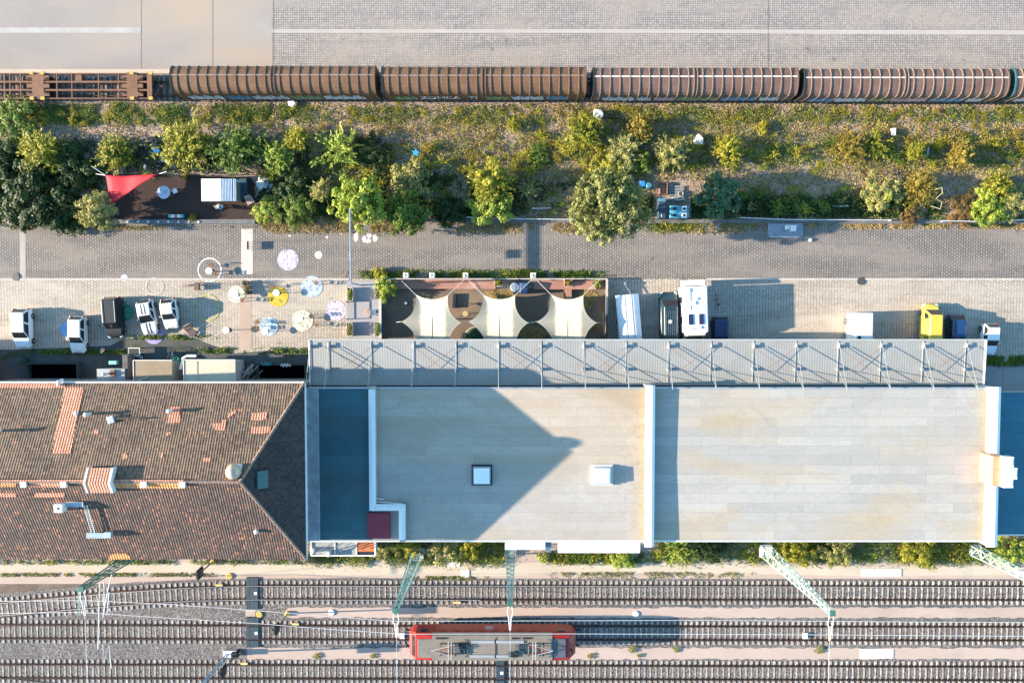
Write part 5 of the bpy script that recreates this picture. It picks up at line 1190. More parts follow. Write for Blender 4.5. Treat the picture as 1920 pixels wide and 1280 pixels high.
for i, (x, y, r) in enumerate(((1186, 1216, 9), (1267, 1216, 8), (1108, 1228, 8), (1535, 1217, 10), (1198, 1227, 6), (700, 1228, 7), (594, 1228, 8))):
    o = bpy.data.objects.new('grass_tuft', crown_mesh('bush', 'olive', i % 3)); C.objects.link(o); q = P(x, y); o.location = q; k = r / 17.3; o.scale = (k, k * .8, .25)
    tag(o, 'small dry grass tuft growing in the pink soil between the tracks', 'grass tuft', 'grass tufts in the pink soil')

# ------------------------------------------------------------------ vehicles
m_tyre = plain('tyre', (0.02, 0.02, 0.02), 0.85, var=0.1)
m_hub = plain('wheel_hub', (0.35, 0.36, 0.37), 0.35, 0.7, 0.1)
m_lamp = plain('lamp_glass', (0.65, 0.68, 0.70), 0.12, var=0.05, spec=0.8)
m_tail = plain('tail_lamp', (0.35, 0.02, 0.02), 0.25, var=0.1)
m_plate = plain('number_plate', (0.75, 0.75, 0.72), 0.5, var=0.05)
def paint(name, c): return plain('paint_' + name, c, 0.32, 0.0, 0.04, 1.0, 0.5, 0.6)
def pane(q, parent, name, inset=.06, lift=.012, mat=None):
    q = [Vector(p) for p in q]; c = sum(q, Vector()) / 4; n = (q[1] - q[0]).cross(q[3] - q[0]).normalized()
    if n.dot(c - Vector((0, c.y * .8, .4))) < 0: n = -n
    a = [p + (c - p).normalized() * min(inset * 1.4, (c - p).length * .4) for p in q]
    b = MB(); b.hexa([p - n * .01 for p in a], [p + n * lift for p in a]); return b.build(name, mat or m_glass, parent, bevel=.0)
def car(name, label, cat, loc, rz, L, W, H, col, belt=.92, hood=.78, cab=(-.46, .20, -.36, .02), nose=1.0, rails=False, group='cars parked on the setts', win=True, wheelr=.31, tumble=.80):
    """forward is +y; cab = belt-line rear/front and roof-line rear/front as shares of the length"""
    t = thing(name, label, cat, loc, rz, group); w = W / 2
    def sec(y, kw, zt): ww = w * kw; return [(-ww * .94, y, .22), (-ww, y, .45), (-ww * .99, y, zt - .16), (-ww * .90, y, zt), (ww * .90, y, zt), (ww * .99, y, zt - .16), (ww, y, .45), (ww * .94, y, .22)]
    fh = belt * hood
    secs = [(-.5, .62, belt * .66), (-.49, .80, belt * .86), (-.46, .92, belt * .98), (-.38, .98, belt), (-.2, 1, belt + .01), (.1, 1, belt), (cab[1], .985, belt - .02), (.36, .94, belt - (belt - fh) * .45), (.42, .88, fh + .02), (.46, .78 * nose, fh * .93), (.485, .64 * nose, fh * .80), (.5, .42 * nose, fh * .60)]
    b = MB(); b.loft([sec(y * L, k, z) for y, k, z in secs]); body = b.build('body', col, t, smooth=True, bevel=.06)
    y0, y1, y2, y3 = cab[0] * L, cab[1] * L, cab[2] * L, cab[3] * L; wb = w * .93; wt = w * tumble
    B4 = [(-wb, y0, belt - .03), (wb, y0, belt - .03), (wb, y1, belt - .05), (-wb, y1, belt - .05)]; T4 = [(-wt, y2, H), (wt, y2, H), (wt, y3, H - .02), (-wt, y3, H - .02)]
    b = MB(); b.hexa(B4, T4); cabin = b.build('roof', col, t, bevel=.11); cabin.modifiers[0].segments = 4
    pane([B4[3], B4[2], T4[2], T4[3]], t, 'windscreen', .07)
    pane([B4[0], B4[1], T4[1], T4[0]], t, 'rear_window', .09)
    if win:
        def lerp(p, q, u): return Vector(p).lerp(Vector(q), u)
        for s_, (i, j) in ((-1, (0, 3)), (1, (1, 2))):
            lo0, lo1, hi0, hi1 = B4[i], B4[j], T4[i], T4[j]
            for u0, u1 in ((.04, .5), (.52, .98)):
                pane([lerp(lo0, lo1, u0), lerp(lo0, lo1, u1), lerp(hi0, hi1, u1), lerp(hi0, hi1, u0)], t, 'side_window', .055)
    for s_ in (-1, 1):
        for y in (-.31 * L, .31 * L):
            b = MB(); b.wheel((0, 0, 0), wheelr, .2); o = b.build('wheel', m_tyre, t); o.location = (s_ * (w - .09), y, wheelr)
            b = MB(); b.wheel((0, 0, 0), wheelr * .6, .21, 12); b.build('rim', m_hub, o)
        b = MB(); b.obox((s_ * w * .66 * nose, .465 * L, fh * .80), (.32, .22, .13), -s_ * .45); b.build('headlight', m_lamp, t, bevel=.03)
        b = MB(); b.obox((s_ * w * .80, -.489 * L, belt * .82), (.2, .12, .28), 0); b.build('taillight', m_tail, t, bevel=.02)
        b = MB(); b.obox((s_ * (w + .08), cab[1] * L - .38, belt + .06), (.2, .12, .14), 0); b.build('mirror', col, t, bevel=.03)
        if rails: b = MB(); b.tube([(s_ * wt * .92, y2 + .1, H + .05), (s_ * wt * .92, y3 - .1, H + .05)], .016, 6); b.build('roof_rail', m_pale, t)
    b = MB(); b.box(-.26, .26, .5 * L - .005, .5 * L + .01, .38, .5); b.build('number_plate', m_plate, t)
    return t
pw = paint('white', (.80, .80, .79))
at = lambda x, y, z: (P(x, y, z).x, P(x, y, z).y, 0)
car('white_hatchback', 'tall white car at the left end of the parked row, shadow on its right', 'car', at(41, 616, .8), math.pi, 4.25, 1.80, 1.62, pw, 1.0, .8, (-.485, .24, -.40, .08))
car('white_compact', 'white compact car beside the blue painted dot', 'car', at(145, 627, .8), math.pi - .02, 3.95, 1.68, 1.48, pw, .92, .8, (-.485, .23, -.39, .06))
car('black_van', 'black people carrier with silver roof rails between the white cars', 'car', at(213, 595, .8), math.pi + .05, 4.35, 1.82, 1.78, plain('paint_black', (.014, .020, .027), .45, 0.0, .05), 1.02, .84, (-.485, .28, -.43, .14), 1.05, True)
c4 = car('striped_car', 'white coupe with two black stripes from bonnet to roof', 'car', at(276, 594, .7), math.pi + .15, 3.75, 1.72, 1.40, pw, .88, .78, (-.49, .16, -.38, -.05))
m_stripe = plain('stripe_black', (.03, .03, .03), .4)
for s_ in (-.17, .17):
    b = MB(); b.box(s_ - .05, s_ + .05, -.36 * 3.75, -.07 * 3.75, 1.39, 1.406); b.build('roof_stripe', m_stripe, c4)
    for (ya, za), (yb, zb) in (((.17, .885), (.36, .815)), ((.36, .815), (.43, .725)), ((.43, .725), (.47, .655))):
        b = MB(); b.hexa([(s_ - .05, ya * 3.75, za - .1), (s_ + .05, ya * 3.75, za - .1), (s_ + .05, yb * 3.75, zb - .1), (s_ - .05, yb * 3.75, zb - .1)], [(s_ - .05, ya * 3.75, za), (s_ + .05, ya * 3.75, za), (s_ + .05, yb * 3.75, zb), (s_ - .05, yb * 3.75, zb)]); b.build('bonnet_stripe', m_stripe, c4)
car('white_city_car', 'small white city car, rightmost of the row of five', 'car', at(318, 588, .7), math.pi + .10, 3.15, 1.62, 1.45, pw, .9, .78, (-.485, .20, -.34, .0))
GR = 'vehicles parked beside the canopy'
def van(name, label, loc, rz, L, W, H, col, cat='van', cab=(-.497, .40, -.49, .24), hood=.8, tumble=.84, belt=1.15, win=False):
    return car(name, label, cat, loc, rz, L, W, H, col, belt, hood, cab, 1.15, False, GR, win, .34, tumble)
v = van('dark_van', 'dark blue-black van with ribbed roof left of the white motorhome', at(1255, 593, 1.0), 0.02, 5.2, 1.95, 2.0, paint('night', (.014, .034, .045)), cab=(-.497, .33, -.49, .20), tumble=.72)
for k in range(6):
    x = -.5 + k * .2; b = MB(); b.box(x - .035, x + .035, -2.3, .6, 1.98, 2.025); b.build('roof_rib', plain('rib_metal', (.10, .15, .17), .35, .5), v, bevel=.01)
b = MB(); b.lathe((-.1, -.55, 2.0), [(.2, 0), (.18, .1), (.08, .15)], 12); b.build('roof_vent', m_pale, v)
v = van('white_van', 'plain white panel van tucked under the canopy edge', at(1610, 630, 1.2), math.pi, 5.0, 2.0, 2.45, pw, cab=(-.497, .38, -.49, .26), tumble=.93)
b = MB(); b.box(.35, .68, -.05, .45, 2.45, 2.5); b.build('roof_vent', m_dark, v, bevel=.01)
yel = paint('yellow', (.72, .50, .06))
v = van('yellow_van', 'yellow delivery van with dark markings on its sunlit side', (44.35, -1.55, 0), -.02, 4.9, 1.75, 2.05, yel, cab=(-.497, .37, -.49, .255), tumble=.76)
for yv, tx in ((-1.15, 'B'), (-1.75, 'E')):
    M_ = Matrix.Translation((-.80, yv, 1.5)) @ Matrix.Rotation(R(-90), 4, 'Z') @ Matrix.Rotation(R(79), 4, 'X')
    text(tx, .75, plain('sign_brown', (.10, .07, .02), .6), v, M_, 'side_lettering', .02)
pane([(-.85, .85, 1.2), (-.83, 1.55, 1.2), (-.74, 1.3, 1.75), (-.74, .85, 1.8)], v, 'side_window', .02, .05)
car('navy_car', 'navy blue car in the shadow of the yellow van', 'car', (47.1, -2.4, 0), math.pi, 4.2, 1.78, 1.5, paint('navy', (.01, .045, .13)), .92, .8, (-.485, .22, -.37, .04), group=GR)
car('white_supermini', 'small white car at the right end of the canopy', 'car', (50.75, -2.85, 0), math.pi - .03, 3.35, 1.62, 1.46, pw, .9, .8, (-.485, .22, -.36, .03), group=GR)
car('blue_hatchback', 'dark blue car half under the canopy, right of the motorhome', 'car', at(1350, 630, .8), math.pi, 4.1, 1.75, 1.5, paint('deepblue', (.012, .03, .10)), .92, .8, (-.49, .22, -.42, .03), group=GR)
# motorhome
q = P(1306, 583, 3.0); t = thing('motorhome', 'white motorhome with two dark solar panels on its roof', 'motorhome', (q.x, q.y - .35, 0), math.pi + .04, GR)
b = MB(); b.box(-1.25, 1.25, -2.9, 1.9, .45, 2.95); b.build('living_box', pw, t, bevel=.14)
b = MB(); b.loft([[(-1.0, y, .35), (-1.02, y, zt), (1.02, y, zt), (1.0, y, .35)] for y, zt in ((1.85, 2.1), (2.3, 2.0), (2.75, 1.25), (3.3, 1.0), (3.4, .6))]); b.build('cab', pw, t, bevel=.06)
b = MB(); b.hexa([(-1.15, 1.6, 2.1), (1.15, 1.6, 2.1), (1.0, 2.35, 2.2), (-1.0, 2.35, 2.2)], [(-1.15, 1.6, 2.93), (1.15, 1.6, 2.93), (.95, 2.15, 2.75), (-.95, 2.15, 2.75)]); b.build('alcove', pw, t, bevel=.08)
pane([(-.95, 2.78, 1.27), (.95, 2.78, 1.27), (.92, 2.3, 2.02), (-.92, 2.3, 2.02)], t, 'windscreen', .03, .03)
b = MB(); b.box(-1.1, 1.1, -3.55, -2.98, 1.0, 2.55); b.build('rear_carrier_box', pw, t, bevel=.05)
b = MB(); b.box(-1.0, 1.0, -2.98, -2.9, .9, 1.1); b.build('carrier_frame', m_dark, t)
for x in (-.50, .58): b = MB(); b.box(x - .24, x + .24, -.05, 1.05, 2.97, 3.02); b.build('solar_panel', plain('solar_blue', (.03, .045, .10), .15, .2, .15), t, bevel=.01)
for x, y, s_ in ((-.05, -1.6, .14), (.25, -1.2, .2), (-.3, 1.35, .16), (.8, -2.5, .22)):
    b = MB(); b.box(x - s_, x + s_, y - s_, y + s_, 2.93, 3.06); b.build('roof_hatch', m_pale, t, bevel=.02)
b = MB(); b.box(.55, 1.1, -2.5, -.5, 2.94, 3.0); b.build('awning_case', m_pale, t, bevel=.02)
b = MB(); b.tube([(-.3, 1.4, 3.05), (.9, 1.55, 3.1)], .02, 5); b.build('antenna', m_dark, t)
for s_ in (-1, 1):
    for y in (-1.4, 2.5): b = MB(); b.wheel((s_ * .95, y, .36), .36, .24); b.build('wheel', m_tyre, t)
    b = MB(); b.obox((s_ * .75, 3.33, .85), (.35, .12, .16)); b.build('headlight', m_lamp, t, bevel=.02)
    b = MB(); b.obox((s_ * 1.3, 2.5, 1.6), (.3, .14, .34)); b.build('mirror', m_dark, t, bevel=.03)
b = MB(); b.box(1.24, 1.265, -1.9, -1.2, .9, 2.2); b.box(1.25, 1.27, .2, .9, 1.5, 2.1); b.build('side_window', m_glass, t)
# covered trailer
q = P(1177, 552, 1.9); ang = math.atan2(.09, 1.0); t = thing('covered_trailer', 'white tarpaulin covered trailer with drawbar beside the beach bar fence', 'trailer', (q.x, q.y, 0), ang, GR)
b = MB(); L_ = 5.4; W_ = 1.15
b.loft([[(-W_, y, .55), (-W_, y, 1.75), (-W_ * .5, y, 1.9), (0, y, 1.93), (W_ * .5, y, 1.9), (W_, y, 1.75), (W_, y, .55)] for y in (0, -L_)]); b.build('tarpaulin', plain('tarp_white', (.74, .76, .75), .6, var=.08, scale=.8), t, bevel=.04)
for x in (-.35, .35): b = MB(); b.box(x - .02, x + .02, -L_ - .01, .01, 1.915, 1.94); b.build('seam', plain('strap_grey', (.28, .32, .36), .7), t)
b = MB(); b.box(-1.0, .95, -1.92, -1.86, 1.93, 1.955); b.build('strap', plain('strap_grey', (.28, .32, .36), .7), t)
for x in (-.55, .55): b = MB(); b.bar((x, .05, .55), (.0, 1.15, .55), .07); b.build('drawbar', m_zinc, t)
b = MB(); b.box(-.1, .1, 1.05, 1.35, .5, .66); b.build('coupling_head', m_zinc, t)
b = MB(); b.tube([(.0, .75, .0), (.0, .75, .75)], .04, 6); b.build('jockey_leg', m_zinc, t)
for s_ in (-1, 1): b = MB(); b.wheel((s_ * 1.05, -2.8, .34), .34, .2); b.build('wheel', m_tyre, t)
b = MB(); b.box(-1.0, 1.0, -L_, -.02, .4, .56); b.build('chassis', m_dark, t)
def bicycle(label, x, y, rz, col, lean=.0):
    t = thing('bicycle', label, 'bicycle', P(x, y), rz, 'bicycles'); t.rotation_euler = (0, lean, rz)
    for yy in (-.53, .53):
        b = MB(); b.tube([(0, yy + .33 * math.cos(a), .34 + .33 * math.sin(a)) for a in np.linspace(0, 2 * math.pi, 19)], .022, 5); b.build('wheel', m_tyre, t)
    b = MB()
    for p_, q_ in (((0, -.53, .34), (0, -.05, .30)), ((0, -.05, .30), (0, -.2, .82)), ((0, -.2, .78), (0, .38, .82)), ((0, -.05, .30), (0, .38, .78)), ((0, -.53, .34), (0, -.2, .74)), ((0, .53, .34), (0, .36, .95))): b.tube([p_, q_], .022, 5)
    b.build('frame', col, t)
    b = MB(); b.tube([(-.30, .28, .98), (-.1, .38, .97), (.1, .38, .97), (.30, .28, .98)], .02, 5); b.build('handlebar', m_dark, t)
    b = MB(); b.obox((0, -.22, .88), (.16, .26, .07)); b.build('saddle', m_dark, t, bevel=.02); return t
m_teal = plain('teal_paint', (.06, .30, .33), .5)
bicycle('dark bicycle with pink panniers leaning beside the motorhome', 1341, 567, .1, plain('pink_paint', (.45, .16, .22), .5), .12)
bicycle('teal bicycle parked above the tan shed roof', 321, 664, .1, m_teal, .1)
bicycle('pale bicycle next to the teal bicycle above the tan shed roof', 327, 667, -.1, m_pale, .12)

# ------------------------------------------------------------------ beach bar
m_sand = ground('bar_sand', [(.3, (.12, .09, .065)), (.55, (.18, .135, .10)), (.8, (.25, .19, .135))], .35, 10, .5, .95, .4, ((.30, .21, .12), .16, .55, .75))
sheet('sand_floor', [(714, 541), (1136, 541), (1136, 720), (714, 720)], .015, m_sand)
def straw(name, px, py, rx, ry, seed):
    n = 1500; a = rng.uniform(0, 6.28, n); r_ = np.sqrt(rng.random(n)); c0 = P(px, py)
    cen = np.stack([c0.x + np.cos(a) * r_ * rx * (1 + .2 * np.sin(3 * a)), c0.y + np.sin(a) * r_ * ry, .03 + rng.random(n) * .12 * (1 - r_)], 1)
    o = bpy.data.objects.new(name, quad_mesh(name, leaf_quads(cen, rng.normal(size=(n, 3)) * .4 + np.array([0, 0, 1]), .22, .05), LEAF['straw'])); C.objects.link(o); return stuff(o)
straw('straw_litter', 998, 628, 1.4, .9, 1); straw('straw_litter', 938, 552, 1.6, .5, 2); straw('straw_litter', 1103, 560, .9, 1.1, 3); straw('straw_litter', 1110, 612, .6, .5, 4)
m_deckg = striped('deck_grey', (.27, .255, .26), (.37, .35, .355), .145, 'Y', .8, 0, .5, .015, (.20, .19, .19))
m_deckr = striped('deck_red', (.28, .125, .085), (.42, .215, .15), .145, 'Y', .75, 0, .5, .015, (.48, .33, .26))
a, c = P(651, 632), P(714, 527)
t = thing('grey_deck', 'grey wooden entrance deck between the paving and the beach bar', 'deck', ((a.x + c.x) / 2, (a.y + c.y) / 2, 0))
b = MB(); b.box(a.x, c.x, a.y - .6, c.y, 0, .22); b.build('boards', m_deckg, t, world=True)
for y0, y1 in ((541, 562), (604, 627)):
    u, v_ = P(672, y1), P(697, y0); b = MB(); b.box(u.x, v_.x, u.y, v_.y, .22, .26); b.build('planter_shade_panel', m_deckg, t, world=True)  # raised panels added where the planters' shadows lie on the deck
m_wood = plain('pale_wood', (.52, .46, .40), .8, var=.2, scale=3); m_woodd = plain('dark_wood', (.16, .11, .075), .8, var=.25, scale=3)
def rail(pts, parent, z=.95, name='railing'):
    for p_ in pts: b = MB(); b.box(p_[0] - .05, p_[0] + .05, p_[1] - .05, p_[1] + .05, .0, z); b.build('post', m_woodd, parent, world=True)
    for u, v_ in zip(pts, pts[1:]):
        for zz in (z, z * .5): b = MB(); b.bar((u[0], u[1], zz), (v_[0], v_[1], zz), .06); b.build('rail', m_wood, parent, world=True)
t2 = thing('deck_railing', 'low timber railing along the left side of the grey deck', 'railing', P(651, 575))
rail([(a.x + .06, P(0, y).y) for y in (566, 598)], t2)
t2 = thing('deck_screen', 'white topped screen wall between the grey deck and the dark sand', 'screen', P(716, 595))
b = MB(); u, v_ = P(714, 634), P(717, 541); b.box(u.x, v_.x, u.y, v_.y, 0, .9); b.build('panel', plain('screen_teal', (.06, .12, .14), .7), t2, world=True)
b = MB(); b.box(u.x - .04, v_.x + .04, u.y, v_.y, .9, .96); b.build('capping', m_wood, t2, world=True)
m_soilp = plain('planter_soil', (.03, .022, .015), .95)
def planter(label, x, y, w, l, mat, kind='bush'):
    q = P(x, y, .5); t = thing('planter_box', label, 'planter', (q.x, q.y, .0 if x > 720 else .22), 0, 'planter boxes of the beach bar')
    b = MB()
    for x0, x1, y0, y1 in ((-w, w, -l, -l + .06), (-w, w, l - .06, l), (-w, -w + .06, -l, l), (w - .06, w, -l, l)): b.box(x0, x1, y0, y1, 0, .55)
    b.build('box', m_wood, t)
    b = MB(); b.box(-w + .05, w - .05, -l + .05, l - .05, 0, .48); b.build('soil', m_soilp, t)
    o = bpy.data.objects.new('foliage', crown_mesh(kind, mat, random.randint(0, 2))); C.objects.link(o); o.parent = t; o.location = (0, 0, .42); o.scale = (w * .95, l * .85, .6); return t
planter('planter box with yellowish plants, upper left on the grey deck', 657, 552, .32, .72, 'lime'); planter('planter box under the big lime plant, upper right on the grey deck', 709, 551, .32, .62, 'olive')
planter('planter box with sparse plants, lower left on the grey deck', 656, 617, .32, .72, 'olive'); planter('planter box with green plants, lower right on the grey deck', 709, 617, .32, .78, 'lime')
planter('planter box with yellow plant between the long and short red benches', 935, 530, .45, .42, 'yellow'); planter('planter box with orange dry plant in front of the red bench on the right', 1066, 530, .45, .42, 'ochre')
plant('bush', 'lime', 725, 541, 21, 1.9, 'big lime green plant spilling over the grey deck corner', 1)
plant('bush', 'lime', 1120, 531, 9, .8, 'small light green plant at the right corner of the beach bar', 0)
plant('bush', 'yellow', 712, 512, 14, .9, 'yellowish weed clump on the road edge above the grey deck', 2)
def bench(label, x0, x1, y0, y1, z=.48):
    u, v_ = P(x0, y1, z), P(x1, y0, z); t = thing('timber_bench', label, 'bench', ((u.x + v_.x) / 2, (u.y + v_.y) / 2, 0), 0, 'red timber benches along the fence')
    b = MB(); b.box(u.x, v_.x, u.y, v_.y, z - .06, z); b.build('seat', m_deckr, t, world=True)
    n = max(2, int((v_.x - u.x) / 2.2))
    for k in range(n + 1):
        x = u.x + .1 + (v_.x - u.x - .2) * k / n; b = MB(); b.box(x - .05, x + .05, u.y + .05, v_.y - .05, 0, z - .06); b.build('leg', m_woodd, t, world=True)
bench('long red-brown timber bench platform below the pillar blocks', 733, 929, 524, 541.5); bench('short red-brown timber bench platform on the right of the beach bar', 1001, 1118, 526, 542.5)
t = thing('bar_fence', 'dark fence with pale top rail along the north side of the beach bar', 'fence', P(930, 523))
for x0, x1 in ((716, 928), (938, 1136)):
    u, v_ = P(x0, 522.5), P(x1, 523.5); b = MB(); b.box(u.x, v_.x, v_.y - .03, v_.y + .03, .0, 1.0); b.build('panel', plain('fence_green', (.02, .045, .035), .8), t, world=True)
    b = MB(); b.box(u.x, v_.x, v_.y - .05, v_.y + .05, 1.0, 1.05); b.build('top_rail', m_wood, t, world=True)
u, v_ = P(1134, 640), P(1137, 524); b = MB(); b.box(u.x, v_.x, u.y, v_.y, 0, 1.05); b.build('panel', m_woodd, t, world=True)
b = MB(); b.box(u.x - .02, v_.x + .03, P(0, 590).y, v_.y, 1.05, 1.12); b.build('top_rail', m_wood, t, world=True)
b = MB(); b.tube([P(1130, 585, 1.3), P(1133, 628, 1.3)], .07, 6); b.build('rolled_mat', plain('mat_straw', (.42, .34, .22), .9), t, world=True)
for i, (x, lab) in enumerate(((761, 'leftmost white pillar block with a post hole above the long red bench'), (810, 'white pillar block with a post hole, second from the left'), (873, 'pale pillar block carrying the guy ropes between two sails'), (1000, 'pale pillar block by the dark keg cooler, rightmost of the four'))):
    q = P(x, 516, 1.0); t = thing('pillar_block', lab, 'pillar block', (q.x, q.y, 0), 0, 'white pillar blocks along the fence')
    b = MB(); b.box(-.28, .28, -.28, .28, 0, 1.05); b.build('block', m_found, t, bevel=.03)
    b = MB(); b.lathe((0, 0, 1.05), [(.09, 0), (.09, .01)], 12); b.build('post_hole', m_dark, t)
    if i > 1: b = MB(); b.tube([(.0, -.1, .9), (.02, -.3, 2.6)], .05, 8); b.build('rope_post', m_zinc, t)
# shade sails: sagging membranes between raised and lowered corners
m_sail = plain('sail_cream', (.46, .405, .30), .8, var=.04, scale=.6)
def sail(label, cxp, zt):
    cs = [(-30, 552, 2.5), (31, 553, 3.15), (56, 605, 2.86), (33, 662, 3.1), (-22, 662, 2.5), (-57, 603, 2.62)]
    V = [P(cxp + dx, y, z) for dx, y, z in cs]; cen = sum(V, Vector()) / 6; t = thing('shade_sail', label, 'shade sail', (cen.x, cen.y, 0), 0, 'cream shade sails over the beach bar')
    dep = [.16, .20, .20, .10, .20, .20]                           # how far each edge curves inwards
    nE, nR = 10, 9; rim = []
    for k in range(6):
        p_, q_ = V[k], V[(k + 1) % 6]; m_ = (p_ + q_) / 2; d = (cen - m_); d.z = 0
        for j in range(nE):
            s_ = j / nE; rim.append(p_.lerp(q_, s_) + d * dep[k] * 4 * s_ * (1 - s_) * (1.0 if k in (0, 3) else .55 if False else 1.0))
    n = len(rim); vs = []; fs = []
    def zc(p_):                                                  # pleated middle panel: rises to the right, wings fall away
        x = (p_.x - cen.x); k0, k1 = -1.25, 1.35
        return (2.42 + (x - k0) / (k1 - k0) * .62) if k0 < x < k1 else (2.42 + (k0 - x) * .09) if x <= k0 else (3.04 - (x - k1) * .09)
    for i in range(nR + 1):
        u = 1 - i / nR * .999
        for p_ in rim:
            q_ = cen.lerp(p_, u); w = u ** 6; q_.z = zc(q_) * (1 - w) + p_.z * w; vs.append(q_)
    for i in range(nR):
        for k in range(n): fs.append((i * n + k, i * n + (k + 1) % n, (i + 1) * n + (k + 1) % n, (i + 1) * n + k))
    b = MB(); b.add(vs, fs); o = b.build('membrane', m_sail, t, world=True); md = o.modifiers.new('thickness', 'SOLIDIFY'); md.thickness = .015
    b = MB(); b.tube([P(cxp + 2, 560, 2.62), P(cxp + 1, 600, 2.72), P(cxp, 655, 2.74)], .035, 6); b.build('ridge_rope', plain('rope_grey', (.40, .38, .34), .8), t, world=True)
    b = MB(); b.tube([P(cxp + 2, 600, 0), P(cxp + 2, 600, 2.6)], .06, 8); b.build('pole', m_zinc, t, world=True)
    m_rope = plain('rope_white', (.68, .64, .58), .8)
    for (dx, y, z), (ex, ey, ez) in ((cs[0], (-56, 526, 2.6)), (cs[1], (62, 524, 2.7)), (cs[2], (64, 605, 2.3)), (cs[5], (-66, 604, 2.4))):
        b = MB(); b.tube([P(cxp + dx, y, z), P(cxp + ex, ey, ez)], .025, 5); b.build('guy_rope', m_rope, t, world=True)
    return t
sail('cream shade sail beside the grey deck, leftmost of the three', 809, 3); sail('cream shade sail in the middle of the beach bar', 935, 3); sail('cream shade sail next to the right fence of the beach bar', 1063, 3)
# bar furniture
def rtable(label, x, y, z0=.015, r=.36, h=.78, top=None, grp='white bistro tables'):
    q = P(x, y, h); t = thing('bistro_table', label, 'table', (q.x, q.y, z0), 0, grp)
    b = MB(); b.lathe((0, 0, h), [(r, 0), (r, .03), (r * .96, .04)], 24); b.build('tabletop', top or m_white, t)
    b = MB(); b.lathe((0, 0, 0), [(.04, 0), (.04, h)], 8); b.build('stem', m_dark, t)
    b = MB(); b.lathe((0, 0, 0), [(.24, 0), (.24, .02), (.05, .06)], 16); b.build('base', m_dark, t); return t
m_chairb = plain('chair_brown', (.24, .12, .06), .7, var=.2)
def chair(label, x, y, rz, z0=.02, mat=None, grp='brown folding chairs'):
    mat = mat or m_chairb; t = thing('folding_chair', label, 'chair', P(x, y, z0), rz, grp)
    b = MB()
    for k in range(4): b.box(-.2, .2, -.18 + k * .095, -.10 + k * .095, .44, .46)
    b.build('seat', mat, t)
    b = MB()
    for k in range(3): b.box(-.2, .2, -.24, -.22, .55 + k * .12, .63 + k * .12)
    b.build('backrest', mat, t)
    for sx in (-1, 1):
        for p_, q_ in (((.19, .2, 0), (.19, -.22, .9)), ((.17, -.2, 0), (.17, .18, .45))):
            b = MB(); b.bar((sx * p_[0], p_[1], p_[2]), (sx * q_[0], q_[1], q_[2]), .03); b.build('leg', mat, t)
    return t
for a_ in (('white round bistro table inside the white painted ring', 392, 508), ('white round bistro table on the yellow painted disc', 518, 549), ('white round bistro table on the pale green dot', 441, 552), ('white round bistro table near the lying deck chair', 424, 619), ('white round bistro table on the cream yellow disc', 562, 597), ('white round bistro table on the light blue disc', 497, 621)): rtable(*a_)
for a_ in (('brown folding chair right of the table in the white ring', 405, 512, 1.4), ('brown folding chair above the table in the white ring', 397, 498, 2.9), ('brown folding chair left of the table on the light blue disc', 485, 603, -.8), ('brown folding chair beside the brown concrete strip, left of the blue disc', 485, 615, -1.6), ('brown folding chair upper right of the cream disc', 585, 592, 2.2), ('brown folding chair lower right of the cream disc', 594, 608, 1.0), ('brown folding chair above the table on the yellow disc', 512, 537, 2.9), ('brown folding chair on the light blue painted disc near the deck', 594, 530, 1.2), ('brown folding chair right of the pale green dot', 456, 562, 1.2)): chair(*a_)
rtable('dark round table with wooden top in the gap between the left sails', 873, 588, .02, .3, .75, plain('wood_top', (.50, .35, .17), .6), None); 
m_black = plain('black_plastic', (.02, .022, .025), .6)
chair('dark chair with cushion between the left two shade sails', 872, 571, 0.0, .02, m_black, None)
rtable('small grey round table in the dark sand left of the sails', 761, 568, .02, .16, .6, m_zinc, None)
q = P(852, 564); b = MB(); b.box(-.2, .2, -.75, .75, 0, .4); o = b.build('black_bench', m_black, bevel=.04); o.location = (q.x, q.y, .015); o.rotation_euler = (0, 0, -.08); tag(o, 'black bench beside the left sail edge', 'bench')
t = thing('keg_cooler', 'dark blue covered keg cooler beside the wooden benches', 'cooler', P(975, 540)); q = P(975, 540)
b = MB(); b.box(-.8, .8, -.62, .62, 0, 1.0); b.build('cabinet', m_dark, t, bevel=.06)
b = MB(); b.lathe((0, 0, 0), [(.5, 0), (.5, 1.0), (.42, 1.12)], 20); b.v = [(x - .55, y + .05, z) for x, y, z in b.v]; b.build('grey_drum', m_zinc, t)
b = MB(); b.hexa([(-.1, -.65, 1.0), (.85, -.65, 1.0), (.85, .6, 1.0), (-.1, .6, 1.0)], [(.0, -.5, 1.25), (.75, -.55, 1.15), (.7, .5, 1.3), (.05, .45, 1.2)]); b.build('blue_cover', plain('cover_blue', (.03, .07, .15), .5, var=.3, scale=3), t, bevel=.08)
q = P(1066, 548); b = MB(); b.box(-.3, .3, -1.3, .3, 0, .42); b.build('sideboard', m_deckr).location = (q.x, q.y, .02); tag(bpy.data.objects['sideboard'], 'narrow red-brown timber block under the right sail', 'timber block')
t = thing('orange_lounger', 'wooden chair with white towel and red cushion on the grey deck', 'chair', P(701, 586, .22))
b = MB(); b.box(-.3, .3, -.3, .3, .3, .38); b.build('seat', m_white, t, bevel=.03); b = MB(); b.box(-.32, -.26, -.3, .3, .3, .8); b.build('backrest', m_wood, t)
b = MB(); b.lathe((-.55, .1, 0), [(.2, 0), (.22, .3), (.16, .42)], 14); b.build('cushion', plain('terracotta', (.45, .15, .06), .7), t)
for sx in (-.25, .25):
    for sy in (-.25, .25): b = MB(); b.box(sx - .03, sx + .03, sy - .03, sy + .03, 0, .3); b.build('leg', m_woodd, t)
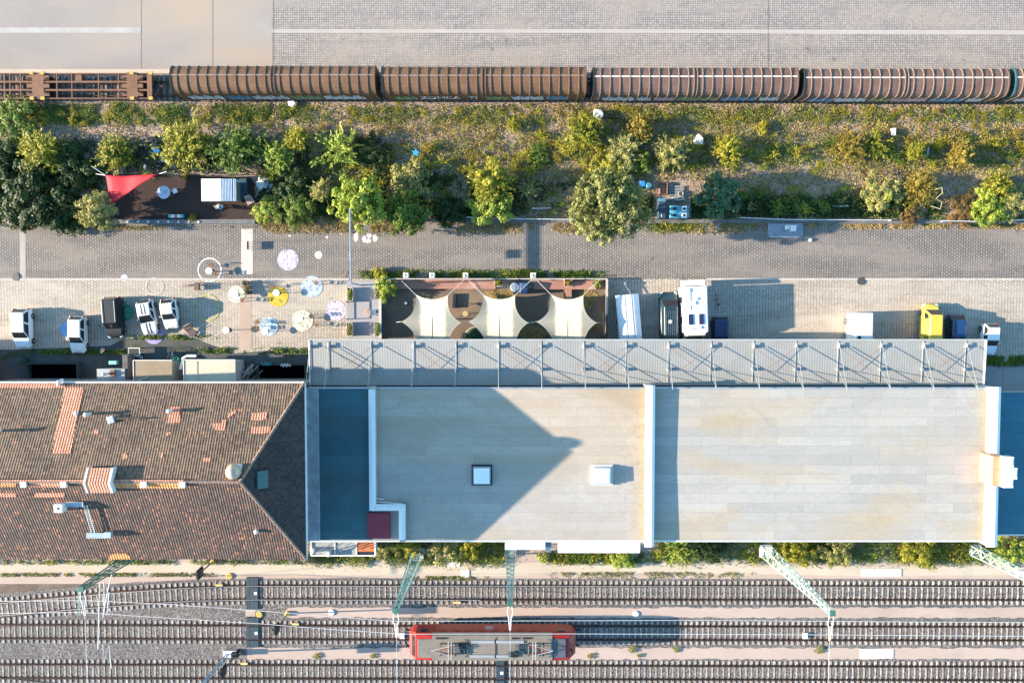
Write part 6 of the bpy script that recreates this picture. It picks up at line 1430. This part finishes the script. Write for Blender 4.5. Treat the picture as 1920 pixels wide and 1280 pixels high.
# arch of the grass hut half hidden by the canopy
q = P(892, 634); t = thing('grass_dome', 'dark green dome with pale rim half hidden under the canopy edge', 'hut', q)
b = MB(); b.lathe((0, 0, 0), [(1.2, 0), (1.1, .6), (.8, 1.1), (.4, 1.4), (.05, 1.5)], 20); b.build('dome', plain('dome_green', (.015, .05, .02), .9, var=.4, scale=3), t)
b = MB(); b.tube([(1.2 * math.cos(k), 1.2 * math.sin(k), .1) for k in np.linspace(0, 6.28, 25)], .05, 6); b.build('rim', m_wood, t)

# ------------------------------------------------------------------ road gantry, paving furniture
m_bann = plain('banner_pale', (.30, .30, .34), .6, var=.1)
t = thing('banner_gantry', 'pale banner gantry strung across the cobbled road from tree to deck', 'gantry', P(656, 530))
gz = 5.35; u, v_ = P(656, 392, gz), P(658, 531, gz)
b = MB(); b.hexa([(u.x - .06, u.y, gz - .22), (u.x + .06, u.y, gz - .22), (v_.x + .06, v_.y, gz - .22), (v_.x - .06, v_.y, gz - .22)], [(u.x - .06, u.y, gz + .2), (u.x + .06, u.y, gz + .2), (v_.x + .06, v_.y, gz + .2), (v_.x - .06, v_.y, gz + .2)]); b.build('banner', m_bann, t, world=True)
for p_ in (u, v_): b = MB(); b.lathe((p_.x, p_.y, 0), [(.08, 0), (.07, gz)], 8); b.build('post', m_zinc, t, world=True)
q = P(656.5, 480, 4.7); b = MB(); b.box(q.x - .06, q.x + .06, q.y - .45, q.y + .45, 4.55, 5.0); b.build('hanging_sign', m_bann, t, world=True)
for y in (-.3, .3): b = MB(); b.tube([(q.x, q.y + y, 5.0), (q.x, q.y + y, 5.2)], .02, 4); b.build('hanger', m_zinc, t, world=True)
t = thing('notice_board', 'small dark notice board on thin legs on the pale concrete strip', 'notice board', P(468, 461))
b = MB(); b.box(-.035, .035, -.42, .42, .38, .74); b.build('board', plain('board_brown', (.05, .035, .025), .7), t, bevel=.01)
for y in (-.38, -.13, .13, .38): b = MB(); b.box(-.02, .02, y - .025, y + .025, 0, .38); b.build('leg', m_woodd, t)
t = thing('hand_cart', 'dark hand cart with long drawbar below the white painted ring', 'hand cart', P(371, 537))
b = MB(); b.box(-.2, .35, -.34, .34, .25, .62); b.build('tray', m_woodd, t, bevel=.02); b = MB(); b.tube([(-.2, 0, .35), (-.9, .12, .3), (-1.75, .05, .08)], .03, 5); b.build('drawbar', m_woodd, t)
b = MB(); b.box(-.75, -.25, .03, .22, .3, .5); b.build('bag', plain('bag_purple', (.10, .05, .09), .8), t, bevel=.05)
for x in (-.1, .25):
    for y in (-.36, .36): b = MB(); b.wheel((0, 0, 0), .2, .05); o = b.build('wheel', m_tyre, t); o.location = (x, y, .2); o.rotation_euler = (0, 0, R(90))
def pot(label, x, y, h, mat='dark'):
    t = thing('potted_shrub', label, 'potted plant', P(x, y), 0, 'potted shrubs on the paving')
    b = MB(); b.lathe((0, 0, 0), [(.2, 0), (.28, .38), (.30, .42)], 16); b.build('pot', m_woodd, t)
    o = bpy.data.objects.new('foliage', crown_mesh('spiky', mat, 1)); C.objects.link(o); o.parent = t; o.scale = (.42, .42, h); o.location = (0, 0, .35)
pot('dark potted shrub at the top of the brown concrete strip', 463, 531, .9, 'dark'); pot('dark leafy potted shrub left of the yellow painted disc', 469, 547, 1.1, 'dark'); pot('small dark potted shrub beside the hand cart rope', 466, 539, .7, 'rust')
b = MB(); b.tube([P(379, 533, .5), P(420, 533, .35), P(458, 531, .5)], .02, 5); tag(b.build('rope', m_woodd), 'thin dark rope from the hand cart to the potted shrubs', 'rope')
t = thing('deck_chair', 'brown wooden deck chair left on the setts near the shed yard', 'chair', P(358, 618), .5)
b = MB(); b.hexa([(-.28, -.7, .25), (.28, -.7, .25), (.28, .5, .42), (-.28, .5, .42)], [(-.28, -.7, .30), (.28, -.7, .30), (.28, .5, .47), (-.28, .5, .47)]); b.build('sling', plain('sling_taupe', (.14, .10, .10), .8), t)
for x in (-.34, .34): b = MB(); b.bar((x, -.75, .1), (x, .6, .5), .06); b.build('frame_rail', m_chairb, t); b = MB(); b.bar((x, -.4, .0), (x, .3, .6), .05); b.build('leg', m_woodd, t)
for y, z in ((-.72, .2), (.56, .52)): b = MB(); b.bar((-.36, y, z), (.36, y, z), .07); b.build('cross_bar', plain('bar_pink', (.55, .32, .26), .7), t)
for lab, x, y, c in (('round iron manhole cover at the left kerb', 30, 519, m_dark), ('dark round manhole with rust stain at the kerb on the right', 1614, 527, m_dark)):
    b = MB(); b.lathe((0, 0, 0), [(.42, .0), (.42, .03), (.36, .035)], 24); o = b.build('manhole_cover', plain('cast_iron', (.10, .09, .08), .6, .4)); o.location = P(x, y, .0); o.location.z = .052 if x < 100 else .05; tag(o, lab, 'manhole cover')

# ------------------------------------------------------------------ outdoor lounge in the shrubs
sheet('bark_floor', [(205, 327), (300, 326), (470, 333), (478, 345), (476, 411), (200, 411), (196, 390)], .02, ground('bark_mulch', [(.3, (.035, .022, .018)), (.7, (.075, .048, .04))], .6, 12, .6, .95, .4))
m_gkerb = plain('edge_timber', (.15, .15, .15), .85, var=.25, scale=2)
t = thing('edge_wall', 'low grey edging wall between the outdoor lounge and the road', 'low wall', P(345, 416)); u, v_ = P(225, 420), P(480, 412)
b = MB(); b.box(u.x, v_.x, u.y, v_.y, -.05, .32); b.build('coping', m_gkerb, t, world=True, bevel=.02)
for k in range(8): q = P(240 + k * 19, 416, .32); b = MB(); b.lathe((q.x, q.y, .32), [(.11, 0), (.11, .06), (.05, .09)], 12); b.build('edge_lamp', m_pale, t, world=True)
t = thing('kerb_wall', 'long low grey stone kerb between the shrubs and the road', 'low wall', P(1400, 416)); 
for x0, x1, y0, y1 in ((860, 1075, 411, 418), (1215, 1560, 411.5, 418.5), (1560, 2000, 412, 420)):
    u, v_ = P(x0, y1), P(x1, y0); b = MB(); b.box(u.x, v_.x, u.y, v_.y, -.05, .2 + .01 * (x0 > 1500)); b.build('stone', plain('kerb_grey', (.15, .14, .125), .9, var=.25, scale=1.5), t, world=True, bevel=.03)
m_rail_w = plain('handrail_white', (.72, .72, .70), .4, .2, .05)
for lab, pts in (('white handrail pipe from the dark bush to the big round tree', ((866, 407), (960, 410), (1080, 411.5))), ('long white handrail pipe above the stone kerb on the right', ((1390, 408), (1470, 411.5), (1560, 412), (1672, 412.5))), ('short white handrail pipe near the right edge', ((1770, 414), (1830, 415))), ('white handrail end by the fresh green bush', ((1888, 414), (1935, 411)))):
    t = thing('handrail', lab, 'handrail', P(*pts[0]), 0, 'white handrail pipes')
    b = MB(); b.tube([P(x, y, .85) for x, y in pts], .045, 6); b.build('pipe', m_rail_w, t, world=True)
    for x, y in (pts[0], pts[-1]): q = P(x, y, .85); b = MB(); b.tube([(q.x, q.y, 0), (q.x, q.y, .85)], .04, 6); b.build('post', m_rail_w, t, world=True)
m_sailr = plain('sail_red', (.46, .010, .022), .75, var=.08, scale=.8)
V = [P(198, 329, 2.2), P(299, 326, 2.9), P(200, 389, 2.5)]; t = thing('shade_sail', 'triangular red shade sail at the left end of the outdoor lounge', 'shade sail', (V[0].x + 2, V[0].y - 1, 0))
b = MB(); n = 10; vs = []; idx = {}
for i in range(n + 1):
    for j in range(n + 1 - i):
        k = n - i - j; u, v_, w = i / n, j / n, k / n; p_ = V[0] * u + V[1] * v_ + V[2] * w; cen = (V[0] + V[1] + V[2]) / 3
        p_ = p_.lerp(cen, .55 * (v_ * w + u * v_ * .5 + u * w * .35) * (1 - 9 * u * v_ * w)); p_.z += -.9 * u * w + .25 * v_ * w - .35 * math.exp(-((v_ - .38) / .14) ** 2) * (1 - v_)
        idx[i, j] = len(vs); vs.append(p_)
fs = []
for i in range(n):
    for j in range(n - i):
        fs.append((idx[i, j], idx[i + 1, j], idx[i, j + 1]))
        if j < n - i - 1: fs.append((idx[i + 1, j], idx[i + 1, j + 1], idx[i, j + 1]))
b.add(vs, fs); o = b.build('membrane', m_sailr, t, world=True, smooth=True); o.modifiers.new('thickness', 'SOLIDIFY').thickness = .015
for p_, q_ in ((V[0], P(172, 312, 2.6)), (V[0], P(180, 326, 2.0)), (V[1], P(312, 322, 3.1)), (V[2], P(198, 396, 2.6))): b = MB(); b.tube([p_, q_], .035, 5); b.build('guy_rope', m_pale, t, world=True)
for p_ in (P(312, 322, 3.1), P(198, 396, 2.6), P(172, 312, 2.6)): b = MB(); b.tube([(p_.x, p_.y, 0), p_], .05, 6); b.build('pole', m_zinc, t, world=True)
t = thing('lounge_table', 'round grey-white table in the dark bark of the outdoor lounge', 'table', P(308, 361, .6)); t.location.z = .02
b = MB(); b.lathe((0, 0, .66), [(.66, 0), (.68, .03), (.64, .06)], 28); b.build('tabletop', plain('table_pale', (.50, .54, .60), .5, var=.15, scale=3), t); b = MB(); b.lathe((0, 0, 0), [(.35, 0), (.12, .1), (.1, .66)], 14); b.build('stem', m_dark, t)
b = MB(); b.box(-.8, -.55, -.1, .1, .5, .68); b.build('handle', m_pale, t, bevel=.03); b = MB(); b.box(.05, .3, -.1, .2, .72, .76); b.build('tray', m_zinc, t, bevel=.02)
t = thing('stool', 'small white square stool right of the round grey-white table', 'stool', P(328, 358, .4), .35); t.location.z = .02
b = MB(); b.box(-.25, .25, -.25, .25, .38, .45); b.build('seat', m_white, t, bevel=.03)
for x in (-.2, .2):
    for y in (-.2, .2): b = MB(); b.box(x - .03, x + .03, y - .03, y + .03, 0, .38); b.build('leg', m_woodd, t)
u, v_ = P(377, 377, 2.3), P(443, 335, 2.3); t = thing('corrugated_shack', 'shack with white and blue corrugated roof in the outdoor lounge', 'shack', ((u.x + v_.x) / 2, (u.y + v_.y) / 2, 0))
b = MB(); b.box(u.x + .2, v_.x - .2, u.y + .2, v_.y - .2, 0, 2.1); b.build('wall', m_woodd, t, world=True)
xm = P(408, 0, 2.3).x; b = MB(); b.hexa([(u.x, u.y, 2.14), (xm, u.y, 2.2), (xm, v_.y, 2.2), (u.x, v_.y, 2.14)], [(u.x, u.y, 2.2), (xm, u.y, 2.26), (xm, v_.y, 2.26), (u.x, v_.y, 2.2)]); b.build('white_sheet', plain('sheet_white', (.70, .68, .64), .6, var=.12, scale=1.5), t, world=True)
m_corr = plain('corrugated_pale_blue', (.50, .56, .62), .45, .2, .12)
def corr(x0, x1, y0, y1, z, per=.16):
    n = int((x1 - x0) / per * 4); bb = MB(); lo = [(x0 + (x1 - x0) * i / n, z + .05 * math.sin(i * math.pi / 2)) for i in range(n + 1)]
    bb.add([(x, y, zz) for y in (y0, y1) for x, zz in lo], [(i, i + 1, n + 2 + i, n + 1 + i) for i in range(n)]); return bb
for x0, x1 in ((xm, P(430, 0, 2.3).x), (P(432, 0, 2.3).x, v_.x)): o = corr(x0, x1, u.y, v_.y, 2.27).build('corrugated_sheet', m_corr, t, world=True); o.modifiers.new('thickness', 'SOLIDIFY').thickness = .01
q = P(456, 355); b = MB(); b.box(-.55, .55, -1.1, 1.1, 0, .5); o = b.build('covered_box', plain('tarp_dark_teal', (.03, .075, .095), .6, var=.3), bevel=.06); o.location = (q.x, q.y, .02); tag(o, 'dark teal covered box right of the corrugated shack', 'box')
chair('folding chair with blue seat below the corrugated shack', 418, 389, .6, .03, plain('chair_blue', (.12, .28, .42), .6), None); chair('pale grey folding chair left of the blue one below the shack', 412, 388, -.9, .03, m_pale, None)
t = thing('armchair', 'pinkish wooden armchair at the right end of the outdoor lounge', 'armchair', P(472, 378), .45); m_pk = plain('wood_pinkish', (.42, .31, .28), .75)
b = MB(); b.box(-.3, .3, -.3, .3, .32, .4); b.build('seat', m_pk, t, bevel=.02); b = MB(); b.hexa([(-.3, .3, .35), (.3, .3, .35), (.3, .38, .35), (-.3, .38, .35)], [(-.3, .48, .95), (.3, .48, .95), (.3, .54, .95), (-.3, .54, .95)]); b.build('backrest', m_pk, t)
for x in (-.33, .33):
    b = MB(); b.box(x - .05, x + .05, -.35, .4, .55, .6); b.build('armrest', m_pk, t)
    for y in (-.28, .28): b = MB(); b.box(x - .035, x + .035, y - .035, y + .035, 0, .55); b.build('leg', m_woodd, t)
q = P(333, 406); t = thing('painted_crate_bench', 'crate bench painted turquoise, white and red at the lounge edge', 'bench', (q.x, q.y, .02))
for k, c_ in enumerate(((.10, .42, .42), (.72, .70, .66), (.55, .16, .12), (.72, .70, .66), (.10, .42, .42))): b = MB(); b.box(-.78 + k * .31, -.48 + k * .31, -.17, .17, 0, .42); b.build('crate', plain('crate_%d' % k, c_, .7), t, bevel=.02)
plant('bush', 'yellow', 361, 409, 8, .6, 'small yellow plant right of the painted crate bench', 0); plant('bush', 'yellow', 347, 331, 6, .5, 'small yellow plant at the upper lounge edge', 1)
b = MB()
for k in range(60):
    a_, r_ = random.uniform(0, 6.28), random.random() ** .5; q = P(497 + math.cos(a_) * r_ * 14, 345 + math.sin(a_) * r_ * 14); b.obox((q.x, q.y, .1 + .25 * (1 - r_)), (random.uniform(.15, .4),) * 2 + (.15,), random.random() * 3)
tag(stuff(b.build('rubble', m_found)), 'pale rubble heap between the shack and the dark bush', 'rubble heap')
# litter
def litter(name, label, cat, x, y, poly, h, c):
    q = P(x, y); b = MB(); b.prism([(px * .057, -py * .057) for px, py in poly][::-1], 0, h); o = b.build(name, plain('litter_%d%d%d' % tuple(int(v_ * 9) for v_ in c), c, .7, var=.08), bevel=.02); o.location = (q.x, q.y, .25); tag(o, label, cat)
    return o
litter('foam_sheet', 'white rectangular foam sheet in the weeds near the left wagon', 'foam sheet', 58, 208, [(-6, -5), (6, -4), (6, 5), (-5, 5)], .1, (.78, .78, .75)); litter('plastic_bag', 'small pale plastic bag left of the white foam sheet', 'plastic bag', 26, 211, [(-3, -2), (3, -3), (2, 3), (-3, 2)], .15, (.70, .72, .72))
litter('plastic_bag', 'white plastic bag just below the first ribbed wagon', 'plastic bag', 548, 196, [(-6, -4), (4, -6), (8, 0), (3, 6), (-5, 4)], .2, (.78, .76, .72)); litter('foam_block', 'broken white block among golden shrubs below the third wagon', 'block', 1121, 217, [(-8, -9), (5, -7), (9, 1), (5, 9), (-4, 5), (-9, 2)], .5, (.76, .74, .70))
litter('foam_block', 'white pentagon-shaped block left of the lone broom shrub', 'block', 1307, 263, [(-9, 1), (0, -10), (9, -2), (9, 9), (-7, 9)], .3, (.74, .76, .73)); litter('plastic_bag', 'whitish crumpled bag beside a reddish weed on the right', 'plastic bag', 1671, 248, [(-4, -5), (5, -6), (4, 8), (-2, 7)], .25, (.74, .66, .62))
litter('blue_sheet', 'light blue plastic sheet left of the big yellow broom shrub', 'plastic sheet', 301, 289, [(-7, -2), (0, -9), (7, -3), (0, 7)], .06, (.22, .52, .72)).location.z = .9; litter('grey_sheet', 'pale grey board below the light blue plastic sheet', 'board', 314, 301, [(-5, -6), (5, -5), (5, 6), (-4, 6)], .06, (.42, .46, .40)).location.z = .8
litter('blue_rag', 'bright blue rag left of the small ochre tuft', 'rag', 781, 288, [(-7, -3), (-2, -2), (0, -8), (3, -2), (7, -1), (3, 3), (4, 8), (-1, 4), (-5, 7), (-4, 1)], .12, (.03, .32, .65)).location.z = .5
b = MB(); b.tube([P(1738, 298, .1), P(1741, 277, .9)], .07, 6); tag(b.build('blue_stick', plain('stick_blue', (.30, .48, .58), .5)), 'pale blue stick standing between golden and ochre shrubs', 'stick')
b = MB(); b.tube([P(1158, 292, .8), P(1172, 302, .7), P(1184, 311, .5)], .06, 5); tag(b.build('fallen_branch', plain('dead_wood', (.48, .38, .28), .9)), 'pale fallen branch under the olive shrub above the big tree', 'branch')
b = MB(); b.tube([P(1752, 356, 2.0), P(1766, 352, 2.2), P(1767, 362, 2.2), P(1755, 372, 2.0), P(1766, 380, 1.8), P(1763, 392, 1.5), P(1745, 386, 1.2)], .035, 5); tag(b.build('curled_twig', plain('twig_pale', (.45, .40, .25), .8)), 'curled pale twig hanging from the tangled ochre shrub', 'twig')
b = MB(); b.tube([P(272, 318, .0), P(272, 311, 1.3)], .12, 8); tag(b.build('grey_post', m_pale), 'short grey post behind the red shade sail', 'post')
for lab, x0, y0, x1, y1 in (('pale plank in the shaded hollow above the white handrail', 997, 391, 1033, 390), ('pale plank lying in the dark strip above the long handrail', 1560, 387, 1590, 386)): 
    b = MB(); b.bar(P(x0, y0, .3), P(x1, y1, .3), .12); tag(b.build('plank', m_wood), lab, 'plank')
# junk corner
t = thing('utility_trailer', 'teal trailer box with two white framed round vents in the junk corner', 'trailer', P(1273, 398, .9)); t.location.z = 0
b = MB(); b.box(-1.0, 1.0, -.62, .66, .35, 1.25); b.build('box', plain('trailer_teal', (.10, .33, .40), .5, .1, .15), t, bevel=.08)
for y in (-.36, .32):
    b = MB(); b.box(.22, .72, y - .26, y + .26, 1.25, 1.30); o = b.build('white_frame', m_white, t, bevel=.01); b = MB(); b.lathe((.47, y, 1.3), [(.15, 0), (.15, .01)], 16); b.build('vent_hole', m_dark, o)
    b = MB(); b.box(-.72, -.35, y - .12, y + .12, 1.25, 1.28); b.build('dark_hatch', m_dark, t)
for y in (-.62, .66): b = MB(); b.wheel((0, 0, 0), .28, .18); o = b.build('wheel', m_tyre, t); o.location = (0, y, .28); o.rotation_euler = (0, 0, R(90))
t = thing('dark_container', 'long dark waste container left of the teal trailer', 'container', P(1241, 390, .9)); t.location.z = 0
b = MB(); b.box(-.4, .4, -1.1, 1.05, .1, 1.05); b.build('body', plain('container_dark', (.03, .05, .075), .6), t, bevel=.05); b = MB(); b.box(-.38, .38, .65, 1.02, 1.05, 1.1); b.build('teal_lid', plain('lid_teal', (.08, .22, .28), .5), t, bevel=.02); b = MB(); b.box(-.1, -.02, -.95, -.7, 1.05, 1.08); b.build('label', m_white, t)
q = P(1205, 344, .8); b = MB(); b.box(-.32, .32, -.3, .3, 0, .8); o = b.build('blue_barrel_box', plain('barrel_blue', (.04, .22, .55), .45), bevel=.1); o.location = (q.x, q.y, 0); tag(o, 'bright blue box in the dark gap right of the big round tree', 'box')
q = P(1216, 348, .5); b = MB(); b.lathe((0, 0, 0), [(.3, 0), (.3, .75), (.25, .8)], 16); o = b.build('barrel', plain('barrel_teal', (.05, .22, .30), .45)); o.location = (q.x, q.y, 0); tag(o, 'teal barrel touching the bright blue box', 'barrel')
t = thing('raised_bed', 'wooden raised bed frame above the dark container', 'raised bed', P(1243, 354))
for x0, x1, y0, y1 in ((-.42, .42, -.66, -.6), (-.42, .42, .6, .66), (-.42, -.36, -.66, .66), (.36, .42, -.66, .66)): b = MB(); b.box(x0, x1, y0, y1, 0, .4); b.build('board', m_chairb, t)
t = thing('junk_table', 'low grey pallet with scrap above the teal trailer', 'pallet', P(1268, 362))
for k in range(6): b = MB(); b.box(-.8, .8, -.85 + k * .28, -.65 + k * .28, .12, .16); b.build('slat', plain('pallet_grey', (.24, .25, .24), .9), t)
for x in (-.7, .7): b = MB(); b.box(x - .06, x + .06, -.85, .75, 0, .12); b.build('runner', m_woodd, t)
q = P(1276, 364); b = MB(); b.tube([(q.x + .26 * math.cos(k), q.y + .26 * math.sin(k), .25) for k in np.linspace(0, 6.28, 21)], .09, 8); tag(b.build('tyre', plain('tyre_dusty', (.20, .20, .20), .9)), 'dusty tyre lying on the grey pallet', 'tyre')
b = MB(); b.tube([P(1256, 374, .2), P(1262, 371, .4), P(1270, 375, .3), P(1284, 374, .2)], .06, 6); tag(b.build('hose', m_pale), 'pale hose heap between the pallet and the teal trailer', 'hose')
q0 = P(1440, 443); q1 = P(1505, 419); t = thing('stone_plinth', 'grey stone slab platform at the road edge under the white chair', 'platform', ((q0.x + q1.x) / 2, (q0.y + q1.y) / 2, 0)); b = MB(); b.box(q0.x, q1.x, q0.y, q1.y, -.02, .2); b.build('slab', plain('plinth_stone', (.26, .27, .30), .9, var=.2), t, world=True, bevel=.04); b = MB(); b.box(q0.x + .2, q1.x - .2, q0.y - .12, q0.y, -.02, .1); b.build('step', m_found, t, world=True, bevel=.02)
t = thing('white_armchair', 'white chair on the grey stone platform at the road edge', 'chair', P(1485, 429, .2)); b = MB(); b.box(-.3, .3, -.3, .25, .35, .42); b.build('seat', m_white, t, bevel=.03); b = MB(); b.box(-.9, .3, .22, .3, .3, .75); b.build('backrest', m_white, t, bevel=.02); b = MB(); b.box(-.85, -.35, -.1, .22, .25, .32); b.build('side_shelf', m_white, t, bevel=.02)
for x in (-.26, .26):
    for y in (-.26, .22): b = MB(); b.box(x - .025, x + .025, y - .025, y + .025, 0, .35); b.build('leg', m_white, t)
q = P(1519, 450); b = MB(); b.lathe((0, 0, 0), [(.14, 0), (.2, .1), (.1, .22)], 12); o = b.build('white_bucket', m_white); o.location = (q.x, q.y, .01); tag(o, 'white bucket on the road right of the stone platform', 'bucket')

# ------------------------------------------------------------------ yard behind the tiled house
def shed(label, x0, x1, y0, y1, z, mat, cat='shed'):
    u, v_ = P(x0, y1, z), P(x1, y0, z); t = thing('flat_shed', label, cat, ((u.x + v_.x) / 2, (u.y + v_.y) / 2, 0), 0, 'flat sheds behind the tiled house')
    b = MB(); b.box(u.x + .12, v_.x - .12, u.y, v_.y - .15, 0, z - .15); b.build('wall', m_plaster, t, world=True)
    b = MB(); b.box(u.x, v_.x, u.y, v_.y, z - .15, z); b.build('roof', mat, t, world=True)
    b = MB(); b.box(u.x - .05, u.x + .03, u.y, v_.y + .05, z - .15, z + .05); b.build('verge', m_pale, t, world=True)
    b = MB(); b.box(u.x, v_.x, v_.y, v_.y + .08, z - .15, z + .04); b.build('verge', m_pale, t, world=True); return t
s1 = shed('shed with tan flat roof and a loose pale batten', 251, 322, 676, 722, 2.7, ground('shed_felt_tan', [(.3, (.26, .20, .14)), (.7, (.36, .29, .21))], .6, 6, .4))
b = MB(); b.bar(P(257, 714, 2.78), P(278, 707, 2.78), .06); b.build('loose_batten', m_pale, s1, world=True)
s2 = shed('wider shed with cream flat roof next to the timber pile', 345, 441, 675, 724, 2.9, ground('shed_felt_cream', [(.3, (.50, .46, .35)), (.7, (.60, .56, .45))], .3, 6, .3))
b = MB(); b.box(P(356, 0, 2.9).x, P(359, 0, 2.9).x, P(0, 722, 2.9).y, P(0, 677, 2.9).y, 2.9, 2.93); b.build('roof_seam', m_wood, s2, world=True)
t = thing('annexe_roof', 'small grey flat annexe roof with a white flue pipe', 'annexe', P(209, 702)); u, v_ = P(183, 713, 2.0), P(233, 692, 2.0)
b = MB(); b.box(u.x, v_.x, u.y, v_.y, 0, 1.9); b.build('wall', m_plaster, t, world=True); b = MB(); b.box(u.x - .05, v_.x + .05, u.y - .05, v_.y + .05, 1.9, 2.02); b.build('roof', m_zinc, t, world=True); q = P(203, 700, 2.0)
b = MB(); b.lathe((q.x, q.y, 2.0), [(.13, 0), (.17, 1.1), (.12, 1.2)], 14); b.build('flue_pipe', m_pale, t, world=True); b = MB(); b.box(q.x + .3, q.x + .75, q.y - .3, q.y + .4, 2.02, 2.2); b.build('brick_pad', m_brick, t, world=True)
t = thing('yard_wall', 'short dark concrete wall between the annexe and the tan shed', 'wall', P(238, 690)); u, v_ = P(234, 716, 1.5), P(243, 664, 1.5); b = MB(); b.box(u.x, v_.x, u.y, v_.y, 0, 1.9); b.build('masonry', plain('wall_dark', (.12, .115, .11), .9, var=.3), t, world=True, bevel=.03)
def stairwell(label, x0, x1, y0, y1):
    u, v_ = P(x0, y1), P(x1, y0); t = thing('light_well', label, 'light well', ((u.x + v_.x) / 2, (u.y + v_.y) / 2, 0), 0, 'dark light wells along the tiled house')
    b = MB(); b.box(u.x, v_.x, u.y, v_.y, .0, .05); b.build('pit_shade', plain('pit_shade_black', (.003, .003, .004), 1.0, spec=0.0), t, world=True)  # flat black sheet painted in place of the shade down in the well
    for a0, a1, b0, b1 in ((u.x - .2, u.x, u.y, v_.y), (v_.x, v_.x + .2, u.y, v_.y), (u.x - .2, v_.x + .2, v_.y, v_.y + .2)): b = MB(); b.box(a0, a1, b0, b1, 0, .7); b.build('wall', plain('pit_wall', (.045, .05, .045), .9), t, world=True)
stairwell('long black light well left of the small annexe roof', 60, 150, 682, 709); stairwell('black light well right of the timber pile', 489, 574, 684, 712)
t = thing('timber_pile', 'untidy heap of pale timber beside the cream shed', 'timber pile', P(466, 695))
for k in range(16):
    x = 455 + random.uniform(-4, 26); b = MB(); a_ = P(x - 8, 712 - random.uniform(0, 14), .3 + .05 * k); c_ = P(x + random.uniform(2, 14), 682 + random.uniform(0, 16), .4 + .06 * k); b.bar(a_, c_, random.uniform(.06, .16)); b.build('beam', (m_wood, plain('timber_grey', (.30, .27, .25), .85))[k % 2], t, world=True)
q = P(449, 690); b = MB(); b.lathe((0, 0, 0), [(.34, 0), (.36, .5), (.34, .95), (.28, 1.0)], 18); o = b.build('rain_barrel', plain('barrel_teal', (.05, .22, .30), .45)); o.location = (q.x, q.y, .01); tag(o, 'teal rain barrel between the cream shed and the timber', 'barrel')
q = P(335, 676); b = MB(); b.lathe((0, 0, 0), [(.5, 0), (.52, .7), (.45, .75)], 18); o = b.build('green_bin', plain('bin_green', (.02, .16, .11), .5)); o.location = (q.x, q.y, .01); tag(o, 'dark green bin between the tan and cream sheds', 'bin')
t = thing('white_pipe', 'bent white drain pipe between the two sheds', 'pipe', P(345, 680)); b = MB(); b.tube([P(338, 690, 2.0), P(344, 671, 2.2), P(352, 667, 2.2), P(368, 667, 2.2)], .15, 10); b.build('bend', m_pale, t, world=True); b = MB(); q = P(338, 690, 2.0); b.tube([(q.x, q.y, 0), q], .15, 10); b.build('riser', m_pale, t, world=True); b = MB(); b.lathe((P(334, 704).x, P(334, 704).y, 0), [(.05, 0), (.2, 1.6), (.22, 1.7)], 12); b.build('funnel', m_pale, t, world=True)
t = thing('dark_table', 'dark topped table with white edge in the shaded yard', 'table', P(258, 658)); b = MB(); b.box(-.62, .62, -.4, .4, .72, .76); b.build('tabletop', m_pale, t); b = MB(); b.box(-.57, .52, -.32, .32, .76, .77); b.build('inlay', m_dark, t)
for x in (-.55, .55):
    for y in (-.33, .33): b = MB(); b.box(x - .03, x + .03, y - .03, y + .03, 0, .72); b.build('leg', m_dark, t)
t = thing('garden_bench', 'curved grey garden bench below the dark topped table', 'bench', P(258, 668))
b = MB(); b.loft([[(.9 * math.sin(k), -.35 + .45 * math.cos(k) * 1.0 + w, .45 + dz) for w, dz in ((-.16, 0), (.16, 0), (.16, .06), (-.16, .06))] for k in np.linspace(-1.1, 1.1, 12)]); b.build('seat', m_zinc, t)
for x in (-.6, 0, .6): b = MB(); b.box(x - .05, x + .05, -.3, .1, 0, .45); b.build('leg', m_dark, t)
q = P(216, 679); b = MB(); b.box(-.42, .42, -.2, .2, 0, .5); o = b.build('turquoise_box', plain('box_turquoise', (.22, .55, .52), .5), bevel=.03); o.location = (q.x, q.y, .01); tag(o, 'turquoise box above the small annexe roof', 'box')
chair('folding chair with pinkish seat standing in the shaded yard near the parked cars', 196, 656, .8, .02, plain('seat_pink', (.55, .36, .34), .7), None)
t = thing('flower_tub', 'teal leaved plant tub at the left light well', 'plant tub', P(50, 676)); b = MB(); b.lathe((0, 0, 0), [(.3, 0), (.4, .4)], 14); b.build('tub', m_dark, t); o = bpy.data.objects.new('foliage', crown_mesh('spiky', 'blue', 0)); C.objects.link(o); o.parent = t; o.scale = (.7, .5, .7); o.location = (0, 0, .3)
for lab, x, y, c_ in (('crossed turquoise parasol ribs above the right light well', 505, 681, m_teal), ('crossed cream parasol ribs above the right light well', 541, 683, m_pale)):
    t = thing('folded_parasol', lab, 'parasol', P(x, y)); b = MB()
    for k in range(4): a_ = k * .8 + .2; b.tube([(-.6 * math.cos(a_), -.25 * math.sin(a_), 1.0), (.6 * math.cos(a_), .25 * math.sin(a_), 1.1)], .04, 5)
    b.build('ribs', c_, t); b = MB(); b.tube([(0, 0, 0), (0, 0, 1.1)], .04, 6); b.build('pole', m_zinc, t)
q = P(505, 660); b = MB(); b.bar((-.15, -.3, .3), (.2, .3, .35), .14); o = b.build('black_log', m_black); o.location = (q.x, q.y, 0); tag(o, 'short black log lying on the yard edge above the light well', 'log')
